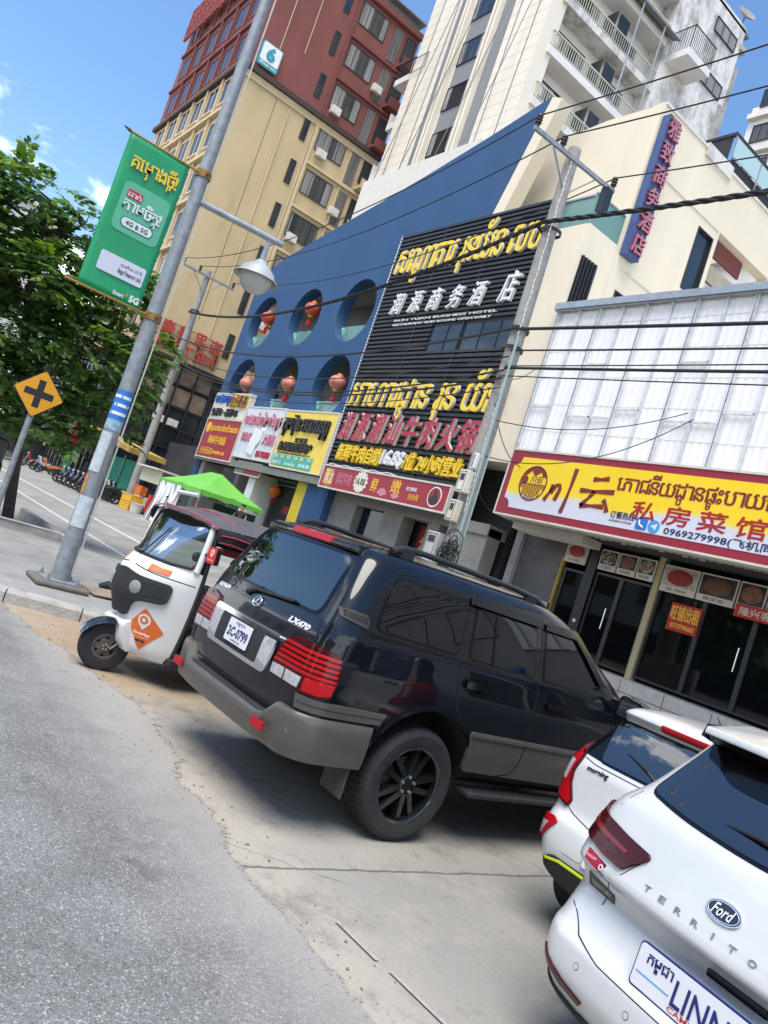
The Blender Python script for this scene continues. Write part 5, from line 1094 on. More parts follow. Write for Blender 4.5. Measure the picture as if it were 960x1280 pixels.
# ------------------------------------------------------------------ the black four-wheel drive
suv = thing('suv', 'large black four-wheel drive with grey lower cladding and black alloy wheels seen from behind', 'car', (-5.06, 2.74, 0.0), R_(1.0))
H = Hull([(0.46, 0.26, 4.85, 0.86, 0.14, 0.2, 0.03, 0.03), (0.52, 0.14, 4.95, 0.93, 0.15, 0.2, 0.035, 0.035), (0.70, 0.10, 5.0, 0.985, 0.16, 0.2, 0.04, 0.035), (0.95, 0.085, 5.0, 0.995, 0.17, 0.2, 0.045, 0.035), (1.10, 0.095, 4.98, 0.99, 0.17, 0.2, 0.045, 0.035), (1.22, 0.115, 4.85, 0.98, 0.17, 0.2, 0.045, 0.035),
          (1.28, 0.13, 4.35, 0.975, 0.16, 0.2, 0.045, 0.035), (1.32, 0.145, 3.75, 0.968, 0.15, 0.19, 0.045, 0.033), (1.36, 0.16, 3.58, 0.955, 0.13, 0.18, 0.045, 0.03), (1.45, 0.195, 3.44, 0.93, 0.12, 0.17, 0.045, 0.03), (1.62, 0.26, 3.15, 0.88, 0.11, 0.16, 0.045, 0.03), (1.78, 0.33, 2.88, 0.825, 0.11, 0.16, 0.04, 0.03),
          (1.86, 0.375, 2.7, 0.785, 0.12, 0.18, 0.04, 0.03), (1.915, 0.43, 2.52, 0.725, 0.15, 0.2, 0.035, 0.03), (1.945, 0.52, 2.35, 0.63, 0.2, 0.25, 0.03, 0.02), (1.962, 0.75, 2.15, 0.45, 0.2, 0.25, 0.02, 0.02), (1.968, 1.1, 1.9, 0.12, 0.05, 0.2, 0.0, 0.0)])
H.body('body', 'black_paint', suv, [(1.16, 0.45, 0.515, 0.62), (4.1, 0.45, 0.515, 0.62)])
for side, x in ((1, 0.83), (-1, -0.83)):
    wheel(suv, x, 1.16, 0.41, 0.405, 0.28, 0.283, 5, M['gloss_rim'], side); wheel(suv, x, 4.1, 0.41, 0.405, 0.28, 0.283, 5, M['gloss_rim'], side)
ch = MB(); ch.box(-0.45, 0.45, 0.35, 4.6, 0.34, 0.47); ch.tube([(-0.8, 1.16, 0.42), (0.8, 1.16, 0.42)], 0.06, 10); ch.sphere((0, 1.16, 0.40), 0.17, 10); ch.box(0.25, 0.6, 0.25, 0.8, 0.40, 0.52); ch.build('underbody', 'matte_black', suv)
def glass(H, poly, mode, m=None, parent=None, gasket=0.016, name='window', r=0.05, off=0.007):
    m = m or ('tint_rear' if mode == 'B' else 'tint')
    p = fillet(poly, r); o = panel(name, H, p, mode, off - 0.003, 0.02, 'car_black', parent)
    panel('pane', H, inset(p, gasket), mode, off, 0.006, m, o); return o
q_win = [(0.44, 1.40), (1.24, 1.375), (1.31, 1.775), (0.57, 1.80)]
r_win = [(1.345, 1.372), (2.10, 1.352), (2.10, 1.755), (1.375, 1.772)]
f_win = [(2.20, 1.35), (3.10, 1.325), (2.98, 1.42), (2.62, 1.745), (2.20, 1.755)]
for md in ('R', 'L'):
    o = glass(H, q_win, md, parent=suv, r=[0.1, 0.06, 0.05, 0.12]); o = glass(H, r_win, md, parent=suv, r=0.035); panel('window_bar', H, line_poly([(1.60, 1.37), (1.60, 1.77)], 0.022), md, 0.012, 0.01, 'car_black', o); glass(H, f_win, md, parent=suv, r=[0.03, 0.02, 0.1, 0.1, 0.03])
    panel('window_visor', H, [(1.30, 1.755), (2.12, 1.742), (2.14, 1.80), (1.32, 1.815)], md, 0.035, 0.012, M['visor'], suv); panel('window_visor', H, [(2.18, 1.738), (2.60, 1.73), (2.95, 1.42), (3.04, 1.42), (2.66, 1.79), (2.20, 1.797)], md, 0.03, 0.01, M['visor'], suv)
    # seams, handles, mouldings
    for pts in ([(1.335, 1.80), (1.295, 1.36), (1.30, 1.18), (1.34, 1.02), (1.44, 0.92)], [(2.17, 1.80), (2.16, 1.33), (2.18, 0.9), (2.17, 0.62), (1.75, 0.56)], [(3.2, 1.33), (3.25, 1.0), (3.22, 0.62)]):
        panel('door_seam', H, line_poly(pts, 0.012), md, 0.0022, 0.002, 'seam', suv)
    panel('belt_moulding', H, line_poly([(0.42, 1.372), (1.25, 1.352), (3.12, 1.308)], 0.02), md, 0.006, 0.01, 'car_black', suv)
    for y0, y1, z0, z1 in ((1.36, 1.62, 1.17, 1.235), (2.30, 2.56, 1.15, 1.21)):
        p_ = rrect(y0 - 0.02, y1 - 0.02, z0 - 0.02, z1 + 0.02, 0.04); panel('handle_cup', H, p_, md, 0.002, 0.002, 'car_black', suv)
        panel('door_handle', H, rrect(y0, y1, z0 + 0.005, z1 - 0.005, 0.022), md, 0.03, 0.02, M['handle'], suv, maxlen=0.04)
    # body-coloured ridge and grey cladding
    cl = [(1.60, 0.58), (3.55, 0.55), (3.62, 0.86), (1.56, 0.875)]
    panel('door_cladding', H, fillet(cl, 0.03), md, 0.022, 0.03, 'cladding', suv); panel('cladding_ridge', H, line_poly([(1.57, 0.855), (3.6, 0.835)], 0.022), md, 0.034, 0.02, 'cladding', suv)
    for yy in (2.17,): panel('door_seam', H, line_poly([(yy, 0.875), (yy - 0.005, 0.70), (yy - 0.06, 0.60), (yy - 0.2, 0.57)], 0.010), md, 0.0235, 0.002, 'seam', suv)
    arch = [(1.16 + 0.545 * math.cos(R_(a)), 0.45 + 0.545 * math.sin(R_(a))) for a in range(14, 168, 7)] + [(1.16 + 0.518 * math.cos(R_(a)), 0.45 + 0.518 * math.sin(R_(a))) for a in range(167, 13, -7)]
    panel('arch_flare', H, arch, md, 0.014, 0.03, M['black_paint'], suv, maxlen=0.12)
    panel('quarter_vent', H, fillet([(0.20, 1.43), (0.38, 1.395), (0.40, 1.44), (0.37, 1.485), (0.20, 1.49)], 0.015), md, 0.012, 0.02, 'step_pad', suv)
    for k in range(3): panel('vent_slot', H, line_poly([(0.22, 1.445 + 0.014 * k), (0.375, 1.43 + 0.014 * k)], 0.005), md, 0.0135, 0.002, 'seam', suv)
for sx in (1, -1):
    s_ = MB(); s_.box(sx * 0.84, sx * 1.02, 1.72, 3.62, 0.385, 0.43); o = s_.build('running_board', 'step_pad', suv, bevel=0.015); s_ = MB(); [s_.box(sx * 0.88, sx * 1.0, 1.8 + k * 0.03, 1.812 + k * 0.03, 0.43, 0.434) for k in range(58)]; s_.build('tread_strips', 'matte_black', o)
    s_ = MB(); s_.box(sx * 0.70, sx * 0.955, 0.585, 0.60, 0.27, 0.56); s_.build('mud_flap', mat('mud_flap', (0.06, 0.058, 0.054), 0.8, var=0.3, vscale=9), suv, bevel=0.004)
    mi = MB(); mi.prism(Fr((sx * 1.13, 3.17, 1.32), (1, 0, 0), (0, 0, 1)), fillet([(-0.12, -0.10), (0.12, -0.09), (0.13, 0.08), (-0.10, 0.11)], 0.05, 5), -0.12, 0.0); mo = mi.build('wing_mirror', 'black_paint', suv, bevel=0.02, smooth=40)
    mi = MB(); mi.prism(Fr((sx * 1.13, 3.17, 1.32), (1, 0, 0), (0, 0, 1)), fillet([(-0.10, -0.08), (0.10, -0.07), (0.11, 0.06), (-0.08, 0.09)], 0.04), 0.0, 0.004); mi.build('mirror_glass', 'chrome', mo)
    mi = MB(); mi.box(sx * 0.9, sx * 1.05, 3.2, 3.28, 1.30, 1.36); mi.build('mirror_arm', 'black_paint', suv)
    rk = MB(); rk.tube([(sx * 0.66, 0.58, 1.945), (sx * 0.655, 0.70, 1.99), (sx * 0.65, 0.9, 2.0), (sx * 0.645, 1.9, 1.985), (sx * 0.64, 2.2, 1.96), (sx * 0.64, 2.34, 1.915)], [0.028, 0.026, 0.022, 0.022, 0.026, 0.02], 10)
    for y, z in ((0.72, 1.95), (2.12, 1.935)): rk.box(sx * 0.63, sx * 0.68, y - 0.06, y + 0.06, z - 0.03, z + 0.035)
    rk.build('roof_rail', mat('rail_black', (0.02, 0.021, 0.024), 0.35), suv, smooth=40)
# tail: glass, spoiler, lamps, garnish, plate, bumper
glass(H, [(-0.70, 1.375), (0.70, 1.375), (0.63, 1.835), (-0.63, 1.835)], 'B', parent=suv, r=[0.1, 0.1, 0.09, 0.09], name='rear_window', gasket=0.02)
sp = MB(); sp.prism(Fr((0, 0.42, 1.885), (0, 1, 0), (0, 0, 1)), fillet([(-0.10, -0.03), (-0.09, 0.02), (0.22, 0.066), (0.30, 0.04), (0.0, -0.03)], 0.015), -0.60, 0.60); so = sp.build('roof_spoiler', 'black_paint', suv, bevel=0.012, smooth=40)
sp = MB(); sp.prism(Fr((0, 0.42, 1.885), (0, 1, 0), (0, 0, 1)), [(-0.106, -0.022), (-0.094, 0.024), (-0.02, 0.036), (-0.03, -0.02)], -0.28, 0.28); sp.build('high_brake_lamp', 'red_lens', so, bevel=0.006)
for md, mult in (('W', 1), ('V', -1)):
    A = lambda x, y, z: (ang(x, y), z)
    tl = [A(0.50, 0.06, 0.97), A(0.53, 0.06, 0.91), A(0.79, 0.08, 0.90), A(0.95, 0.15, 0.895), A(1.0, 0.215, 0.92), A(1.0, 0.235, 1.10), A(0.985, 0.20, 1.19), A(0.74, 0.10, 1.225), A(0.58, 0.07, 1.20), A(0.545, 0.07, 1.14)]
    o = panel('tail_lamp', H, fillet(tl, 0.03), md, 0.022, 0.05, 'dark_red_lens', suv, maxlen=0.05)
    for k in range(5):
        z0 = 1.012 + k * 0.034; e0 = 0.515 + (0.045 * k / 4)
        if k == 0: pass
        band = [A(e0, 0.07, z0), A(0.72, 0.08, z0), A(0.80, 0.09, z0), A(0.95, 0.15, z0 - 0.003), A(1.0, 0.22 - 0.004 * k, z0 - 0.003), A(1.0, 0.22 - 0.004 * k, z0 + 0.016), A(0.95, 0.15, z0 + 0.017), A(0.8, 0.09, z0 + 0.019), A(0.72, 0.08, z0 + 0.019), A(e0 + 0.006, 0.07, z0 + 0.019)]
        panel('red_band', H, band, md, 0.026, 0.006, M['red_glow'] if 'red_glow' in M else 'red_lens', o, maxlen=0.06)
    panel('reverse_lens', H, [A(0.52, 0.06, 0.925), A(0.66, 0.07, 0.922), A(0.66, 0.07, 0.992), A(0.52, 0.06, 0.99)], md, 0.027, 0.006, 'clear_lens', o, maxlen=0.05); panel('reverse_lens', H, [A(0.68, 0.07, 0.922), A(0.82, 0.09, 0.92), A(0.83, 0.095, 0.99), A(0.68, 0.07, 0.992)], md, 0.027, 0.006, 'clear_lens', o, maxlen=0.05)
    panel('red_corner', H, [A(0.85, 0.10, 0.915), A(0.95, 0.155, 0.912), A(1.0, 0.205, 0.93), A(1.0, 0.22, 1.0), A(0.95, 0.15, 1.003), A(0.85, 0.10, 0.998)], md, 0.027, 0.006, 'red_lens', o, maxlen=0.05)
    panel('smoked_strip', H, [A(0.70, 0.09, 1.19), A(0.96, 0.17, 1.175), A(0.96, 0.17, 1.188), A(0.73, 0.09, 1.213)], md, 0.027, 0.005, 'dark_red_lens', o, maxlen=0.06)
    mold = [A(0.84, 0.09, 0.80), A(0.97, 0.2, 0.80), A(1.0, 0.5, 0.80), A(1.0, 0.70, 0.805), A(1.0, 0.74, 0.88), A(1.0, 0.5, 0.885), A(0.97, 0.2, 0.885), A(0.82, 0.09, 0.89)]
    panel('quarter_moulding', H, mold, md, 0.02, 0.03, 'cladding', suv, maxlen=0.06)
    panel('moulding_groove', H, [A(0.85, 0.09, 0.838), A(0.97, 0.2, 0.838), A(1.0, 0.72, 0.842), A(1.0, 0.72, 0.85), A(0.97, 0.2, 0.846), A(0.85, 0.09, 0.846)], md, 0.0215, 0.002, 'step_pad', suv, maxlen=0.06)
o = panel('plate_garnish', H, fillet([(-0.49, 0.885), (0.44, 0.885), (0.49, 1.0), (0.49, 1.165), (-0.53, 1.165), (-0.53, 1.0)], 0.04), 'B', 0.03, 0.04, 'chrome', suv)
for x0 in (-0.50, 0.325): panel('reverse_lens', H, fillet([(x0, 0.96), (x0 + 0.13, 0.935), (x0 + 0.14, 1.115), (x0, 1.115)], 0.012), 'B', 0.033, 0.006, 'clear_lens', o)
panel('plate_recess', H, fillet([(-0.355, 0.915), (0.31, 0.915), (0.315, 1.125), (-0.36, 1.125)], 0.02), 'B', 0.033, 0.004, 'matte_black', o)
F = Fr((-0.005, 0.005, 1.035), (1, 0, 0), (0, 0.06, 1)); pl = MB(); pl.prism(F, rrect(-0.18, 0.18, -0.083, 0.083, 0.012), 0, 0.004); po = pl.build('number_plate', 'plate_white', suv)
lettering('plate_number', '2C-0799', F, -0.155, 0.155, -0.045, 0.03, 'plate_blue', po, 0.002, c0=0.004, bold=0.03); lettering('plate_khmer', 'កម្ពុជា', F, -0.07, 0.07, 0.042, 0.074, 'plate_blue', po, 0.002, c0=0.004, bold=0); lettering('plate_latin', 'CAMBODIA', F, -0.08, 0.08, -0.073, -0.056, 'plate_blue', po, 0.002, c0=0.004, bold=0)
F = surf_frame(H, 0.57, 1.285); lettering('model_badge', 'LX470', F, -0.125, 0.125, -0.022, 0.022, 'plate_white', suv, 0.008, shear=0.15, bold=0.03)
F = surf_frame(H, -0.62, 1.285); lettering('maker_badge', 'LEXUS', F, -0.10, 0.10, -0.016, 0.016, 'plate_white', suv, 0.008, bold=0.02)
F = surf_frame(H, -0.02, 1.29); eb = MB()
ring = [(0.052 * math.cos(t), 0.04 * math.sin(t)) for t in (2 * math.pi * k / 36 for k in range(36))]; eb.tube([F.p(a, b_, 0.012) for a, b_ in ring + ring[:1]], 0.0055, 8, False); eb.tube([F.p(0.012, 0.032, 0.012), F.p(-0.016, 0.0, 0.012), F.p(-0.022, -0.016, 0.012), F.p(0.034, -0.016, 0.012)], 0.006, 8); eb.build('round_emblem', 'chrome', suv, smooth=50)
F = surf_frame(H, -0.62, 0.93); lettering('trim_badge', 'V8', F, -0.03, 0.03, -0.015, 0.015, 'plate_white', suv, 0.006)
for pts in ([(-0.82, 1.23), (-0.86, 0.89), (-0.80, 0.72)], [(0.82, 1.23), (0.86, 0.89), (0.80, 0.72)], [(-0.80, 0.72), (0.80, 0.72)], [(-0.74, 1.37), (-0.80, 1.24)], [(0.74, 1.37), (0.80, 1.24)], [(-0.50, 1.005), (-0.545, 1.005)]):
    panel('tailgate_seam', H, line_poly(pts, 0.012), 'B', 0.0022, 0.002, 'seam', suv)
panel('tailgate_split', H, line_poly([(-0.52, 0.99), (-0.80, 0.985)], 0.008), 'B', 0.0022, 0.002, 'seam', suv); panel('tailgate_split', H, line_poly([(0.48, 0.99), (0.52, 0.985)], 0.008), 'B', 0.0022, 0.002, 'seam', suv)
wp = MB(); wp.tube([(-0.22, 0.105, 1.335), (-0.10, 0.095, 1.37), (0.40, 0.11, 1.40)], [0.02, 0.013, 0.008], 8); wp.tube([(-0.05, 0.10, 1.378), (0.42, 0.115, 1.408)], 0.008, 6); wp.sphere((-0.22, 0.10, 1.33), 0.028, 8); wp.build('rear_wiper', 'black', suv, smooth=50)
wp = MB(); wp.tube([(-0.1, 0.1, 1.375), (-0.02, 0.18, 1.46), (0.1, 0.22, 1.52)], 0.004, 5); wp.build('washer_hose', 'black', suv)
# bumper swept round the tail
half = H.half([f(2.2) for f in H.fn]); right = [(x, y) for x, y in half if y < 0.80]; path = [(-x, y) for x, y in right[:0:-1]] + right
def sweep(name, prof_at, m, parent):
    mb = MB(); n = len(path); k = None
    for i, (x, y) in enumerate(path):
        d = Vector(path[min(i + 1, n - 1)]) - Vector(path[max(i - 1, 0)]); nn = Vector((d.y, -d.x)).normalized(); pr = prof_at(x, y); k = len(pr)
        mb.v += [(x + nn.x * a, y + nn.y * a, z) for a, z in pr]
    for i in range(n - 1):
        for j in range(k): q = (j + 1) % k; mb.f.append((i * k + j, i * k + q, (i + 1) * k + q, (i + 1) * k + j)); mb.mi.append(0)
    mb.f += [tuple(range(k)), tuple((n - 1) * k + j for j in range(k - 1, -1, -1))]; mb.mi += [0, 0]
    return mb.build(name, m, parent, smooth=32)
def bp(x, y):
    t = min(1, max(0, (abs(x) - 0.60) / 0.10)); t = t * t * (3 - 2 * t); top = 0.665 + 0.115 * t; e = (1.0 - 0.38 * t) * (1.0 if abs(x) < 0.8 else max(0.3, 1 - (y - 0.1) * 0.9))
    return [(-0.02, 0.50), (0.03 * e, 0.487), (0.055 * e, 0.51), (0.088 * e, 0.60), (0.092 * e, top - 0.05), (0.084 * e, top - 0.016), (0.066 * e, top), (-0.02, top + 0.004)]
bo = sweep('rear_bumper', bp, 'cladding', suv)
sp = MB(); sp.box(-0.58, 0.58, 0.012, 0.085, 0.668, 0.676); sp.build('step_pad', 'step_pad', bo, bevel=0.004)
for x in (-0.74, 0.66):
    F = Fr((x, -0.022 + (0.012 if abs(x) > 0.7 else 0), 0.605), (1, 0.02, 0), (0, 0.02, 1)); sp = MB(); sp.prism(F, rrect(-0.075, 0.075, -0.03, 0.03, 0.008), 0, 0.012); sp.build('reflector', 'red_lens', bo)
sp = MB()
for k in range(9): x = 0.80 + rr.uniform(-.06, .08); sp.tube([(x, 0.0235 + (x - .75) * .25, 0.70 + rr.uniform(-.09, .05)), (x + rr.uniform(0.01, 0.05), 0.0245 + (x - .75) * .3, 0.70 + rr.uniform(-.09, .05))], 0.0014, 4)
sp.build('paint_scratches', M['scuff'], bo)

# ------------------------------------------------------------------ the small white hatchback
mo = thing('hatchback', 'small white hatchback with red hooked tail lamps parked beyond the larger white car', 'car', (-2.54, 4.26, 0))
H2 = Hull([(0.28, 0.14, 3.5, 0.66, 0.2, 0.25, 0.05, 0.03), (0.38, 0.03, 3.65, 0.74, 0.2, 0.26, 0.06, 0.03), (0.52, -0.005, 3.75, 0.785, 0.2, 0.28, 0.06, 0.03), (0.66, 0.02, 3.75, 0.80, 0.2, 0.28, 0.06, 0.03), (0.74, 0.075, 3.7, 0.80, 0.18, 0.26, 0.06, 0.03), (0.90, 0.105, 3.5, 0.80, 0.16, 0.24, 0.06, 0.03), (1.02, 0.125, 3.0, 0.785, 0.15, 0.22, 0.06, 0.03),
           (1.08, 0.15, 2.6, 0.765, 0.15, 0.22, 0.055, 0.03), (1.14, 0.185, 2.45, 0.735, 0.15, 0.22, 0.05, 0.03), (1.26, 0.245, 2.2, 0.675, 0.14, 0.2, 0.05, 0.03), (1.38, 0.285, 1.98, 0.615, 0.14, 0.2, 0.05, 0.03), (1.435, 0.24, 1.85, 0.585, 0.12, 0.18, 0.06, 0.03), (1.47, 0.26, 1.75, 0.55, 0.15, 0.2, 0.06, 0.03), (1.50, 0.42, 1.6, 0.45, 0.2, 0.2, 0.05, 0.02), (1.515, 0.75, 1.4, 0.28, 0.15, 0.2, 0.02, 0.01), (1.52, 0.95, 1.2, 0.06, 0.02, 0.1, 0, 0)])
H2.body('body', 'white_paint', mo, [(0.64, 0.30, 0.36, 0.62), (3.0, 0.30, 0.36, 0.62)])
for sd_ in (1, -1): wheel(mo, sd_ * 0.66, 0.64, 0.29, 0.288, 0.18, 0.19, 5, 'steel', sd_, style='single'); wheel(mo, sd_ * 0.66, 3.0, 0.29, 0.288, 0.18, 0.19, 5, 'steel', sd_, style='single')
glass(H2, [(-0.50, 1.085), (0.50, 1.085), (0.555, 1.385), (-0.555, 1.385)], 'B', parent=mo, r=[0.05, 0.05, 0.04, 0.04], name='rear_window', gasket=0.012)
for md in ('W', 'V'):
    ax = (0.42, 0.5); A = lambda x, y, z: (ang(x, y, ax), z)
    panel('corner_glass', H2, fillet([A(0.46, 0.2, 1.09), A(0.62, 0.26, 1.10), A(0.72, 0.36, 1.13), A(0.585, 0.36, 1.40), A(0.50, 0.26, 1.385)], 0.012), md, 0.003, 0.01, 'car_black', mo, axis=ax)
    tl = [A(0.60, 0.16, 1.095), A(0.73, 0.28, 1.155), A(0.755, 0.36, 1.13), A(0.775, 0.34, 1.0), A(0.775, 0.30, 0.88), A(0.68, 0.16, 0.80), A(0.545, 0.12, 0.755), A(0.53, 0.12, 0.80), A(0.585, 0.135, 0.90), A(0.60, 0.145, 0.97), A(0.59, 0.145, 1.04)]
    o = panel('tail_lamp', H2, fillet(tl, 0.02), md, 0.020, 0.04, 'dark_red_lens', mo, axis=ax, maxlen=0.05); panel('red_lens_cover', H2, inset(fillet(tl, 0.02), 0.014), md, 0.023, 0.004, 'red_lens', o, axis=ax, maxlen=0.05)
    panel('clear_strip', H2, fillet([A(0.615, 0.15, 1.03), A(0.66, 0.165, 1.035), A(0.655, 0.16, 0.91), A(0.62, 0.15, 0.90)], 0.01), md, 0.027, 0.006, 'clear_lens', o, axis=ax, maxlen=0.05)
    rf = [A(0.71, 0.13, 0.655), A(0.57, 0.065, 0.675), A(0.535, 0.06, 0.655), A(0.61, 0.075, 0.53), A(0.66, 0.095, 0.525), A(0.72, 0.14, 0.56)]
    o = panel('bumper_lamp', H2, fillet(rf, 0.015), md, 0.018, 0.03, 'red_lens', mo, axis=ax, maxlen=0.04); panel('clear_lens', H2, [A(0.665, 0.10, 0.615), A(0.58, 0.07, 0.63), A(0.615, 0.08, 0.545), A(0.655, 0.095, 0.54)], md, 0.022, 0.006, 'clear_lens', o, axis=ax, maxlen=0.05)
panel('diffuser', H2, fillet([(-0.60, 0.36), (-0.58, 0.44), (-0.5, 0.475), (0.5, 0.475), (0.58, 0.44), (0.60, 0.36), (0.55, 0.30), (-0.55, 0.30)], 0.03), 'B', 0.012, 0.03, 'matte_black', mo); panel('yellow_stripe', H2, line_poly([(-0.56, 0.436), (-0.44, 0.462), (0.44, 0.462), (0.56, 0.436)], 0.014), 'B', 0.018, 0.01, 'lime', mo)
panel('bumper_crease', H2, fillet([(-0.45, 0.52), (-0.35, 0.585), (-0.27, 0.60), (-0.29, 0.52)], 0.02), 'B', 0.004, 0.004, M['white_paint'], mo)
o = panel('number_plate', H2, rrect(-0.27, 0.25, 0.515, 0.64, 0.015), 'B', 0.016, 0.01, 'plate_white', mo); panel('plate_rim', H2, rrect(-0.278, 0.258, 0.507, 0.648, 0.02), 'B', 0.012, 0.008, 'steel', mo)
panel('high_brake_lamp', H2, rrect(-0.19, 0.19, 1.415, 1.445, 0.012), 'B', 0.012, 0.02, 'red_lens', mo)
F = surf_frame(H2, -0.455, 1.025); lettering('model_badge', 'morning', F, -0.085, 0.085, -0.022, 0.020, 'black', mo, 0.006)
for pts in ([(-0.595, 0.77), (-0.50, 0.735), (-0.3, 0.70), (0.3, 0.70), (0.5, 0.735), (0.595, 0.77)], [(-0.60, 1.075), (-0.5, 1.06), (0.5, 1.06), (0.60, 1.075)]): panel('tailgate_seam', H2, line_poly(pts, 0.006), 'B', 0.0012, 0.002, M['grey_seam'], mo)
for md in ('R', 'L'): glass(H2, [(0.75, 1.10), (1.55, 1.07), (1.55, 1.36), (0.85, 1.38)], md, parent=mo); glass(H2, [(1.63, 1.07), (2.5, 1.05), (1.95, 1.36), (1.63, 1.37)], md, parent=mo)
wp = MB(); wp.tube([(-0.02, 0.10, 1.10), (-0.15, 0.12, 1.16), (-0.34, 0.17, 1.205)], [0.014, 0.009, 0.006], 6); wp.sphere((0, 0.1, 1.10), 0.025, 8); wp.build('rear_wiper', 'black', mo)
an = MB(); an.tube([(0.0, 0.55, 1.505), (-0.02, 0.45, 1.60)], [0.006, 0.003], 5); an.prism(Fr((0, 0.58, 1.50), (0, 1, 0), (0, 0, 1)), [(-0.06, 0), (0.1, 0), (0.02, 0.03), (-0.03, 0.025)], -0.02, 0.02); an.build('roof_antenna', 'black', mo)
an = MB(); an.prism(Fr((0.2, 1.0, 1.51), (0, 1, 0), (0, 0, 1)), fillet([(-0.08, 0), (0.10, 0), (0.03, 0.06), (-0.05, 0.07)], 0.015), -0.02, 0.02); an.build('shark_fin', 'white_paint', mo)

# ------------------------------------------------------------------ the larger white car in the corner
M['badge_navy'] = mat('badge_navy', (0.006, 0.009, 0.035), 0.25, coat=0.5)
fo = thing('crossover', 'white crossover at the right edge with dark red lamps and a long white number plate', 'car', (-1.468, 3.11, 0), R_(-10))
H3 = Hull([(0.20, 0.16, 4.3, 0.80, 0.2, 0.3, 0.05, 0.03), (0.30, 0.04, 4.45, 0.89, 0.22, 0.32, 0.06, 0.03), (0.42, -0.01, 4.55, 0.935, 0.24, 0.34, 0.07, 0.03), (0.53, 0.00, 4.6, 0.95, 0.24, 0.34, 0.07, 0.03), (0.58, 0.045, 4.6, 0.95, 0.22, 0.32, 0.06, 0.03), (0.64, 0.085, 4.6, 0.95, 0.2, 0.3, 0.05, 0.03), (0.73, 0.135, 4.6, 0.95, 0.18, 0.28, 0.05, 0.03), (0.80, 0.115, 4.58, 0.95, 0.18, 0.28, 0.065, 0.03), (0.85, 0.07, 4.55, 0.95, 0.18, 0.3, 0.08, 0.03),
           (0.91, 0.085, 4.5, 0.95, 0.18, 0.3, 0.08, 0.03), (1.00, 0.115, 4.3, 0.94, 0.18, 0.3, 0.08, 0.03), (1.08, 0.145, 3.6, 0.925, 0.18, 0.28, 0.08, 0.03), (1.15, 0.17, 3.2, 0.905, 0.2, 0.28, 0.075, 0.03), (1.19, 0.20, 3.0, 0.88, 0.2, 0.28, 0.075, 0.03), (1.24, 0.25, 2.9, 0.84, 0.18, 0.26, 0.075, 0.03), (1.38, 0.36, 2.6, 0.775, 0.16, 0.24, 0.075, 0.03), (1.54, 0.47, 2.3, 0.70, 0.14, 0.22, 0.07, 0.03),
           (1.60, 0.50, 2.15, 0.66, 0.14, 0.22, 0.07, 0.03), (1.65, 0.60, 2.0, 0.60, 0.2, 0.25, 0.06, 0.02), (1.68, 0.85, 1.85, 0.45, 0.2, 0.25, 0.03, 0.02), (1.69, 1.2, 1.6, 0.1, 0.05, 0.1, 0, 0)])
H3.body('body', 'white_paint', fo, [(0.95, 0.35, 0.43, 0.62), (3.7, 0.35, 0.43, 0.62)])
for sd_ in (1, -1): wheel(fo, sd_ * 0.79, 0.95, 0.345, 0.345, 0.23, 0.235, 5, 'steel', sd_); wheel(fo, sd_ * 0.79, 3.7, 0.345, 0.345, 0.23, 0.235, 5, 'steel', sd_)
glass(H3, [(-0.66, 1.235), (-0.4, 1.205), (0, 1.19), (0.4, 1.205), (0.66, 1.235), (0.575, 1.565), (-0.575, 1.565)], 'B', parent=fo, r=[0.06, 0.3, 0.3, 0.3, 0.06, 0.03, 0.03], name='rear_window', gasket=0.012)
panel('screen_shade_band', H3, fillet([(-0.56, 1.47), (-0.46, 1.45), (-0.33, 1.40), (0.33, 1.40), (0.46, 1.45), (0.56, 1.47), (0.57, 1.575), (-0.57, 1.575)], 0.05), 'B', 0.010, 0.006, M['car_black'], fo)
sp = MB(); sp.prism(Fr((0, 0.5, 1.62), (0, 1, 0), (0, 0, 1)), fillet([(-0.20, -0.045), (-0.195, -0.01), (0.10, 0.045), (0.3, 0.045), (0.12, -0.03)], 0.012), -0.53, 0.53); so = sp.build('roof_spoiler', 'white_paint', fo, bevel=0.012, smooth=40)
sp = MB(); sp.prism(Fr((0, 0.5, 1.62), (0, 1, 0), (0, 0, 1)), [(-0.19, -0.048), (0.10, -0.034), (0.08, -0.06), (-0.15, -0.075)], -0.51, 0.51); sp.build('spoiler_underside', 'car_black', so)
sp = MB()
for sx in (-1, 1): sp.prism(Fr((sx * 0.54, 0.5, 1.62), (0, 1, 0), (0, 0, 1)), [(-0.19, -0.06), (-0.17, -0.0), (0.12, 0.03), (0.05, -0.12)], -0.012, 0.012)
sp.build('spoiler_cheek', 'car_black', so)
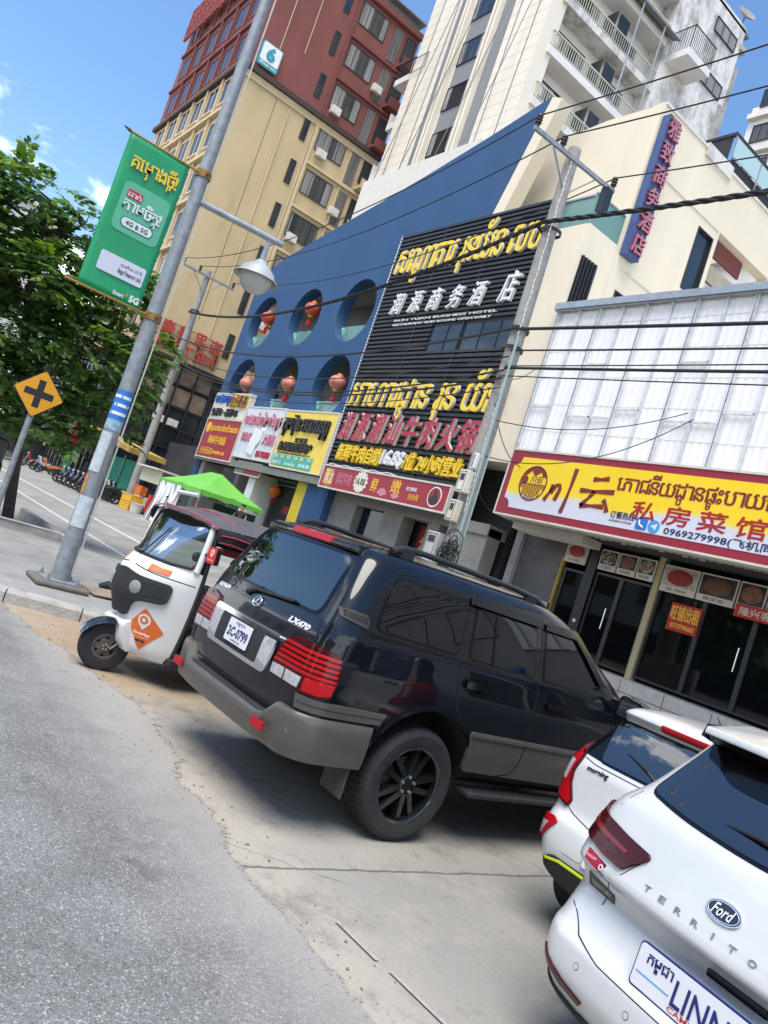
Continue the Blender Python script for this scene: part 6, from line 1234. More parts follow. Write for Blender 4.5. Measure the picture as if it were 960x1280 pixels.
for md in ('W', 'V'):
    ax = (0.5, 0.6); A = lambda x, y, z: (ang(x, y, ax), z)
    tl = [A(0.80, 0.25, 1.105), A(0.70, 0.19, 1.065), A(0.56, 0.15, 1.04), A(0.425, 0.13, 1.025), A(0.415, 0.13, 1.005), A(0.515, 0.13, 0.905), A(0.63, 0.14, 0.915), A(0.80, 0.22, 0.96), A(0.92, 0.36, 0.97), A(0.93, 0.45, 1.03), A(0.90, 0.40, 1.09)]
    o = panel('tail_lamp', H3, fillet(tl, 0.02), md, 0.016, 0.03, 'dark_red_lens', fo, axis=ax, maxlen=0.05)
    panel('lamp_bar', H3, [A(0.80, 0.24, 1.02), A(0.66, 0.16, 0.985), A(0.52, 0.13, 0.97), A(0.51, 0.13, 0.985), A(0.66, 0.16, 1.005), A(0.80, 0.24, 1.045)], md, 0.019, 0.004, M['lens_bar'], o, axis=ax, maxlen=0.06)
    panel('bumper_reflector', H3, fillet([A(0.74, 0.10, 0.435), A(0.72, 0.09, 0.40), A(0.60, 0.04, 0.345), A(0.47, 0.01, 0.335), A(0.45, 0.01, 0.36), A(0.58, 0.035, 0.375)], 0.01), md, 0.010, 0.02, 'dark_red_lens', fo, axis=ax, maxlen=0.05)
    panel('lower_cladding', H3, [A(0.92, 0.5, 0.34), A(0.80, 0.15, 0.335), A(0.66, 0.06, 0.30), A(0.4, 0.02, 0.27), A(0.4, 0.02, 0.215), A(0.8, 0.15, 0.215), A(0.92, 0.5, 0.22)], md, 0.014, 0.03, 'matte_black', fo, axis=ax)
panel('rear_cladding', H3, fillet([(-0.5, 0.215), (0.5, 0.215), (0.5, 0.29), (-0.5, 0.29)], 0.02), 'B', 0.016, 0.03, 'matte_black', fo)
F = surf_frame(H3, 0.0, 1.0); el = MB(); el.prism(F, circle(0, 0, 0.078, 40, 0.043), 0, 0.008); eo = el.build('oval_badge', 'chrome', fo); el = MB(); el.prism(F, circle(0, 0, 0.073, 40, 0.038), 0.008, 0.010); el.build('badge_field', M['badge_navy'], eo)
lettering('badge_script', 'Ford', F, -0.048, 0.048, -0.022, 0.024, 'plate_white', eo, 0.003, c0=0.010, shear=0.3, bold=0.012); el = MB(); ring = circle(0, 0, 0.068, 40, 0.034); el.tube([F.p(a, b_, 0.011) for a, b_ in ring + ring[:1]], 0.0013, 5, False); el.build('badge_ring', 'plate_white', eo)
for i, chx in enumerate('TERRITORY'):
    x = -0.345 + i * 0.0866; F = surf_frame(H3, x, 0.912); wd = 0.017 if chx != 'I' else 0.004; lettering('model_letter', chx, F, -wd, wd, -0.0125, 0.0125, M['steel'], fo, 0.005, bold=0.01)
F = Fr((0.02, -0.02, 0.655), (1, 0, 0), (0, 0.08, 1)); pl = MB(); pl.prism(F, rrect(-0.29, 0.29, -0.088, 0.088, 0.02), -0.006, 0.006); po = pl.build('number_plate', 'plate_blue', fo); pl = MB(); pl.prism(F, rrect(-0.284, 0.284, -0.082, 0.082, 0.017), 0.006, 0.008); pl.build('plate_face', 'plate_white', po)
lettering('plate_khmer', 'កម្ពុជា', F, -0.235, -0.105, 0.005, 0.062, 'plate_blue', po, 0.002, c0=0.008, bold=0.02); lettering('plate_name', 'LINNA', F, -0.085, 0.245, -0.05, 0.045, 'plate_blue', po, 0.003, c0=0.008, bold=0.01); lettering('plate_latin', 'CAMBODIA', F, -0.09, 0.15, -0.074, -0.054, 'red', po, 0.002, c0=0.008, bold=0.01)
pl = MB(); pl.fbox(F, -0.27, -0.10, -0.030, -0.025, 0.008, 0.0095); pl.build('plate_line', mat('plate_line', (0.08, 0.32, 0.62), 0.5), po)
pb = MB(); pb.box(-0.02, 0.25, 0.05, 0.10, 0.755, 0.785); pb.build('tailgate_handle', 'car_black', fo, bevel=0.008)
for pts in ([(-0.82, 0.66), (-0.70, 0.62), (-0.60, 0.565), (-0.42, 0.535), (0.42, 0.535), (0.60, 0.565), (0.70, 0.62), (0.82, 0.66)],): panel('tailgate_seam', H3, line_poly(pts, 0.005), 'B', 0.0012, 0.002, M['grey_seam'], fo)
for pts in ([(-0.69, 1.22), (-0.72, 1.13)], [(-0.405, 1.015), (-0.50, 0.895), (-0.60, 0.80), (-0.62, 0.70)], [(0.405, 1.015), (0.50, 0.895), (0.60, 0.80), (0.62, 0.70)]): panel('tailgate_seam', H3, line_poly(pts, 0.004), 'B', 0.0012, 0.002, M['grey_seam'], fo)
for x in (-0.52, -0.2, 0.2, 0.52): panel('parking_sensor', H3, circle(x, 0.47, 0.013, 16), 'B', 0.0015, 0.002, M['white_paint'], fo, 0.05); panel('sensor_ring', H3, circle(x, 0.47, 0.016, 16), 'B', 0.0008, 0.002, M['grey_seam'], fo, 0.05)
o = panel('sticker', H3, [(-0.745, 0.855), (-0.60, 0.835), (-0.60, 0.885), (-0.745, 0.905)], 'B', 0.003, 0.003, M['crimson'], fo); panel('sticker_black_half', H3, [(-0.645, 0.842), (-0.60, 0.836), (-0.60, 0.884), (-0.645, 0.890)], 'B', 0.004, 0.002, 'black', o)
F = surf_frame(H3, -0.70, 0.875); lettering('sticker_letters', 'PASSAPP', F, -0.035, 0.035, -0.006, 0.006, 'white', o, 0.002, c0=0.004, bold=0); F = surf_frame(H3, -0.622, 0.863); e_ = MB(); e_.lathe([(0.008, 0), (0.014, 0), (0.014, 0.002), (0.008, 0.002)], 16, Fr(F.p(0, 0, 0.004), F.r, F.u)); e_.build('sticker_mark', 'white', o)
o = panel('dealer_badge', H3, [(-0.74, 0.74), (-0.56, 0.735), (-0.56, 0.775), (-0.74, 0.80)], 'B', 0.004, 0.004, mat('badge_grey', (0.05, 0.048, 0.045), 0.3, var=0.3, vscale=30), fo); F = surf_frame(H3, -0.65, 0.762); lettering('badge_letters', 'TERRITORY', F, -0.07, 0.07, -0.010, 0.012, 'silver_text', o, 0.002, c0=0.004)
for md in ('R', 'L'): glass(H3, [(0.75, 1.25), (1.7, 1.22), (1.7, 1.55), (1.0, 1.56)], md, parent=fo); glass(H3, [(1.78, 1.22), (2.85, 1.20), (2.3, 1.53), (1.78, 1.55)], md, parent=fo)
wp = MB(); wp.tube([(0.10, 0.16, 1.215), (0.16, 0.17, 1.25), (0.14, 0.18, 1.27)], [0.03, 0.025, 0.012], 8); wp.tube([(0.15, 0.165, 1.265), (-0.02, 0.18, 1.285), (-0.22, 0.20, 1.27)], [0.010, 0.008, 0.005], 6); wp.build('rear_wiper', 'black', fo, smooth=50)

# ------------------------------------------------------------------ three-wheelers
CR = [(0.24, -0.14, 0.44), (0.30, -0.08, 0.48), (0.45, -0.05, 0.52), (0.65, 0.0, 0.55), (0.85, 0.06, 0.57), (1.02, 0.06, 0.58), (1.12, 0.0, 0.58), (1.18, -0.06, 0.575), (1.45, -0.22, 0.565), (1.66, -0.37, 0.54)]
cz = [r_[0] for r_ in CR]; cyf = pchip(cz, [r_[1] for r_ in CR]); cw = pchip(cz, [r_[2] for r_ in CR])
def cs(u, z, off=0.0):
    def P(u, z): return Vector((u * cw(z), -0.40 + (cyf(z) + 0.40) * (1 - abs(u) ** 2.4), z))
    p = P(u, z)
    if off:
        a = P(min(1, u + 0.01), z) - P(max(-1, u - 0.01), z); b_ = P(u, min(1.66, z + 0.01)) - P(u, max(0.24, z - 0.01)); n = a.cross(b_).normalized()
        if n.y < 0: n = -n
        p = p + n * off
    return p
def cpanel(name, poly, off, thick, m, parent, maxlen=0.06):
    bm = flat_fill(poly)
    for _ in range(6):
        es = [e for e in bm.edges if e.calc_length() > maxlen]
        if not es: break
        bmesh.ops.subdivide_edges(bm, edges=es, cuts=1); bmesh.ops.triangulate(bm, faces=[q for q in bm.faces if len(q.verts) > 3])
    bm.verts.index_update(); bm.verts.ensure_lookup_table(); A = [cs(max(-1, min(1, v.co.x)), v.co.y, off) for v in bm.verts]; B = [cs(max(-1, min(1, v.co.x)), v.co.y, off - thick if abs(off - thick) > 1e-6 else 1e-4) for v in bm.verts]; n = len(A)
    fs = [tuple(v.index for v in q.verts) for q in bm.faces]; bd = [tuple(v.index for v in e.verts) for e in bm.edges if len(e.link_faces) == 1]; bm.free()
    mb = MB(); mb.add(A + B, fs + [tuple(i + n for i in reversed(q)) for q in fs] + [(i, j, n + j, n + i) for i, j in bd]); return mb.build(name, m, parent, smooth=35, weld=False)
def grid_shell(z0, z1, nu=40, nz=20, th=0.02):
    mb = MB(); us = [-1 + 2 * i / nu for i in range(nu + 1)]; zs = [z0 + (z1 - z0) * j / nz for j in range(nz + 1)]
    for o_ in (1e-4, -th): mb.v += [tuple(cs(u, z, o_)) for u in us for z in zs]
    n = (nu + 1) * (nz + 1); w_ = nz + 1
    for i in range(nu):
        for j in range(nz):
            a = i * w_ + j; mb.f.append((a, a + w_, a + w_ + 1, a + 1)); mb.f.append((n + a, n + a + 1, n + a + w_ + 1, n + a + w_))
    for i in range(nu): a = i * w_; mb.f.append((a, n + a, n + a + w_, a + w_)); a += nz; mb.f.append((a, a + w_, n + a + w_, n + a))
    for j in range(nz): a = j; mb.f.append((a, a + 1, n + a + 1, n + a)); a = nu * w_ + j; mb.f.append((a, n + a, n + a + 1, a + 1))
    mb.mi = [0] * len(mb.f); return mb
def tuktuk(name, label, loc, rz, body, canvas, sticker, group=None):
    t = thing(name, label, 'tuk-tuk', loc, rz, group)
    grid_shell(0.24, 1.18).build('front_cowl', body, t, smooth=50)
    for md in (1, -1):
        z = [0.24 + (1.66 - 0.24) * i / 30 for i in range(31)]
        mb = MB(); mb.tube([cs(md * 1.0, q, 0.0) + Vector((md * 0.012, -0.012, 0)) for q in z], 0.022, 6); mb.build('door_edge', 'matte_black', t)
        mb = MB(); mb.tube([cs(md * 0.93, q, 0.002) for q in z[20:]], 0.035, 8); mb.build('windscreen_pillar', body, t, smooth=50)
    ws = MB(); us = [-0.9 + 1.8 * i / 24 for i in range(25)]; zs = [1.205 + (1.64 - 1.205) * j / 8 for j in range(9)]
    ws.add([cs(u, z, 0.004) for u in us for z in zs], [(i * 9 + j, (i + 1) * 9 + j, (i + 1) * 9 + j + 1, i * 9 + j + 1) for i in range(24) for j in range(8)]); wo_ = ws.build('windscreen', M['tuk_glass'], t, smooth=60)
    gk = MB(); loop = [(-0.9, 1.25), (-0.86, 1.205), (-0.6, 1.19), (0, 1.19), (0.6, 1.19), (0.86, 1.205), (0.9, 1.25), (0.9, 1.45), (0.88, 1.62), (0.6, 1.655), (0, 1.66), (-0.6, 1.655), (-0.88, 1.62), (-0.9, 1.45), (-0.9, 1.25)]
    fine = []
    for i in range(len(loop) - 1):
        for k in range(6): fine.append((loop[i][0] + (loop[i + 1][0] - loop[i][0]) * k / 6, loop[i][1] + (loop[i + 1][1] - loop[i][1]) * k / 6))
    fine.append(loop[-1]); gk.tube([cs(u, z, 0.006) for u, z in fine], 0.016, 6, False); gk.build('gasket', 'rubber', wo_)
    wp = MB(); wp.tube([cs(0.12, 1.17, 0.03), cs(0.0, 1.20, 0.03), cs(-0.05, 1.5, 0.02)], 0.008, 5); wp.build('wiper', 'black', t)
    for sx in (-1, 1):
        bz = fillet([(sx * 0.0 - 0.0, 1.03), (sx * 0.37, 1.0), (sx * 0.76, 1.0), (sx * 0.80, 0.97), (sx * 0.79, 0.83), (sx * 0.74, 0.80), (sx * 0.49, 0.78), (sx * 0.40, 0.755), (sx * 0.31, 0.70), (sx * 0.24, 0.60), (sx * 0.12, 0.585), (0, 0.60)], 0.03)
        o = cpanel('headlamp_surround', bz, 0.028, 0.04, 'step_pad', t); cpanel('surround_hollow', fillet([(sx * 0.45, 0.965), (sx * 0.74, 0.965), (sx * 0.74, 0.85), (sx * 0.47, 0.83)], 0.04), 0.032, 0.004, 'matte_black', o)
        p = cs(sx * 0.36, 0.885, 0.03); n = (cs(sx * 0.36, 0.885, 0.1) - p).normalized(); F = Fr(p, Vector((-n.y, n.x, 0)), (0, 0, 1)); hl = MB(); hl.lathe([(0, 0.012), (0.045, 0.01), (0.065, 0.0), (0, -0.01)], 24, F); hl.build('headlamp', M['lamp_grey'], o, smooth=50)
        cpanel('crease_line', line_poly([(sx * 0.1, 1.085), (sx * 0.5, 1.06), (sx * 0.97, 1.05)], 0.008), 0.0015, 0.001, 'seam', t)
        o = cpanel('indicator', fillet([(sx * 0.38, 1.135), (sx * 0.70, 1.13), (sx * 0.70, 1.075), (sx * 0.40, 1.075)], 0.012), 0.008, 0.01, 'amber_lens', t)
        if sx > 0: continue
        mm = MB(); mm.prism(Fr((sx * 0.70, -0.36, 1.40), (1, 0, 0), (0, 0, 1)), fillet([(-0.075, -0.085), (0.075, -0.085), (0.085, 0.07), (-0.06, 0.09)], 0.03), -0.03, 0.02)
        mo_ = mm.build('wing_mirror', 'black', t, bevel=0.012); mm = MB(); mm.tube([(sx * 0.56, -0.36, 1.38), (sx * 0.66, -0.35, 1.40)], 0.015, 6); mm.build('mirror_arm', 'black', mo_)
    if sticker:
        Fm = Fr((-0.70, -0.36, 1.40), (-1, 0, 0), (0, 0, 1)); mm = MB(); mm.prism(Fm, fillet([(-0.07, -0.08), (0.07, -0.08), (0.055, 0.085), (-0.08, 0.065)], 0.03), 0.03, 0.034); mo_ = mm.build('mirror_sticker', M['sticker_red'], t)
        mm = MB(); mm.lathe([(0.014, 0), (0.028, 0), (0.028, 0.003), (0.014, 0.003)], 20, Fr(Fm.p(0, 0.03, 0.034), Fm.r, Fm.u)); mm.prism(Fm, [(-0.022, 0.012), (0.022, 0.012), (0, -0.022)], 0.034, 0.037); mm.build('pin_mark', 'white', mo_)
        lettering('sticker_letters', 'DossApp', Fm, -0.045, 0.045, -0.055, -0.038, 'white', mo_, 0.003, c0=0.034)
        st = [(-0.57, 0.72), (-0.85, 0.53), (-0.60, 0.31), (-0.32, 0.53)]; o = cpanel('orange_sticker', fillet(st, 0.02), 0.004, 0.003, M['sticker_orange'], t, 0.03)
        mk = circle(-0.57, 0.605, 0.085, 20, 0.062); cpanel('pin_mark', [(-0.57, 0.51)] + [(-0.57 + 0.095 * math.cos(R_(a)), 0.605 + 0.062 * math.sin(R_(a))) for a in range(-40, 221, 20)], 0.0055, 0.001, 'white', o, 0.04)
        cpanel('pin_hole', circle(-0.57, 0.605, 0.062, 18, 0.040), 0.007, 0.001, M['sticker_orange'], o, 0.04); cpanel('pin_dot', circle(-0.57, 0.605, 0.028, 12, 0.018), 0.008, 0.001, 'white', o, 0.04)
        p0 = cs(-0.585, 0.468, 0.005); du = (cs(-0.70, 0.468, 0.005) - cs(-0.45, 0.468, 0.005)).normalized(); F = Fr(p0, -du if False else du * -1, (0, 0.02, 1))
        F = Fr(p0, (cs(-0.45, 0.468, 0.005) - cs(-0.70, 0.468, 0.005)) * -1, (0, 0, 1))
        lettering('brand_letters', 'DossApp', F, -0.085, 0.085, -0.014, 0.02, 'white', o, 0.004, c0=0.006, bold=0.02); lettering('tag_letters', 'Ride in the Best Way', F, -0.08, 0.08, -0.036, -0.024, 'white', o, 0.003, c0=0.006, bold=0)
        mm = MB(); [mm.fbox(F, -0.05 + 0.052 * k, -0.005 + 0.052 * k, -0.075, -0.055, 0.004, 0.008) for k in range(2)]; mm.build('store_tags', 'black', o)
    # front wheel with its mudguard
    wheel(t, 0, 0.02, 0.235, 0.235, 0.125, 0.125, 6, M['dusty_rim'], -1, R_(-16), 'single', M['dusty_rim'])
    mg = MB(); prof = []
    for a in range(20, 165, 6): prof.append((0.02 + math.cos(R_(a)) * 0.29, 0.235 + math.sin(R_(a)) * 0.285))
    for i, (yy, zz) in enumerate(prof):
        wv = 0.125 * (0.75 + 0.25 * math.sin(math.pi * i / (len(prof) - 1))); k = 5
        for j in range(7): u = -1 + j / 3; mg.v.append((u * wv, yy * (1 - 0.04 * u * u), 0.215 + (zz - 0.215) * (1 - 0.14 * u * u)))
    for i in range(len(prof) - 1):
        for j in range(6): a = i * 7 + j; mg.f.append((a, a + 1, a + 8, a + 7)); mg.mi.append(0)
    mg.build('mudguard', M['mudguard'], t, smooth=60, T=Matrix.Rotation(R_(-16), 4, 'Z'))
    fk = MB(); fk.tube([(0, -0.02, 0.22), (0.10, -0.06, 0.25), (0.08, -0.2, 0.55)], 0.025, 8); fk.tube([(-0.09, 0.0, 0.22), (-0.09, -0.14, 0.36)], 0.02, 8); fk.build('fork', 'dark_metal', t)
    gd = MB(); gd.prism(Fr((0, 0, 0), (0, 1, 0), (0, 0, 1)), fillet([(-0.12, 0.58), (0.02, 0.52), (-0.02, 0.34), (-0.10, 0.24), (-0.22, 0.3)], 0.04), -0.2, 0.2); gd.build('nose_guard', body, t, bevel=0.02, smooth=40)
    # floor, seats, roof, rear
    fl = MB(); fl.box(-0.55, 0.55, -2.4, -0.38, 0.24, 0.32); fl.box(-0.5, 0.5, -0.46, -0.40, 0.26, 1.0); fl.build('floor', 'matte_black', t, bevel=0.02)
    se = MB(); se.box(-0.3, 0.3, -1.05, -0.75, 0.32, 0.62); se.box(-0.3, 0.3, -1.12, -1.05, 0.6, 1.0); se.build('driver_seat', 'black', t, bevel=0.05)
    se = MB(); se.box(-0.55, 0.55, -2.2, -1.6, 0.35, 0.68); se.box(-0.55, 0.55, -2.3, -2.15, 0.66, 1.25); se.build('passenger_seat', M['seat_red'], t, bevel=0.05)
    hb = MB(); hb.tube([(-0.36, -0.5, 0.98), (-0.1, -0.42, 1.02), (0.1, -0.42, 1.02), (0.36, -0.5, 0.98)], 0.016, 8); hb.tube([(0, -0.42, 1.0), (0, -0.3, 0.6)], 0.03, 8); hb.sphere((-0.34, -0.42, 1.32), 0.05, 8); hb.build('handlebar', 'black', t)
    for sx in (-1, 1):
        bd_ = MB(); bd_.prism(Fr((sx * 0.62, 0, 0), (0, 1, 0), (0, 0, 1)), fillet([(-2.5, 0.32), (-1.15, 0.30), (-1.12, 0.62), (-1.4, 0.85), (-2.5, 0.9)], 0.08), -0.03, 0.03); bd_.build('side_panel', body, t, bevel=0.01)
        for y, z in ((-1.2, 0.3), (-2.4, 0.85)): bd_ = MB(); bd_.tube([(sx * 0.6, y, z), (sx * 0.58, y - 0.02, 1.6)], 0.018, 8); bd_.build('roof_post', 'matte_black', t)
        wheel(t, sx * 0.56, -2.0, 0.215, 0.215, 0.115, 0.115, 6, M['dusty_rim'], sx, 0, 'single', 'dark_metal')
    bk = MB(); bk.box(-0.60, 0.60, -2.53, -2.50, 0.95, 1.70); bk.build('rear_curtain', 'curtain_black', t, bevel=0.01)
    if not sticker: bk = MB(); bk.prism(Fr((0, -2.56, 1.3), (-1, 0, 0), (0, 0, 1)), [(-0.1, -0.15), (0.5, -0.18), (0.2, 0.2)], 0, 0.01); bk.build('orange_triangle', M['sticker_orange'], t)
    bk = MB(); bk.box(-0.62, 0.62, -2.56, -2.48, 0.32, 0.95); bk.build('rear_panel', body, t, bevel=0.02)
    rf = MB(); ny = 14; nx = 16
    for i in range(ny + 1):
        y = -0.26 - 2.3 * i / ny; wv = 0.57 + 0.05 * min(1, i / 3); hz = 1.655 + 0.02 * min(1, i / 2); cr_ = (0.05 + 0.085 * min(1, i / 3)) * (1 - 0.12 * (i % 5 == 2))
        if i == 0: hz = 1.635
        for j in range(nx + 1): u = -1 + 2 * j / nx; rf.v.append((u * wv, y - 0.10 * u * u * (i == 0), hz + cr_ * (1 - abs(u) ** 3) - 0.005 * math.sin(j * 2.1 + i)))
    for j in range(nx + 1): rf.v.append((rf.v[j][0] * 0.98, rf.v[j][1] - 0.03, rf.v[j][2] - 0.05))
    for i in range(ny):
        for j in range(nx): a = i * (nx + 1) + j; rf.f.append((a, a + 1, a + nx + 2, a + nx + 1)); rf.mi.append(0)
    ro = rf.build('canvas_roof', canvas, t, smooth=60)
    for sx in (-1, 1):
        va = MB(); n = 12
        for i in range(n + 1):
            y = -0.36 - 2.15 * i / n; d = 0.13 + 0.035 * math.sin(i * 1.7) + 0.06 * (i > 2)
            va.v += [(sx * 0.615, y, 1.665), (sx * 0.645, y, 1.665 - d * 0.5), (sx * (0.63 + 0.015 * math.sin(i * 2.3)), y, 1.665 - d)]
        va.f = [(i * 3 + k, i * 3 + 3 + k, i * 3 + 4 + k, i * 3 + 1 + k) for i in range(n) for k in range(2)]; va.mi = [0] * len(va.f); va.build('rolled_side_curtain', M['curtain_black'], t, smooth=60)
        for off, zz in ((0.65, 1.60), (0.648, 1.53)): pi = MB(); pi.tube([(sx * off, -0.40 - 2.1 * i / 14, zz + 0.012 * math.sin(i * 1.3) - 0.006 * i * (zz < 1.55)) for i in range(15)], 0.008, 6); pi.build('red_piping', M['piping'], ro)
        rl = MB(); rl.box(sx * 0.60, sx * 0.63, -2.45, -0.5, 1.42, 1.49); rl.build('side_rail', M['dark_rail'], t)
    for y0, zz in ((-0.27, 0.0), (-0.62, 0.012)):
        pi = MB(); pi.tube([(-0.615 + 1.23 * j / 24, y0 - (0.10 * (-1 + j / 12) ** 2 if zz == 0 else 0.04 * (-1 + j / 12) ** 2), 1.65 + zz + (0.07 + 0.05 * (zz > 0)) * (1 - abs(-1 + j / 12) ** 3)) for j in range(25)], 0.008, 6); pi.build('red_piping', M['piping'], ro)
    return t
M['lamp_grey'] = mat('lamp_grey', (0.25, 0.26, 0.26), 0.2, coat=0.5); M['sticker_orange'] = mat('sticker_orange', (0.72, 0.15, 0.02), 0.45, var=0.08); M['sticker_red'] = mat('sticker_red', (0.62, 0.035, 0.02), 0.45); M['dark_rail'] = mat('dark_red_rail', (0.10, 0.008, 0.012), 0.5); M['dusty_rim'] = mat('dusty_rim', (0.10, 0.085, 0.07), 0.7, 0.2, var=0.3, vscale=10); M['seat_red'] = mat('seat_red', (0.2, 0.02, 0.02), 0.6)
M['mudguard'] = mat('mudguard_blue_black', (0.012, 0.018, 0.026), 0.2, coat=0.8); M['tuk_glass'] = glassy('tuk_windscreen', (0.42, 0.50, 0.48), 0.05, 0.02, 0.55); M['canvas'] = mat('grey_canvas', (0.075, 0.075, 0.08), 0.8, var=0.18, vscale=4, bump=0.3, bscale=12); M['curtain_black'] = mat('curtain_black', (0.025, 0.025, 0.027), 0.7, var=0.4, vscale=5); M['piping'] = mat('red_piping', (0.42, 0.035, 0.065), 0.5); M['tuk_white'] = mat('tuk_white', (0.72, 0.72, 0.70), 0.35, var=0.05, vscale=2, coat=0.4, stain=0.25, sscale=2.5, stain_col=(0.42, 0.38, 0.32))
tuktuk('tuktuk', 'white three-wheeled tuk-tuk with an orange sticker and grey canvas roof beside the black car', (-7.53, 2.75, 0), R_(191), 'tuk_white', 'canvas', True)
tuktuk('tuktuk', 'black tuk-tuk half out of frame at the left edge behind the yellow cross sign', (-32.0, 4.75, 0.0), R_(86), 'car_black', 'curtain_black', False)
# ------------------------------------------------------------------ street lamp with its banner
PX, PY = -11.2, 3.15
lp = thing('street_lamp', 'galvanised street lamp post with a bell shaped lamp and pasted flyers by the kerb', 'street lamp', (PX, PY, 0.125)); lp['wc'] = 1
q = MB(); q.tube([(PX, PY, 0.16), (PX, PY, 11.5)], [0.127, 0.06], 12); q.build('post', 'galvanised', lp, smooth=50)
q = MB(); q.box(PX - 0.36, PX + 0.36, PY - 0.36, PY + 0.36, 0.125, 0.20); q.build('concrete_base', mat('mossy_base', (0.15, 0.14, 0.115), 0.95, var=0.3, stain=0.8, sscale=3, bump=0.5), lp, bevel=0.03)
q = MB(); q.box(PX - 0.25, PX + 0.25, PY - 0.25, PY + 0.25, 0.20, 0.222)
for sx in (-1, 1):
    for sy in (-1, 1): q.tube([(PX + sx * 0.2, PY + sy * 0.2, 0.2), (PX + sx * 0.2, PY + sy * 0.2, 0.30)], 0.018, 6); q.tube([(PX + sx * 0.2, PY + sy * 0.2, 0.222), (PX + sx * 0.2, PY + sy * 0.2, 0.255)], 0.034, 6)
q.build('base_plate', 'galvanised', lp)
def pr(z): return 0.127 + (0.06 - 0.127) * (z - 0.16) / 11.34
def wrap(name, z0, z1, a0, a1, m, off=0.004):
    mb = MB(); n = 14
    for i in range(n + 1):
        a = R_(a0 + (a1 - a0) * i / n)
        for z in (z0, z1): mb.v.append((PX + (pr(z) + off) * math.cos(a), PY + (pr(z) + off) * math.sin(a), z))
    mb.f = [(2 * i, 2 * i + 2, 2 * i + 3, 2 * i + 1) for i in range(n)]; mb.mi = [0] * n; return mb.build(name, m, lp, smooth=60)
M['paper'] = mat('flyer_paper', (0.62, 0.64, 0.66), 0.8, col2=(0.33, 0.40, 0.44), vscale=11); M['flyer_blue'] = mat('flyer_blue', (0.02, 0.17, 0.52), 0.6, var=0.1); M['flyer_pale'] = mat('flyer_pale', (0.5, 0.55, 0.58), 0.8, col2=(0.10, 0.28, 0.40), vscale=14)
VA = -15                                                            # side of the post that faces the street corner
wrap('blue_flyer', 2.55, 2.98, VA - 80, VA + 75, 'flyer_blue'); wrap('torn_flyer', 2.40, 2.60, VA - 85, VA + 60, 'flyer_pale', 0.003); wrap('torn_paper', 1.78, 2.36, VA - 95, VA + 10, 'paper', 0.003); wrap('white_flyer', 0.98, 1.42, VA - 60, VA + 40, 'paper'); wrap('red_flyer', 1.45, 1.72, VA - 95, VA - 45, mat('flyer_red', (0.45, 0.06, 0.03), 0.7, col2=(0.5, 0.4, 0.05), vscale=16)); wrap('grey_patch', 1.6, 2.3, VA + 20, VA + 80, mat('glue_patch', (0.30, 0.29, 0.28), 0.9, col2=(0.16, 0.15, 0.15), vscale=18), 0.002)
for k in range(3):
    mb = MB()
    for i in range(12):
        if rr.random() < 0.8:
            a = R_(VA - 62 + i * 10.5); z = 2.88 - k * 0.12; p = Vector((PX + (pr(z) + 0.006) * math.cos(a), PY + (pr(z) + 0.006) * math.sin(a), z)); F = Fr(p, (-math.sin(a), math.cos(a), 0), (0, 0, 1)); mb.fbox(F, -0.011, 0.011, -0.02, 0.025, 0, 0.001)
    mb.build('flyer_letters', 'white', lp)
q = MB(); q.tube([(PX, PY, 5.9), (PX + 0.12, PY + 1.42, 5.93)], 0.05, 10); q.build('lamp_arm', 'steel', lp, smooth=50)
q = MB(); lx, ly = PX + 0.10, PY + 1.2; q.tube([(lx, ly, 5.9), (lx, ly, 5.52)], [0.03, 0.045], 10); q.build('lamp_stem', 'steel', lp)
q = MB(); q.lathe([(0.0, 5.56), (0.07, 5.56), (0.10, 5.52), (0.16, 5.47), (0.25, 5.40), (0.275, 5.33), (0.345, 5.28), (0.348, 5.27), (0.27, 5.31), (0.24, 5.38), (0.15, 5.44), (0, 5.46)], 40, Fr((lx, ly, 0), (1, 0, 0), (0, 1, 0))); sh = q.build('lamp_shade', mat('lamp_shade', (0.36, 0.38, 0.37), 0.4, var=0.15), lp, smooth=40)
q = MB(); q.lathe([(0.255, 5.33), (0.25, 5.26), (0.21, 5.15), (0.13, 5.07), (0.0, 5.045)], 32, Fr((lx, ly, 0), (1, 0, 0), (0, 1, 0))); q.build('lamp_bowl', mat('lamp_bowl', (0.50, 0.51, 0.48), 0.3, coat=0.3), sh, smooth=60)
q = MB(); q.tube([(PX + 0.05, PY + 0.14, 0.3), (PX + 0.03, PY + 0.135, 5.9), (PX + 0.03, PY + 0.11, 10.5)], 0.012, 5); q.build('conduit_wire', 'pale_trim', lp)
bn = thing('banner', 'green mobile network banner with Khmer lettering hung on brass arms of the lamp post', 'banner', (PX, 2.5, 4.1)); bn['wc'] = 1
F = east(PX + 0.03); 
M['banner_green'] = mat('banner_green', (0.008, 0.30, 0.115), 0.5, var=0.10, vscale=1.5, bump=0.12, bscale=5)
q = MB(); ny_, nz_ = 12, 24
for i in range(ny_ + 1):
    for j in range(nz_ + 1): q.v.append(tuple(F.p(2.055 + 0.87 * i / ny_, 4.10 + 2.17 * j / nz_, 0.005 * math.sin(j * 0.55 + i * 0.35))))
q.f = [(i * (nz_ + 1) + j, (i + 1) * (nz_ + 1) + j, (i + 1) * (nz_ + 1) + j + 1, i * (nz_ + 1) + j + 1) for i in range(ny_) for j in range(nz_)]; q.mi = [0] * len(q.f)
cl_ = q.build('cloth', 'banner_green', bn, smooth=60)
mdf = cl_.modifiers.new('thick', 'SOLIDIFY'); mdf.thickness = 0.006
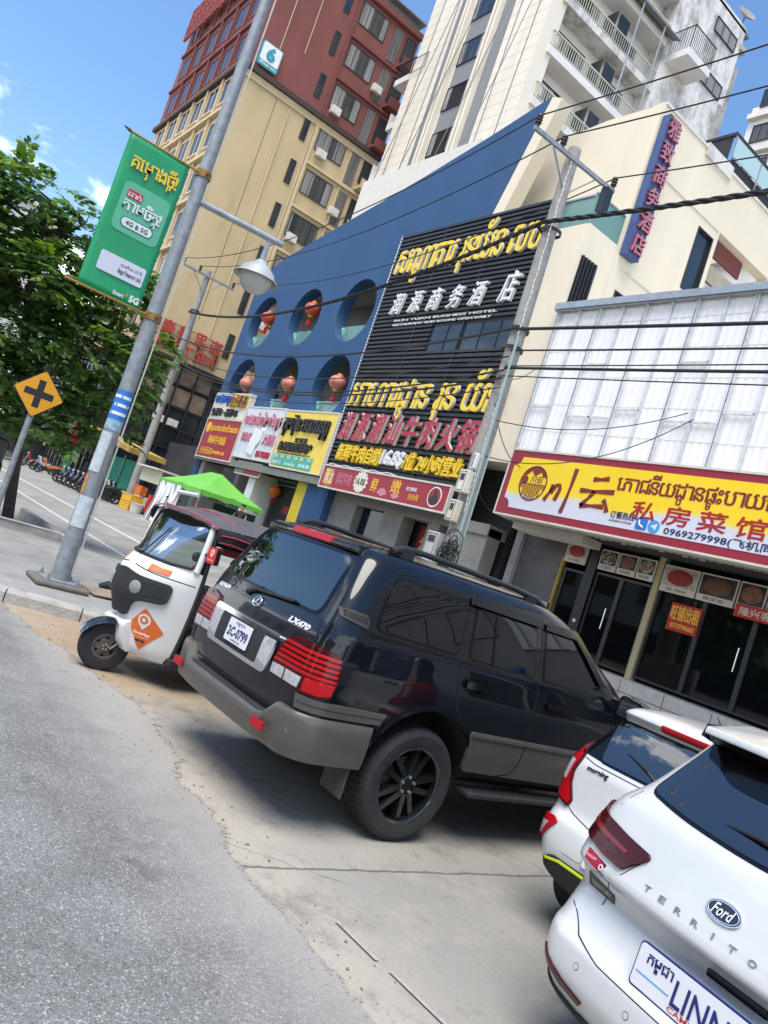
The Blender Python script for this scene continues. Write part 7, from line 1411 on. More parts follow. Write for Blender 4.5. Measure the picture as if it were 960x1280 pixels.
for z, y0 in ((6.27, 2.0), (4.09, 1.9)):
    q = MB(); q.tube([F.p(3.05, z), F.p(y0, z)], 0.018, 8); q.build('arm', mat('brass_%d' % int(z), (0.42, 0.25, 0.06), 0.4, 0.8), bn)
    q = MB(); q.lathe([(pr(z) + 0.004, z - 0.05), (pr(z) + 0.02, z - 0.05), (pr(z) + 0.02, z + 0.05), (pr(z) + 0.004, z + 0.05)], 20, Fr((PX, PY, 0), (1, 0, 0), (0, 1, 0))); q.tube([(PX + pr(z), PY, z), (PX + pr(z) + 0.09, PY + 0.03, z)], 0.02, 8); q.build('clamp', mat('clamp_%d' % int(z), (0.30, 0.17, 0.05), 0.45, 0.7), bn)
q = MB(); q.tube([F.p(2.05, 6.27), F.p(1.95, 6.29)], [0.03, 0.008], 8); q.build('spike_finial', 'dark_metal', bn)
c1 = 0.02
lettering('khmer_headline', 'គម្រោងថ្មី!', F, 2.19, 2.84, 5.76, 6.08, M['lemon'], bn, 0.012, c0=c1, bold=0.05, back=M['blue'])
q = MB(); q.prism(F, rrect(2.20, 2.86, 4.97, 5.66, 0.09), 0.010, 0.016); q.build('pale_panel', mat('banner_pale', (0.10, 0.42, 0.25), 0.5), bn)
q = MB(); q.prism(F, rrect(2.27, 2.48, 5.45, 5.56, 0.012), 0.02, 0.024); q.build('red_tab', mat('tab_red', (0.45, 0.03, 0.06), 0.5), bn); lettering('khmer_small', 'ដាក់', F, 2.285, 2.465, 5.465, 5.545, 'white', bn, 0.004, c0=0.024)
lettering('khmer_headline', 'តាមចិត្ត!', F, 2.26, 2.80, 5.21, 5.47, 'white', bn, 0.010, c0=0.02, bold=0.04, back=M['teal'])
q = MB(); q.prism(F, rrect(2.30, 2.76, 5.05, 5.195, 0.07), 0.018, 0.021); q.build('pill_edge', mat('pill_edge', (0.02, 0.17, 0.12), 0.5), bn); q = MB(); q.prism(F, rrect(2.315, 2.745, 5.062, 5.183, 0.058), 0.021, 0.023); q.build('pill', 'white', bn)
lettering('network_letters', '4G & 5G', F, 2.37, 2.69, 5.088, 5.155, mat('pill_green', (0.015, 0.12, 0.09), 0.5), bn, 0.003, c0=0.023, bold=0.03)
q = MB(); q.prism(F, rrect(2.21, 2.85, 4.38, 4.65, 0.03), 0.016, 0.02); q.build('white_panel', mat('banner_white', (0.60, 0.60, 0.68), 0.5), bn)
lettering('small_letters', 'ស្កេនទីនេះ ដើម្បី', F, 2.50, 2.81, 4.53, 4.59, 'black', bn, 0.003, c0=0.02, bold=0); lettering('small_letters', 'ដំឡើងសេវា 5G', F, 2.49, 2.82, 4.43, 4.51, 'black', bn, 0.003, c0=0.02, bold=0.02)
lettering('logo_letters', 'Smart', F, 2.52, 2.67, 4.15, 4.21, 'white', bn, 0.004, c0=c1, bold=0.03); lettering('logo_letters', '5G', F, 2.75, 2.89, 4.14, 4.24, 'white', bn, 0.004, c0=c1, bold=0.05); q = MB(); q.prism(F, [(2.69, 4.19), (2.71, 4.26), (2.72, 4.19)], c1, c1 + 0.004); q.build('logo_leaf', 'orange', bn)
tag((lambda o: o)(MB().prism(Fr((PX - 0.1, PY + 0.72, 0.155), (1, 0.1, 0), (-0.1, 1, 0.03)), fillet([(-0.34, -0.26), (0.30, -0.30), (0.36, 0.20), (-0.28, 0.28)], 0.03), 0.0, 0.02).build('cardboard_sheet', 'cardboard', bevel=0.004)), 'flat brown cardboard sheet lying on the pavement beside the lamp post', 'cardboard')
tag(MB().tube([(PX - 0.55, PY + 0.75, 0.17), (PX - 0.5, PY + 0.85, 0.23), (PX - 0.42, PY + 0.92, 0.19), (PX - 0.38, PY + 1.0, 0.22)], [0.05, 0.07, 0.06, 0.03], 7).build('black_rag', 'matte_black', smooth=60), 'small crumpled black rag behind the cardboard sheet', 'rag')

# warning sign
ws = thing('warning_sign', 'yellow diamond sign with a black cross on a grey post before the tree', 'road sign', (-13, 2.44, 0)); ws['wc'] = 1
F = east(-13.0); k_ = 0.385; dia = [(2.44, 2.63 - k_), (2.44 + k_, 2.63), (2.44, 2.63 + k_), (2.44 - k_, 2.63)]
q = MB(); q.prism(F, fillet(dia, 0.04), -0.012, 0); q.build('sign_plate', 'black', ws); q = MB(); q.prism(F, fillet([(2.44 + (a - 2.44) * 0.955, 2.63 + (b_ - 2.63) * 0.955) for a, b_ in dia], 0.035), 0, 0.002); q.build('yellow_face', mat('sign_amber', (0.75, 0.33, 0.008), 0.45, var=0.05), ws)
q = MB(); 
for a in (90, 0):
    d = Vector((math.cos(R_(a)), math.sin(R_(a)))); n = Vector((-d.y, d.x)); c = Vector((2.44, 2.63)); q.prism(F, [tuple(c + d * 0.215 + n * 0.05), tuple(c - d * 0.215 + n * 0.05), tuple(c - d * 0.215 - n * 0.05), tuple(c + d * 0.215 - n * 0.05)], 0.002 if a > 0 else 0.0025, 0.005 if a > 0 else 0.0055)
q.build('cross', 'black', ws); q = MB(); q.tube([(-13.05, 2.44, 0), (-13.05, 2.44, 2.85)], 0.045, 10); q.build('post', 'galvanised', ws, smooth=50)

# ------------------------------------------------------------------ trees
def leaf_mat(name, a, b_):
    m = bpy.data.materials.new(name); m.use_nodes = True; nt = m.node_tree; p = nt.nodes['Principled BSDF']; L = nt.links.new
    g = nt.nodes.new('ShaderNodeNewGeometry'); r_ = nt.nodes.new('ShaderNodeValToRGB'); e = r_.color_ramp.elements; e[0].color = (*a, 1); e[1].color = (*b_, 1); e[0].position = 0.1; q = e.new(0.9); q.color = tuple(c * 1.5 for c in b_) + (1,); e[2].position = 0.97 if e[2].position != 0.97 else 0.97
    L(g.outputs['Random Per Island'], r_.inputs[0]); L(r_.outputs[0], p.inputs['Base Color']); p.inputs['Roughness'].default_value = 0.42; p.inputs['Specular IOR Level'].default_value = 0.5
    t = nt.nodes.new('ShaderNodeBsdfTranslucent'); mx_ = nt.nodes.new('ShaderNodeMixRGB'); mx_.blend_type = 'MULTIPLY'; mx_.inputs[0].default_value = 1; mx_.inputs[2].default_value = (1.6, 1.7, 0.7, 1); L(r_.outputs[0], mx_.inputs[1]); L(mx_.outputs[0], t.inputs[0])
    s_ = nt.nodes.new('ShaderNodeMixShader'); s_.inputs[0].default_value = 0.35; L(p.outputs[0], s_.inputs[1]); L(t.outputs[0], s_.inputs[2]); L(s_.outputs[0], nt.nodes['Material Output'].inputs['Surface'])
    return m
M['leaf'] = leaf_mat('leaf', (0.035, 0.08, 0.026), (0.125, 0.21, 0.058)); M['leaf_yellow'] = leaf_mat('leaf_young', (0.09, 0.16, 0.02), (0.16, 0.24, 0.03)); M['bark'] = mat('bark', (0.075, 0.06, 0.048), 0.95, var=0.4, vscale=14, bump=0.9, bscale=24, streak=(1, 1, 0.25))
def frond(mb, p, d, L, n, lw, rng, droop=0.5):
    """a compound leaf: leaflets in pairs along a drooping stalk"""
    d = d.normalized(); side = d.cross(Vector((0, 0, 1))); side = side.normalized() if side.length > 0.05 else Vector((1, 0, 0)); q = p.copy()
    for i in range(n):
        t = (i + 1) / n; dd = (d + Vector((0, 0, -droop * t * t * 1.6))).normalized(); q = q + dd * (L / n); up = side.cross(dd).normalized()
        for s_ in ((-1, 1) if i < n - 1 else (0,)):
            ll = lw * (0.75 + 0.5 * math.sin(math.pi * t * 0.9)) * rng.uniform(0.85, 1.15); a = (dd * 0.55 + side * s_ * rng.uniform(0.8, 1.0) + Vector((0, 0, -rng.uniform(0.05, 0.5)))).normalized() if s_ else dd
            b_ = a.cross(up); b_ = b_.normalized() if b_.length > 0.05 else side; b_ = (b_ + up * rng.uniform(-0.4, 0.4)).normalized(); w_ = ll * 0.23; nrm = a.cross(b_); o_ = q
            mb.add([o_, o_ + a * ll * 0.38 + b_ * w_, o_ + a * ll * 0.8 + b_ * w_ * 0.75 - nrm * ll * 0.04, o_ + a * ll - nrm * ll * 0.08, o_ + a * ll * 0.8 - b_ * w_ * 0.75 - nrm * ll * 0.04, o_ + a * ll * 0.38 - b_ * w_], [(0, 1, 2, 3, 4, 5)])
def tree(name, label, base, trunk, lobes, n_per, L, lw, leafm='leaf', seed=1, young=0.12, cat='tree', group=None, tr=0.13, nl=7, density_low=1.0):
    rng = random.Random(seed); t = thing(name, label, cat, base, 0, group); t['wc'] = 1
    q = MB(); q.tube(trunk, [tr * (1 - 0.55 * i / (len(trunk) - 1)) for i in range(len(trunk))], 10); top = Vector(trunk[-1])
    for c, rx, rz in lobes:
        c = Vector(c); k = min(range(len(trunk)), key=lambda i: (Vector(trunk[i]) - c).length + (0 if i > 1 else 3)); a = Vector(trunk[k]); m_ = a.lerp(c, 0.5) + Vector((rng.uniform(-.2, .2), rng.uniform(-.2, .2), rng.uniform(-.1, .3)))
        q.tube([a, m_, c, c + Vector((0, 0, rz * 0.5))], [tr * 0.34, tr * 0.24, tr * 0.12, tr * 0.04], 6)
        for _ in range(4):
            e = c + Vector((rng.uniform(-1, 1) * rx * .8, rng.uniform(-1, 1) * rx * .8, rng.uniform(-.5, 1) * rz * .8)); q.tube([c.lerp(m_, .3), e], [tr * 0.10, 0.01], 4)
    q.build('trunk', 'bark', t, smooth=60)
    cr_ = MB()
    for c, rx, rz in lobes:
        c = Vector(c); n_ = int(n_per * rx * rx * rz)
        for _ in range(n_):
            while True:
                v = Vector((rng.uniform(-1, 1), rng.uniform(-1, 1), rng.uniform(-1, 1)))
                if 0.12 < v.length < 1: break
            v = v.normalized() * (v.length ** 0.55)
            p = c + Vector((v.x * rx, v.y * rx, v.z * rz)); d = Vector((v.x, v.y, v.z * 0.5 + 0.12)) + Vector((rng.uniform(-.6, .6), rng.uniform(-.6, .6), rng.uniform(-.3, .3))); cr_.m = 1 if (rng.random() < young * (1.8 if v.z > 0.3 else 0.5)) else 0
            frond(cr_, p - d.normalized() * L * 0.5, d, L * rng.uniform(0.7, 1.25), nl, lw, rng)
    me = bpy.data.meshes.new('crown'); me.from_pydata(cr_.v, [], cr_.f); me.materials.append(M[leafm]); me.materials.append(M['leaf_yellow'])
    for p_, i in zip(me.polygons, cr_.mi): p_.material_index = i
    o = bpy.data.objects.new('crown', me); COL.objects.link(o); o.parent = t; o.matrix_parent_inverse = Matrix.Translation(t.location).inverted(); return t
lob = [((-18.2, 0.6, 6.1), 1.3, 1.0), ((-17.8, 1.9, 7.35), 0.95, 0.6), ((-18.6, 2.1, 6.6), 0.9, 0.7), ((-18.0, 3.1, 7.2), 0.75, 0.55), ((-18.5, 3.0, 6.1), 1.1, 0.8), ((-18, 4.1, 6.25), 0.85, 0.65), ((-18.6, 1.2, 5.0), 1.3, 0.8), ((-17.8, 2.7, 5.2), 1.15, 0.75), ((-18.2, 4.4, 5.3), 1.0, 0.75), ((-17.9, 5.2, 4.75), 0.75, 0.55), ((-18.2, 1.0, 3.9), 1.3, 0.8), ((-18.4, 2.5, 4.1), 1.2, 0.75), ((-18, 3.9, 4.2), 1.1, 0.7), ((-18.2, 5.0, 3.7), 0.8, 0.6), ((-18.0, 2.0, 3.1), 1.0, 0.55), ((-18.3, 3.4, 3.2), 1.0, 0.6), ((-18.2, 4.6, 2.95), 0.75, 0.6), ((-18.3, 0.2, 3.0), 1.1, 0.7), ((-18.6, -0.9, 5.2), 1.3, 1.3), ((-19.5, 3.2, 2.5), 0.7, 0.45), ((-18.1, 5.3, 2.7), 0.45, 0.4), ((-19.0, 1.8, 5.7), 1.2, 0.8), ((-19.0, 3.6, 4.8), 1.2, 0.8), ((-19.2, 2.4, 3.3), 1.3, 0.7), ((-18.8, 0.2, 4.4), 1.4, 0.9), ((-18.0, 1.0, 7.0), 0.9, 0.6), ((-18.4, 5.2, 4.2), 0.8, 0.6), ((-19, 4.4, 3.4), 0.9, 0.6), ((-18.3, 3.6, 2.35), 0.85, 0.45), ((-18.3, 2.5, 2.45), 0.85, 0.45), ((-18.2, 4.5, 2.3), 0.6, 0.4), ((-18.6, 1.4, 2.6), 0.9, 0.5)]
tree('street_tree', 'leafy street tree with drooping compound leaves behind the green banner', (-19.6, 3.95, 0.1), [(-19.6, 3.95, 0.1), (-19.4, 3.75, 1.0), (-19.1, 3.5, 2.1), (-18.7, 3.0, 3.4), (-18.4, 2.6, 4.8), (-18.2, 2.4, 6.2)], [((c[0], c[1], c[2] - max(0, c[2] - 5.6) * 0.30), a * 0.95, b_ * 0.92) for c, a, b_ in lob], 108, 0.55, 0.165, seed=4, nl=8)
tree('street_tree', 'smaller dark tree far down the street beyond the row of motorbikes', (-62, 13.0, 0.4), [(-62, 13, 0.4), (-62, 13, 2.2), (-61.8, 13.2, 4)], [((-62, 12.2, 4.2), 2.6, 1.7), ((-61, 14.4, 3.7), 2.2, 1.4), ((-63, 15, 5), 2.4, 1.6), ((-62, 10.0, 3.6), 2.0, 1.3)], 4.5, 1.1, 0.5, seed=9, tr=0.2)
tree('street_tree', 'tall green tree far off at the left edge behind the tuk-tuk', (-70, 6, 0.3), [(-70, 6, 0.3), (-70, 6, 2.6), (-70, 6.3, 5)], [((-70, 5, 5), 3, 2), ((-70, 8, 5.6), 3, 2), ((-71, 2, 5), 3, 2.2)], 4, 1.2, 0.55, seed=12, tr=0.22)

# ------------------------------------------------------------------ utility poles and cables
def pole(label, x, y, top, r0, arm_dir, arm_half, drops):
    t = thing('utility_pole', label, 'utility pole', (x, y, gz(y)), 0, 'concrete utility poles along the shopfronts'); t['wc'] = 1
    q = MB(); q.tube([(x + 0.30 * (1 - 0) * drops, y, gz(y)), (x, y, top)], [r0, r0 * 0.68], 14); q.build('post', 'concrete_pole', t, smooth=50)
    d = Vector(arm_dir).normalized(); q = MB(); zt_ = top - 0.35; c = Vector((x, y, zt_)); n = Vector((-d.y, d.x, 0)) * 0.0
    A = c - d * arm_half; B = c + d * arm_half; F = Fr(c, d, (0, 0, 1)); q.fbox(F, -arm_half, arm_half, -0.05, 0.05, 0.12, 0.2); q.tube([F.p(-arm_half * 0.55, -0.02, 0.16), F.p(0, -0.9, 0.13)], 0.025, 6); q.tube([F.p(arm_half * 0.55, -0.02, 0.16), F.p(0, -0.9, 0.13)], 0.025, 6); q.build('cross_arm', 'galvanised', t)
    ins = []
    for k in (-0.95, -0.35, 0.95):
        p = F.p(k * arm_half, 0.05, 0.16); q = MB(); q.lathe([(0, 0), (0.05, 0), (0.05, 0.08), (0.085, 0.10), (0.06, 0.14), (0.085, 0.18), (0.06, 0.22), (0.08, 0.26), (0.05, 0.32), (0, 0.33)], 12, Fr(p, (1, 0, 0), (0, 1, 0))); q.build('insulator', 'black', t, smooth=40); ins.append(p + Vector((0, 0, 0.3)))
    for z in (top - 2.3, top - 4.9, top - 5.4): q = MB(); q.lathe([(r0, z), (r0 + 0.03, z), (r0 + 0.03, z + 0.08), (r0, z + 0.08)], 16, Fr((x + 0.1 * drops, y, 0), (1, 0, 0), (0, 1, 0))); q.build('pole_band', 'dark_metal', t)
    return t, ins
pA, insA = pole('concrete utility pole in front of the black slatted wall carrying meter boxes', -14.43, 12.4, 13.15, 0.24, (0.05, 1, 0), 1.5, 1)
pB, insB = pole('concrete utility pole farther down the street beside the food stall', -40.1, 13.2, 13.4, 0.22, (0.0, 1, 0), 1.5, 0)
q = MB(); q.box(-14.3, -14.1, 13.55, 13.8, 12.1, 12.75); q.build('switch_box', 'dark_metal', pA)
q = MB(); q.tube([(-14.12 + 0.002 * k + 0.015 * math.sin(k * .7), 12.14, 12.6 - k * 0.075) for k in range(121)], [0.016 if k % 2 == 0 else 0.004 for k in range(121)], 5)
q.build('light_string', 'white', pA)
q = MB(); q.tube([(-13.72, 12.15, 0.5), (-13.78, 12.12, 4.2), (-13.95, 12.12, 8.0)], 0.035, 6); q.tube([(-13.6, 12.2, 0.5), (-13.66, 12.15, 5.2)], 0.02, 6); q.build('conduit', mat('conduit_green', (0.25, 0.36, 0.36), 0.6), pA)
def boxy(name, label, x0, x1, y0, y1, z0, z1, m, cat='meter box', group='utility boxes on the near pole', win=True):
    s = thing(name, label, cat, ((x0 + x1) / 2, (y0 + y1) / 2, z0), 0, group); s['wc'] = 1; F = south(y0)
    q = MB(); q.box(x0, x1, y0, y1, z0, z1); q.build('case', m, s, bevel=0.02)
    q = MB(); q.frame(F, x0 + 0.04, x1 - 0.04, z0 + 0.04, z1 - 0.04, 0.012, 0, 0.006); q.build('door_edge', 'grey_seam', s)
    if win: q = MB(); q.fbox(F, x0 + 0.09, x1 - 0.09, z1 - 0.26, z1 - 0.1, 0.0, 0.008); q.build('dial_window', 'dark_metal', s)
    return s
boxy('meter_box', 'white meter box highest on the near utility pole', -14.25, -13.93, 11.95, 12.15, 4.0, 4.55, 'sign_cream'); boxy('meter_box', 'cream meter box just below the highest one on the near pole', -14.28, -13.98, 11.95, 12.15, 3.28, 3.8, mat('box_cream', (0.58, 0.54, 0.42), 0.5, var=0.1)); boxy('meter_box', 'small white strip box at the top of the near pole boxes', -14.02, -13.9, 12.0, 12.12, 4.62, 5.0, 'white', win=False)
boxy('electric_cabinet', 'large pale grey electric cabinet standing left of the near utility pole', -14.75, -14.32, 12.0, 12.3, 1.7, 2.95, mat('cabinet', (0.42, 0.42, 0.40), 0.6, var=0.12, stain=0.4, sscale=2), 'cabinet')
tag(MB().box(-14.9, -12.9, 12.5, 12.75, 0.4, 1.75).build('low_wall', M['mould'], bevel=0.02), 'low stained concrete wall behind the near utility pole', 'wall')
rg = random.Random(5); q = MB()
for k in range(26):
    a0 = rg.uniform(0, 6.28); cx, cz_ = -13.85 + rg.uniform(-.14, .14), 2.55 + rg.uniform(-.35, .35); ra = rg.uniform(0.1, 0.32)
    q.tube([(cx + ra * math.cos(a0 + t * 0.5), 12.02 + rg.uniform(-.07, .07), cz_ + ra * 1.2 * math.sin(a0 + t * 0.5)) for t in range(11)], 0.012, 5)
tag(q.build('cable_coil', 'cable'), 'tangle of black cable coiled on the near utility pole', 'cable coil')
def cable(label, a, b_, sag, r=0.02, twist=False, ext=None, name='cable'):
    a = Vector(a); b_ = Vector(b_); n = 28; P = []
    for i in range(n + 1): t = i / n; p = a.lerp(b_, t); p.z -= sag * 4 * t * (1 - t); P.append(p)
    mb = MB()
    if twist:
        for ph in (0, 2.1, 4.2):
            n2 = 150; Q = []
            for i in range(n2 + 1): t = i / n2; p = a.lerp(b_, t); p.z -= sag * 4 * t * (1 - t); an_ = t * 150 + ph; Q.append(p + Vector((0, math.cos(an_) * r * 0.8, math.sin(an_) * r * 0.8)))
            mb.tube(Q, r * 0.75, 5)
    else: mb.tube(P, r, 5)
    return tag(mb.build(name, 'cable', smooth=60), label, 'cable', 'overhead cables between the poles')
PR = Vector((14, 12.2, 0))
names = ('outermost', 'middle', 'inner')
for k in range(3):
    cable('thin power line from the %s insulator of the near pole to the far pole' % names[k], insA[k], insB[k], 1.1, 0.018)
    cable('thin power line running right from the %s insulator of the near pole' % names[k], insA[k], insA[k] + Vector((26, 0.2, (0.3, -0.2, -0.7)[k])), 0.5, 0.018)
cable('thick twisted cable sagging between the near and far poles', (-14.4, 12.15, 11.05), (-40.2, 12.95, 11.0), 1.15, 0.043, True); cable('thick twisted cable running right from the near pole above the cream wall', (-14.4, 12.15, 11.05), (12, 11.9, 10.7), 0.55, 0.043, True)
for z, s, r_, l in ((8.25, 0.9, 0.035, 'highest black telecom cable across the black wall letters'), (7.5, 1.0, 0.02, 'thin telecom cable second from the top across the lanterns'), (7.15, 1.15, 0.026, 'telecom cable third from the top across the lanterns'), (6.95, 1.05, 0.03, 'lowest thick telecom cable across the lanterns'), (6.7, 1.1, 0.016, 'thin drooping telecom cable lowest on the blue front')):
    cable(l, (-14.1, 12.15, z), (-40.3, 12.95, z + 1.3), s, r_)
for z, z2, s, r_, l in ((8.2, 7.45, 0.12, 0.04, 'thick black cable highest in front of the white corrugated wall'), (7.65, 7.15, 0.1, 0.022, 'black cable second from the top in front of the white corrugated wall'), (7.25, 7.0, 0.05, 0.014, 'thin black cable third from the top across the white corrugated wall'), (7.2, 6.7, 0.08, 0.034, 'thick lowest black cable in front of the white corrugated wall'), (7.0, 6.55, 0.15, 0.014, 'thin cable just under the thick one on the white wall')):
    cable(l, (-14.1, 12.15, z), (12, 11.9, z2), s, r_)
for k, (a, b_, s) in enumerate((((-14.05, 12.15, 6.3), (-15.8, 15.3, 5.6), 0.3), ((-14.0, 12.15, 5.9), (-11.5, 15.9, 7.6), 0.35), ((-13.95, 12.15, 5.0), (-11.3, 15.9, 7.45), 0.6), ((-14.2, 12.15, 7.0), (-17.1, 15.9, 8.8), 0.2), ((-14, 12.15, 4.6), (-16.2, 15.2, 4.2), 0.2))):
    cable(('service wire from the near pole to the left end of the restaurant sign', 'upper service wire from the near pole to the white corrugated wall', 'slack lower service wire from the near pole to the corrugated wall', 'service wire from the near pole to the cream corner', 'service wire from the meter boxes to the restaurant sign foot')[k], a, b_, s, 0.012, name='service_wire')

# ------------------------------------------------------------------ tent, stall, bikes
tn = thing('market_tent', 'bright green pop-up tent with clear plastic side sheets in front of the shops', 'tent', (-31, 13.3, 0.4)); tn['wc'] = 1
M['tent_green'] = mat('tent_green', (0.14, 0.43, 0.06), 0.6, var=0.06, vscale=1.0); x0, x1, y0, y1, ze, za = -33.6, -28.9, 12.1, 14.9, 2.32, 3.2
rx0, rx1 = -31.9, -30.7; yc = 13.5; q = MB(); C_ = [(x0, y0, ze), (x1, y0, ze), (x1, y1, ze), (x0, y1, ze)]; Rg = [Vector((rx0, yc, za)), Vector((rx1, yc, za))]
def sheet(a, b_, c, d, n=8, sag=0.10):
    base = len(q.v)
    for i in range(n + 1):
        for j in range(n + 1):
            u, v = i / n, j / n; p = Vector(a).lerp(Vector(b_), u).lerp(Vector(d).lerp(Vector(c), u), v); p.z -= sag * math.sin(math.pi * v) * (0.6 + 0.4 * math.sin(math.pi * u)); q.v.append(tuple(p))
    for i in range(n):
        for j in range(n): k = base + i * (n + 1) + j; q.f.append((k, k + n + 1, k + n + 2, k + 1)); q.mi.append(0)
sheet(C_[0], C_[1], Rg[1], Rg[0]); sheet(C_[1], C_[2], Rg[1], Rg[1]); sheet(C_[2], C_[3], Rg[0], Rg[1]); sheet(C_[3], C_[0], Rg[0], Rg[0])
for a, b_ in ((0, 1), (1, 2), (2, 3), (3, 0)):
    base = len(q.v); n = 10
    for i in range(n + 1): p = Vector(C_[a]).lerp(Vector(C_[b_]), i / n); q.v += [tuple(p), (p.x, p.y, p.z - 0.20 - 0.03 * math.sin(i * 2))]
    for i in range(n): q.f.append((base + 2 * i, base + 2 * i + 2, base + 2 * i + 3, base + 2 * i + 1)); q.mi.append(0)
q.build('canopy', 'tent_green', tn, smooth=25)
for x, y, _ in C_: q = MB(); q.tube([(x, y, gz(y)), (x, y, ze)], 0.03, 6); q.build('leg', 'steel', tn)
q = MB(); n = 20
for i in range(n + 1):
    p = Vector((x0 + 0.05, y0, 0)).lerp(Vector((x0 + 2.9, y0 - 0.08, 0)), i / n); q.v += [(p.x, p.y + 0.06 * math.sin(i * 1.7), ze - 0.12), (p.x - 0.15 * (i / n) ** 2, p.y - 0.05 + 0.10 * math.sin(i * 1.3), 1.3 + 0.0 * i), (p.x - 0.25, p.y - 0.12 + 0.1 * math.sin(i * 1.1), gz(y0) + 0.03 + 1.55 * max(0, i / n - 0.55) ** 1.3)]
for i in range(n): q.f += [(i * 3, i * 3 + 3, i * 3 + 4, i * 3 + 1), (i * 3 + 1, i * 3 + 4, i * 3 + 5, i * 3 + 2)]; q.mi += [0, 0]
q.build('plastic_side', 'plastic_sheet', tn, smooth=60)
q = MB(); n = 12
for i in range(n + 1): p = Vector((x0, y0, 0)).lerp(Vector((x0, y1, 0)), i / n); q.v += [(p.x + 0.02 * math.sin(i * 1.7), p.y, ze - 0.12), (p.x - 0.1 + 0.03 * math.sin(i * 1.3), p.y, gz(y0) + 0.03)]
q.f = [(2 * i, 2 * i + 2, 2 * i + 3, 2 * i + 1) for i in range(n)]; q.mi = [0] * n; q.build('plastic_end', 'plastic_sheet', tn, smooth=60)
q = MB(); q.fbox(south(y1 - 0.1), x0 + 0.2, x1 - 0.2, 0.9, 2.0, 0, 0.02); q.build('green_back_sheet', mat('dark_green_sheet', (0.012, 0.10, 0.06), 0.7), tn)
q = MB(); q.tube([(x0 + 2.6, y0 - 0.05, 1.95), (x1, y0 - 0.03, 2.05)], 0.09, 8); q.build('rolled_sheet', mat('rolled_sheet', (0.6, 0.6, 0.6), 0.5), tn)

st = thing('food_stall', 'small food cart with a cream board and dark shelf goods beside the far pole', 'food stall', (-37.2, 13.2, 0.4)); st['wc'] = 1; F = south(12.9)
q = MB(); q.fbox(F, -38.7, -35.9, 1.95, 2.62, -0.05, 0); q.build('cream_board', mat('stall_cream', (0.56, 0.54, 0.36), 0.6, var=0.08), st); q = MB(); q.fbox(F, -38.7, -35.9, 0.55, 1.2, -0.9, 0); q.build('counter', mat('stall_counter', (0.48, 0.46, 0.30), 0.6, var=0.15), st); q = MB(); q.fbox(F, -38.7, -35.9, 1.2, 1.95, -0.9, -0.8); q.build('back_shelf', 'dark_int', st)
q = MB()
for k in range(16): q.fbox(F, -38.5 + k * 0.16, -38.38 + k * 0.16, 1.2, 1.45 + 0.3 * rr.random(), -0.6 + 0.3 * rr.random(), -0.2)
q.build('goods', M['matte_black'], st); q = MB(); q.fbox(F, -36.3, -35.95, 0.5, 1.4, 0.0, 0.1); q.build('red_panel', 'red', st)
q = MB(); q.fbox(F, -38.8, -35.8, 2.62, 2.7, -1.0, 0.25); q.build('roof', 'pale_trim', st)
for x in (-38.65, -35.95): q = MB(); q.tube([(x, 12.95, 0.42), (x, 12.95, 2.62)], 0.03, 6); q.build('post', 'steel', st)
for x in (-38.0, -36.6): q = MB(); q.lathe([(0.0, -0.02), (0.16, -0.02), (0.16, 0.02), (0, 0.02)], 20, Fr((x, 12.86, 0.56), (1, 0, 0), (0, 0, 1))); q.build('wheel', 'rubber', st)
M['crate_yellow'] = mat('crate_yellow', (0.70, 0.40, 0.015), 0.5, var=0.1)
def crate(label, x, y, z, sx=0.55, sy=0.4, h=0.32, m='crate_yellow'):
    t = thing('crate', label, 'crate', (x, y, z), 0.2, 'yellow plastic crates by the food stall'); q = MB(); a, b_ = sx / 2, sy / 2
    q.box(-a, a, -b_, b_, 0, 0.03)
    for k in range(3): z0 = 0.03 + k * (h - 0.03) / 3; F1 = Fr((0, 0, 0), (1, 0, 0), (0, 0, 1)); q.box(-a, a, -b_, -b_ + 0.02, z0, z0 + h * 0.26); q.box(-a, a, b_ - 0.02, b_, z0, z0 + h * 0.26); q.box(-a, -a + 0.02, -b_ + 0.02, b_ - 0.02, z0, z0 + h * 0.26); q.box(a - 0.02, a, -b_ + 0.02, b_ - 0.02, z0, z0 + h * 0.26)
    for px in (-1, 1):
        for py in (-1, 1): q.box(px * a - 0.03, px * a + 0.03, py * b_ - 0.03, py * b_ + 0.03, 0, h)
    q.build('crate_body', m, t); q = MB(); q.frame(Fr((0, 0, h), (1, 0, 0), (0, 1, 0)), -a - 0.02, a + 0.02, -b_ - 0.02, b_ + 0.02, 0.035, 0, 0.02); q.build('rim', m, t)
crate('yellow crate on the ground before the food stall, bottom of the pair', -36.75, 12.25, 0.39, 0.8, 0.55, 0.42); crate('yellow crate topmost of the pair before the food stall', -36.75, 12.25, 0.83, 0.8, 0.55, 0.30); crate('orange basket hanging under the cream board of the stall', -37.3, 12.7, 1.25, 0.5, 0.3, 0.4, 'orange')
bk = thing('bucket', 'white plastic tub beside the yellow crates', 'bucket', (-35.9, 12.3, 0.39)); q = MB(); q.lathe([(0, 0), (0.24, 0), (0.31, 0.42), (0.33, 0.42), (0.33, 0.45), (0.29, 0.45), (0.22, 0.03), (0, 0.03)], 20); q.build('tub', 'pale_trim', bk, smooth=40); q = MB(); q.tube([(0.31, 0, 0.42), (0.2, -0.2, 0.5), (-0.2, -0.2, 0.5), (-0.31, 0, 0.42)], 0.012, 6); q.build('handle', 'steel', bk)
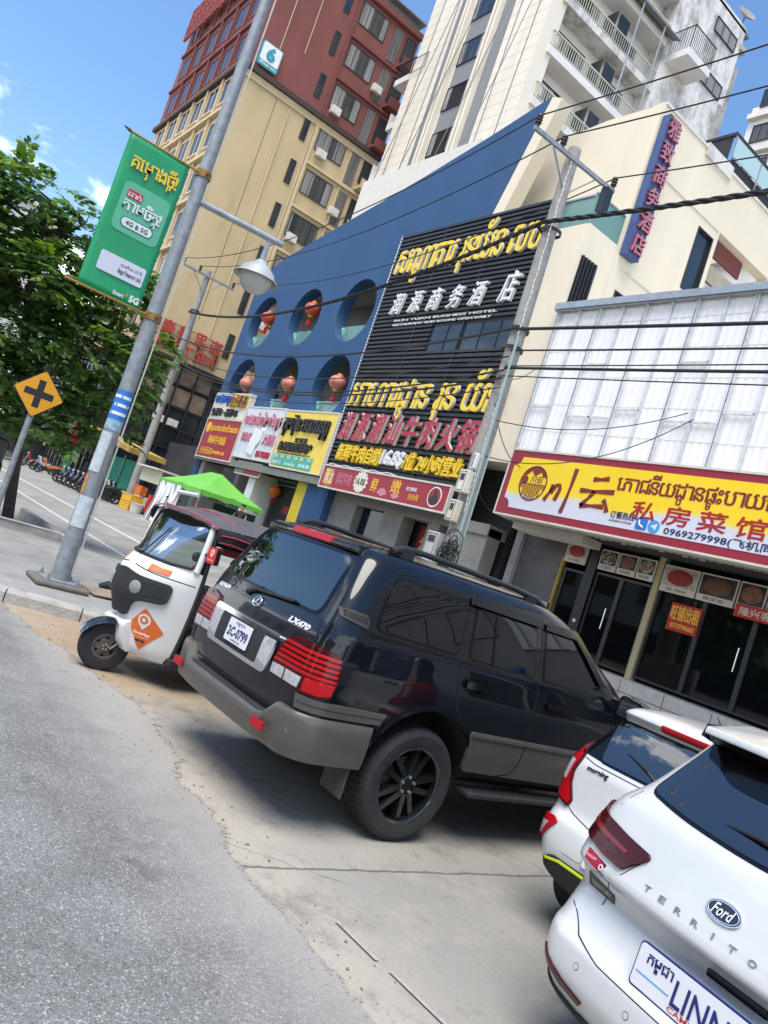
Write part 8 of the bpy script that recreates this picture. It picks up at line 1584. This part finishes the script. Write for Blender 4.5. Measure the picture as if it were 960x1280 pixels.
M['bike_black'] = mat('bike_black', (0.012, 0.012, 0.014), 0.25, coat=0.6); M['bike_white'] = mat('bike_white', (0.6, 0.6, 0.6), 0.3, coat=0.6); M['bike_red'] = mat('bike_red', (0.35, 0.015, 0.015), 0.3, coat=0.6); M['bike_orange'] = mat('bike_orange', (0.6, 0.16, 0.02), 0.3, coat=0.6); M['bike_blue'] = mat('bike_blue', (0.02, 0.08, 0.3), 0.3, coat=0.6)
def motorbike(label, x, y, rz, paint, group='motorbikes parked along the far side'):
    t = thing('motorbike', label, 'motorbike', (x, y, gz(y)), rz, group)
    for yy, nm in ((0.62, 1), (-0.62, -1)):
        q = MB(); F = Fr((0, yy, 0.29), (0, 1, 0), (0, 0, 1)); q.lathe([(0.22, -0.04), (0.27, -0.045), (0.29, -0.02), (0.29, 0.02), (0.27, 0.045), (0.22, 0.04)], 24, F); w_ = q.build('wheel', 'rubber', t, smooth=40)
        q = MB(); q.lathe([(0.19, -0.02), (0.225, -0.03), (0.225, 0.03), (0.19, 0.02)], 24, F); q.lathe([(0, -0.05), (0.05, -0.05), (0.05, 0.05), (0, 0.05)], 12, F)
        for k in range(6): a = k * math.pi / 3; q.tube([F.p(0.04 * math.cos(a), 0.04 * math.sin(a)), F.p(0.2 * math.cos(a), 0.2 * math.sin(a))], 0.012, 5)
        q.build('rim', 'dark_metal', w_)
        q = MB(); P = arc(yy, 0.29, 0.33, 30, 150, 8); [q.v.extend([(-0.06, a, b_), (0.06, a, b_)]) for a, b_ in P]; q.f = [(2 * i, 2 * i + 1, 2 * i + 3, 2 * i + 2) for i in range(8)]; q.mi = [0] * 8; q.build('mudguard', paint, t, smooth=60)
    S_ = Fr((0, 0, 0), (0, 1, 0), (0, 0, 1))
    q = MB(); q.prism(S_, fillet([(0.42, 0.98), (0.30, 0.55), (0.05, 0.42), (-0.2, 0.5), (-0.75, 0.66), (-0.85, 0.74), (-0.2, 0.72), (0.05, 0.6), (0.22, 0.66), (0.30, 1.0)], 0.05), -0.11, 0.11); q.build('fairing', paint, t, bevel=0.02, smooth=40)
    q = MB(); q.prism(S_, fillet([(0.05, 0.70), (-0.15, 0.76), (-0.7, 0.82), (-0.72, 0.75), (-0.2, 0.70), (0.0, 0.64)], 0.03), -0.12, 0.12); q.build('seat', 'rubber', t, bevel=0.025, smooth=40)
    q = MB(); q.box(-0.10, 0.10, -0.25, 0.15, 0.22, 0.48); q.tube([(0.12, 0.05, 0.28), (0.15, -0.5, 0.25), (0.15, -0.85, 0.36)], [0.025, 0.035, 0.045], 8); q.build('engine', 'dark_metal', t, bevel=0.02)
    q = MB(); [q.tube([(sx * 0.06, 0.62, 0.29), (sx * 0.06, 0.40, 0.85)], 0.02, 6) for sx in (-1, 1)]; q.build('fork', 'steel', t)
    q = MB(); q.tube([(-0.34, 0.22, 1.02), (-0.12, 0.34, 1.0), (0.12, 0.34, 1.0), (0.34, 0.22, 1.02)], 0.016, 6)
    for sx in (-1, 1): q.tube([(sx * 0.2, 0.3, 1.0), (sx * 0.28, 0.3, 1.2)], 0.008, 5); q.sphere((sx * 0.30, 0.3, 1.24), 0.055, 6, (1.2, 0.3, 0.8))
    q.build('handlebar', 'black', t); q = MB(); q.sphere((0, 0.45, 0.93), 0.085, 8, (1, 0.6, 1)); q.build('headlight', 'clear_lens', t, smooth=60)
    q = MB(); q.box(-0.05, 0.05, -0.9, -0.86, 0.62, 0.68); q.build('tail_light', 'red_lens', t); return t
rb = random.Random(8); cols = ['bike_black', 'bike_black', 'bike_white', 'bike_black', 'bike_red', 'bike_black', 'bike_black', 'bike_blue', 'bike_black']; M['rim_grey'] = M['dark_metal']
desc = ['black motorbike first of the row beyond the lamp post', 'black motorbike second of the far row', 'white motorbike third in the far row', 'black motorbike fourth in the far row before the red one', 'dark red motorbike in the middle of the far row', 'black motorbike just beyond the dark red one', 'black motorbike before the blue one in the far row', 'blue motorbike near the far end of the row', 'black motorbike last of the far row beyond the blue one']
for i in range(9): motorbike(desc[i], -38.6 - i * 0.85, 11.6 + rb.uniform(-.12, .12), R_(175 + rb.uniform(-16, 16)), cols[i])
motorbike('orange motorbike far down the street at the left', -52, 11.8, R_(170), 'bike_orange'); motorbike('white motorbike far down the street beyond the orange one', -54.2, 11.9, R_(190), 'bike_white'); motorbike('red motorbike farthest down the street at the left', -56.5, 11.7, R_(180), 'bike_red')
motorbike('black motorbike left of the far utility pole', -42.3, 13.1, R_(150), 'bike_black'); motorbike('white motorbike leaning between the lamp post and the far pole', -41.3, 12.7, R_(165), 'bike_white'); motorbike('black motorbike tucked closest to the far utility pole', -43.4, 13.7, R_(170), 'bike_black')
motorbike('black motorbike standing at the front of the green tent', -30.0, 11.75, R_(100), 'bike_black'); motorbike('black motorbike parked before the shop window beside the white pillar', -30.9, 15.2, R_(20), 'bike_black'); motorbike('dark motorbike half hidden by the tuk-tuk roof', -26.4, 12.3, R_(95), 'bike_black')

# a person seated under the tent
def person(label, loc, rz, shirt, trousers):
    t = thing('person', label, 'person', loc, rz)
    bm = bmesh.new(); L = bm.verts.layers.skin.verify()
    J = {'pelvis': (0, 0, 0.50, .13), 'waist': (0, 0.02, 0.68, .115), 'chest': (0, 0.0, 0.90, .135), 'neck': (0, 0.02, 1.08, .055), 'head': (0, 0.05, 1.20, .085), 'crown': (0, 0.04, 1.28, .075)}
    for s_, k in ((-1, 'l'), (1, 'r')):
        J.update({k + 'sh': (s_ * 0.18, 0, 1.0, .06), k + 'el': (s_ * 0.25, 0.06, 0.76, .042), k + 'wr': (s_ * 0.16, 0.28, 0.70, .03), k + 'ha': (s_ * 0.13, 0.36, 0.69, .032), k + 'hip': (s_ * 0.10, 0.05, 0.48, .085), k + 'kn': (s_ * 0.13, 0.44, 0.48, .06), k + 'an': (s_ * 0.13, 0.42, 0.08, .04), k + 'to': (s_ * 0.14, 0.58, 0.04, .035)})
    V = {}
    for n_, (x, y, z, r_) in J.items(): v = bm.verts.new((x, y, z)); V[n_] = v; v[L].radius = (r_, r_)
    V['pelvis'][L].use_root = True
    E_ = [('pelvis', 'waist'), ('waist', 'chest'), ('chest', 'neck'), ('neck', 'head'), ('head', 'crown')]
    for k in 'lr': E_ += [('chest', k + 'sh'), (k + 'sh', k + 'el'), (k + 'el', k + 'wr'), (k + 'wr', k + 'ha'), ('pelvis', k + 'hip'), (k + 'hip', k + 'kn'), (k + 'kn', k + 'an'), (k + 'an', k + 'to')]
    for a, b_ in E_: bm.edges.new((V[a], V[b_]))
    me = bpy.data.meshes.new('body'); bm.to_mesh(me); bm.free(); o = bpy.data.objects.new('body', me); COL.objects.link(o); o.modifiers.new('s', 'SKIN'); m_ = o.modifiers.new('d', 'SUBSURF'); m_.levels = 2; m_.render_levels = 2
    me2 = bpy.data.meshes.new_from_object(o.evaluated_get(bpy.context.evaluated_depsgraph_get())); o.modifiers.clear(); o.data = me2
    for x in ('skin', shirt, trousers): me2.materials.append(M[x])
    for p in me2.polygons:
        c = p.center; p.use_smooth = True
        p.material_index = 2 if (c.z < 0.56 and not (c.z < 0.12)) else (1 if 0.56 <= c.z < 1.05 and (abs(c.x) < 0.24 and c.y < 0.14) else 0)
    o.parent = t
    q = MB(); q.sphere((0, 0.025, 1.265), 0.095, 10, (0.95, 1.05, 0.85)); q.build('hair', 'black', o, smooth=60)
    q = MB(); [q.sphere((sx * 0.03, 0.135, 1.225), 0.011, 6) for sx in (-1, 1)]; q.build('eyes', 'black', o); q = MB(); q.prism(Fr((0, 0.14, 1.20), (0, 1, 0), (0, 0, 1)), [(-0.02, -0.02), (0.022, -0.015), (0, 0.03)], -0.012, 0.012); q.build('nose', 'skin', o); q = MB(); q.box(-0.024, 0.024, 0.125, 0.138, 1.158, 1.166); q.build('mouth', mat('lips', (0.3, 0.1, 0.09), 0.5), o); return t
person('person in a dark top sitting under the green tent behind the tuk-tuk roof', (-27.6, 13.4, 0.95), R_(220), 'matte_black', 'navy')
sl = thing('stool', 'red plastic stool under the seated person in the tent', 'stool', (-27.6, 13.4, 0.4)); q = MB(); q.lathe([(0, 0.93), (0.18, 0.93), (0.18, 0.97), (0, 0.97)], 16); q.build('seat', 'red', sl)
for k in range(4): a = k * math.pi / 2 + 0.78; q = MB(); q.tube([(0.14 * math.cos(a), 0.14 * math.sin(a), 0.93), (0.2 * math.cos(a), 0.2 * math.sin(a), 0)], 0.02, 6); q.build('leg', 'red', sl)

# ------------------------------------------------------------------ far end of the street
def far_shop(label, x0, x1, y, h, m, storeys, awn, seed, name='shophouse', group='shophouses at the far end of the street'):
    b_ = thing(name, label, 'building', ((x0 + x1) / 2, y, 0.4), 0, group); b_['wc'] = 1; S_ = south(y)
    q = MB(); q.box(x0, x1, y, y + 14, 3.8, h); q.build('wall', m, b_); q = MB(); q.box(x0, x1, y + 1.2, y + 13, 0.4, 3.8); q.build('shopfront', 'dark_int', b_); q = MB(); q.box(x0 - 0.2, x1 + 0.2, y - 0.2, y + 14.2, h, h + 0.3); q.build('roof', 'pale_trim', b_)
    q = MB(); q.prism(east(x0), [(y, 3.7), (y - 1.8, 3.1), (y - 1.8, 2.95), (y, 3.5)], 0, x1 - x0); q.build('awning', awn, b_)
    n_ = max(1, int((x1 - x0) / 3.2))
    for s_ in range(storeys):
        for i in range(n_): xa = x0 + (i + 0.25) * (x1 - x0) / n_; window(b_, south(y - 0.02), xa, xa + 1.6, 5.0 + s_ * 3.4, 6.7 + s_ * 3.4, 'pale_trim', depth=0, w=0.08)
        q = MB(); q.fbox(S_, x0, x1, 7.6 + s_ * 3.4, 7.8 + s_ * 3.4, 0, 0.7); q.build('balcony', 'pale_trim', b_)
    return b_
M['far_blue'] = mat('far_blue_glass', (0.10, 0.16, 0.24), 0.3, var=0.2, vscale=0.4); M['tarp_green'] = mat('green_tarpaulin', (0.015, 0.24, 0.16), 0.7, var=0.2, vscale=2); M['far_white'] = mat('far_white', (0.58, 0.57, 0.54), 0.8, var=0.1, vscale=0.3, stain=0.3)
far_shop('grey blue glass shophouse beyond the beige block', -90, -75, 16.5, 16, 'far_blue', 3, 'tarp_green', 1); far_shop('white shophouse farther beyond the beige block', -108, -91, 17, 13, 'far_white', 2, 'ochre_awning' if 'ochre_awning' in M else 'orange', 2); far_shop('pale shophouse farthest along the far side', -130, -109, 17.5, 17, 'sign_silver', 3, 'tarp_green', 3)
far_shop('white house with blue roof tanks at the left edge behind the tree', -86, -66, -3.5, 19.0, 'far_white', 3, 'tarp_green', 4, 'white_house', None)
far_shop('tall white shophouse facing the end of the street', -150, -128, 2, 19, 'far_white', 4, 'orange', 6)
for i, (x, y) in enumerate(((-68, 4.6), (-68, 6.6))):
    tk = thing('water_tank', ('blue plastic water tank nearer the left edge on the white house roof', 'blue plastic water tank second on the white house roof')[i], 'water tank', (x, y, 19.3), 0, 'blue water tanks on the roof'); q = MB(); q.lathe([(0, 0), (0.62, 0), (0.62, 1.3), (0.5, 1.5), (0.2, 1.6), (0, 1.6)], 20); q.build('tank_body', M['blue'], tk, smooth=40); q = MB(); q.lathe([(0, 1.6), (0.22, 1.6), (0.22, 1.7), (0, 1.7)], 14); q.build('lid', 'navy', tk)
gt = thing('tarpaulin_fence', 'teal green tarpaulin fence behind the motorbikes near the far pole', 'fence', (-48, 15.2, 0.4)); gt['wc'] = 1; q = MB(); n = 40
for i in range(n + 1): x = -52.5 + 6.5 * i / n; q.v += [(x, 15.2 + 0.06 * (i % 2), 0.5), (x, 15.2 + 0.06 * (i % 2), 2.9)]
q.f = [(2 * i, 2 * i + 2, 2 * i + 3, 2 * i + 1) for i in range(n)]; q.mi = [0] * n; q.build('tarpaulin', 'tarp_green', gt)
for x in (-52.5, -49.2, -46): q = MB(); q.tube([(x, 15.15, 0.4), (x, 15.15, 3.1)], 0.04, 6); q.build('post', 'steel', gt)
sgn = thing('shop_pillar_sign', 'green pillar with small red and white sign boards down the street', 'sign', (-60, 14.6, 0.4)); sgn['wc'] = 1; q = MB(); q.box(-60.2, -59.8, 14.4, 14.8, 0.4, 6.6); q.build('pillar', mat('mint_pillar', (0.12, 0.45, 0.30), 0.6), sgn); q = MB(); q.box(-59.9, -59.7, 13.2, 14.2, 3.6, 4.9); q.build('white_board', 'white', sgn); q = MB(); q.box(-59.85, -59.65, 14.2, 14.75, 2.9, 5.2); q.build('red_board', 'red', sgn)

rs = random.Random(21); q = MB()                                     # grit along the ragged asphalt edge and in the gutter
for _ in range(520):
    if rs.random() < 0.6: x = rs.choice((-8.2, -6.9, -5.1, -4.4, -3.0, -2.2)) + rs.gauss(0, 0.45); y = 2.55 + rs.gauss(0, 0.15)
    else: x = rs.uniform(-9.2, -5.5); y = rs.uniform(2.3, 3.9)
    s_ = rs.choice((0.003, 0.004, 0.005, 0.006, 0.010)) * rs.uniform(0.7, 1.3); T_ = Matrix.Translation((x, y, 0.005)) @ Matrix.Rotation(rs.uniform(0, 3), 4, 'Z') @ Matrix.Rotation(rs.uniform(-.5, .5), 4, 'X')
    b0 = len(q.v); q.v += [tuple(T_ @ Vector(p)) for p in ((s_, 0, 0), (0, s_ * .8, 0), (-s_, 0, 0.2 * s_), (0, -s_ * .9, 0), (0, 0, s_ * .8), (0, 0, -s_ * .6))]
    q.f += [tuple(b0 + i for i in f) for f in ((0, 1, 4), (1, 2, 4), (2, 3, 4), (3, 0, 4), (1, 0, 5), (2, 1, 5), (3, 2, 5), (0, 3, 5))]; q.mi += [0] * 8
gv = q.build('gravel', mat('grit', (0.26, 0.24, 0.21), 0.9, col2=(0.12, 0.115, 0.11), vscale=30), weld=False); gv['kind'] = 'stuff'; gv['label'] = 'loose grit along the ragged asphalt edge and gutter'
# the other side of the street, seen only in glass and paint
ob = thing('opposite_block', 'red and beige block across the street behind the camera', 'building', (2, -32, 0)); ob['wc'] = 1; q = MB(); q.box(-9, 7, -46, -32, 0, 17); q.build('beige_wall', 'beige_wall', ob); q = MB(); q.box(-9, 7, -46, -32.05, 17, 27); q.build('red_wall', 'red_wall', ob)
for i in range(6):
    for j in range(4): q = MB(); q.box(-8 + j * 3.8, -6 + j * 3.8, -32.02, -31.9, 4 + i * 3.6, 6 + i * 3.6); q.build('window', 'window', ob)
ob = thing('opposite_block', 'low white shophouses across the street behind the camera', 'building', (-22, -26, 0)); ob['wc'] = 1; q = MB(); q.box(-60, -14, -40, -26, 3.5, 10); q.build('wall', 'far_white', ob); q = MB(); q.box(-60, -14, -40, -27, 0, 3.5); q.build('shopfront', 'dark_int', ob)
for j in range(9): q = MB(); q.box(-58 + j * 5, -55.5 + j * 5, -26.02, -25.9, 5.5, 7.8); q.build('window', 'window', ob)
ob = thing('opposite_block', 'grey block across the street to the right behind the camera', 'building', (30, -24, 0)); ob['wc'] = 1; q = MB(); q.box(14, 46, -40, -24, 0, 13); q.build('wall', 'grey_wall', ob)
for o in list(bpy.data.objects):
    if 'wc' in o.keys(): del o['wc']
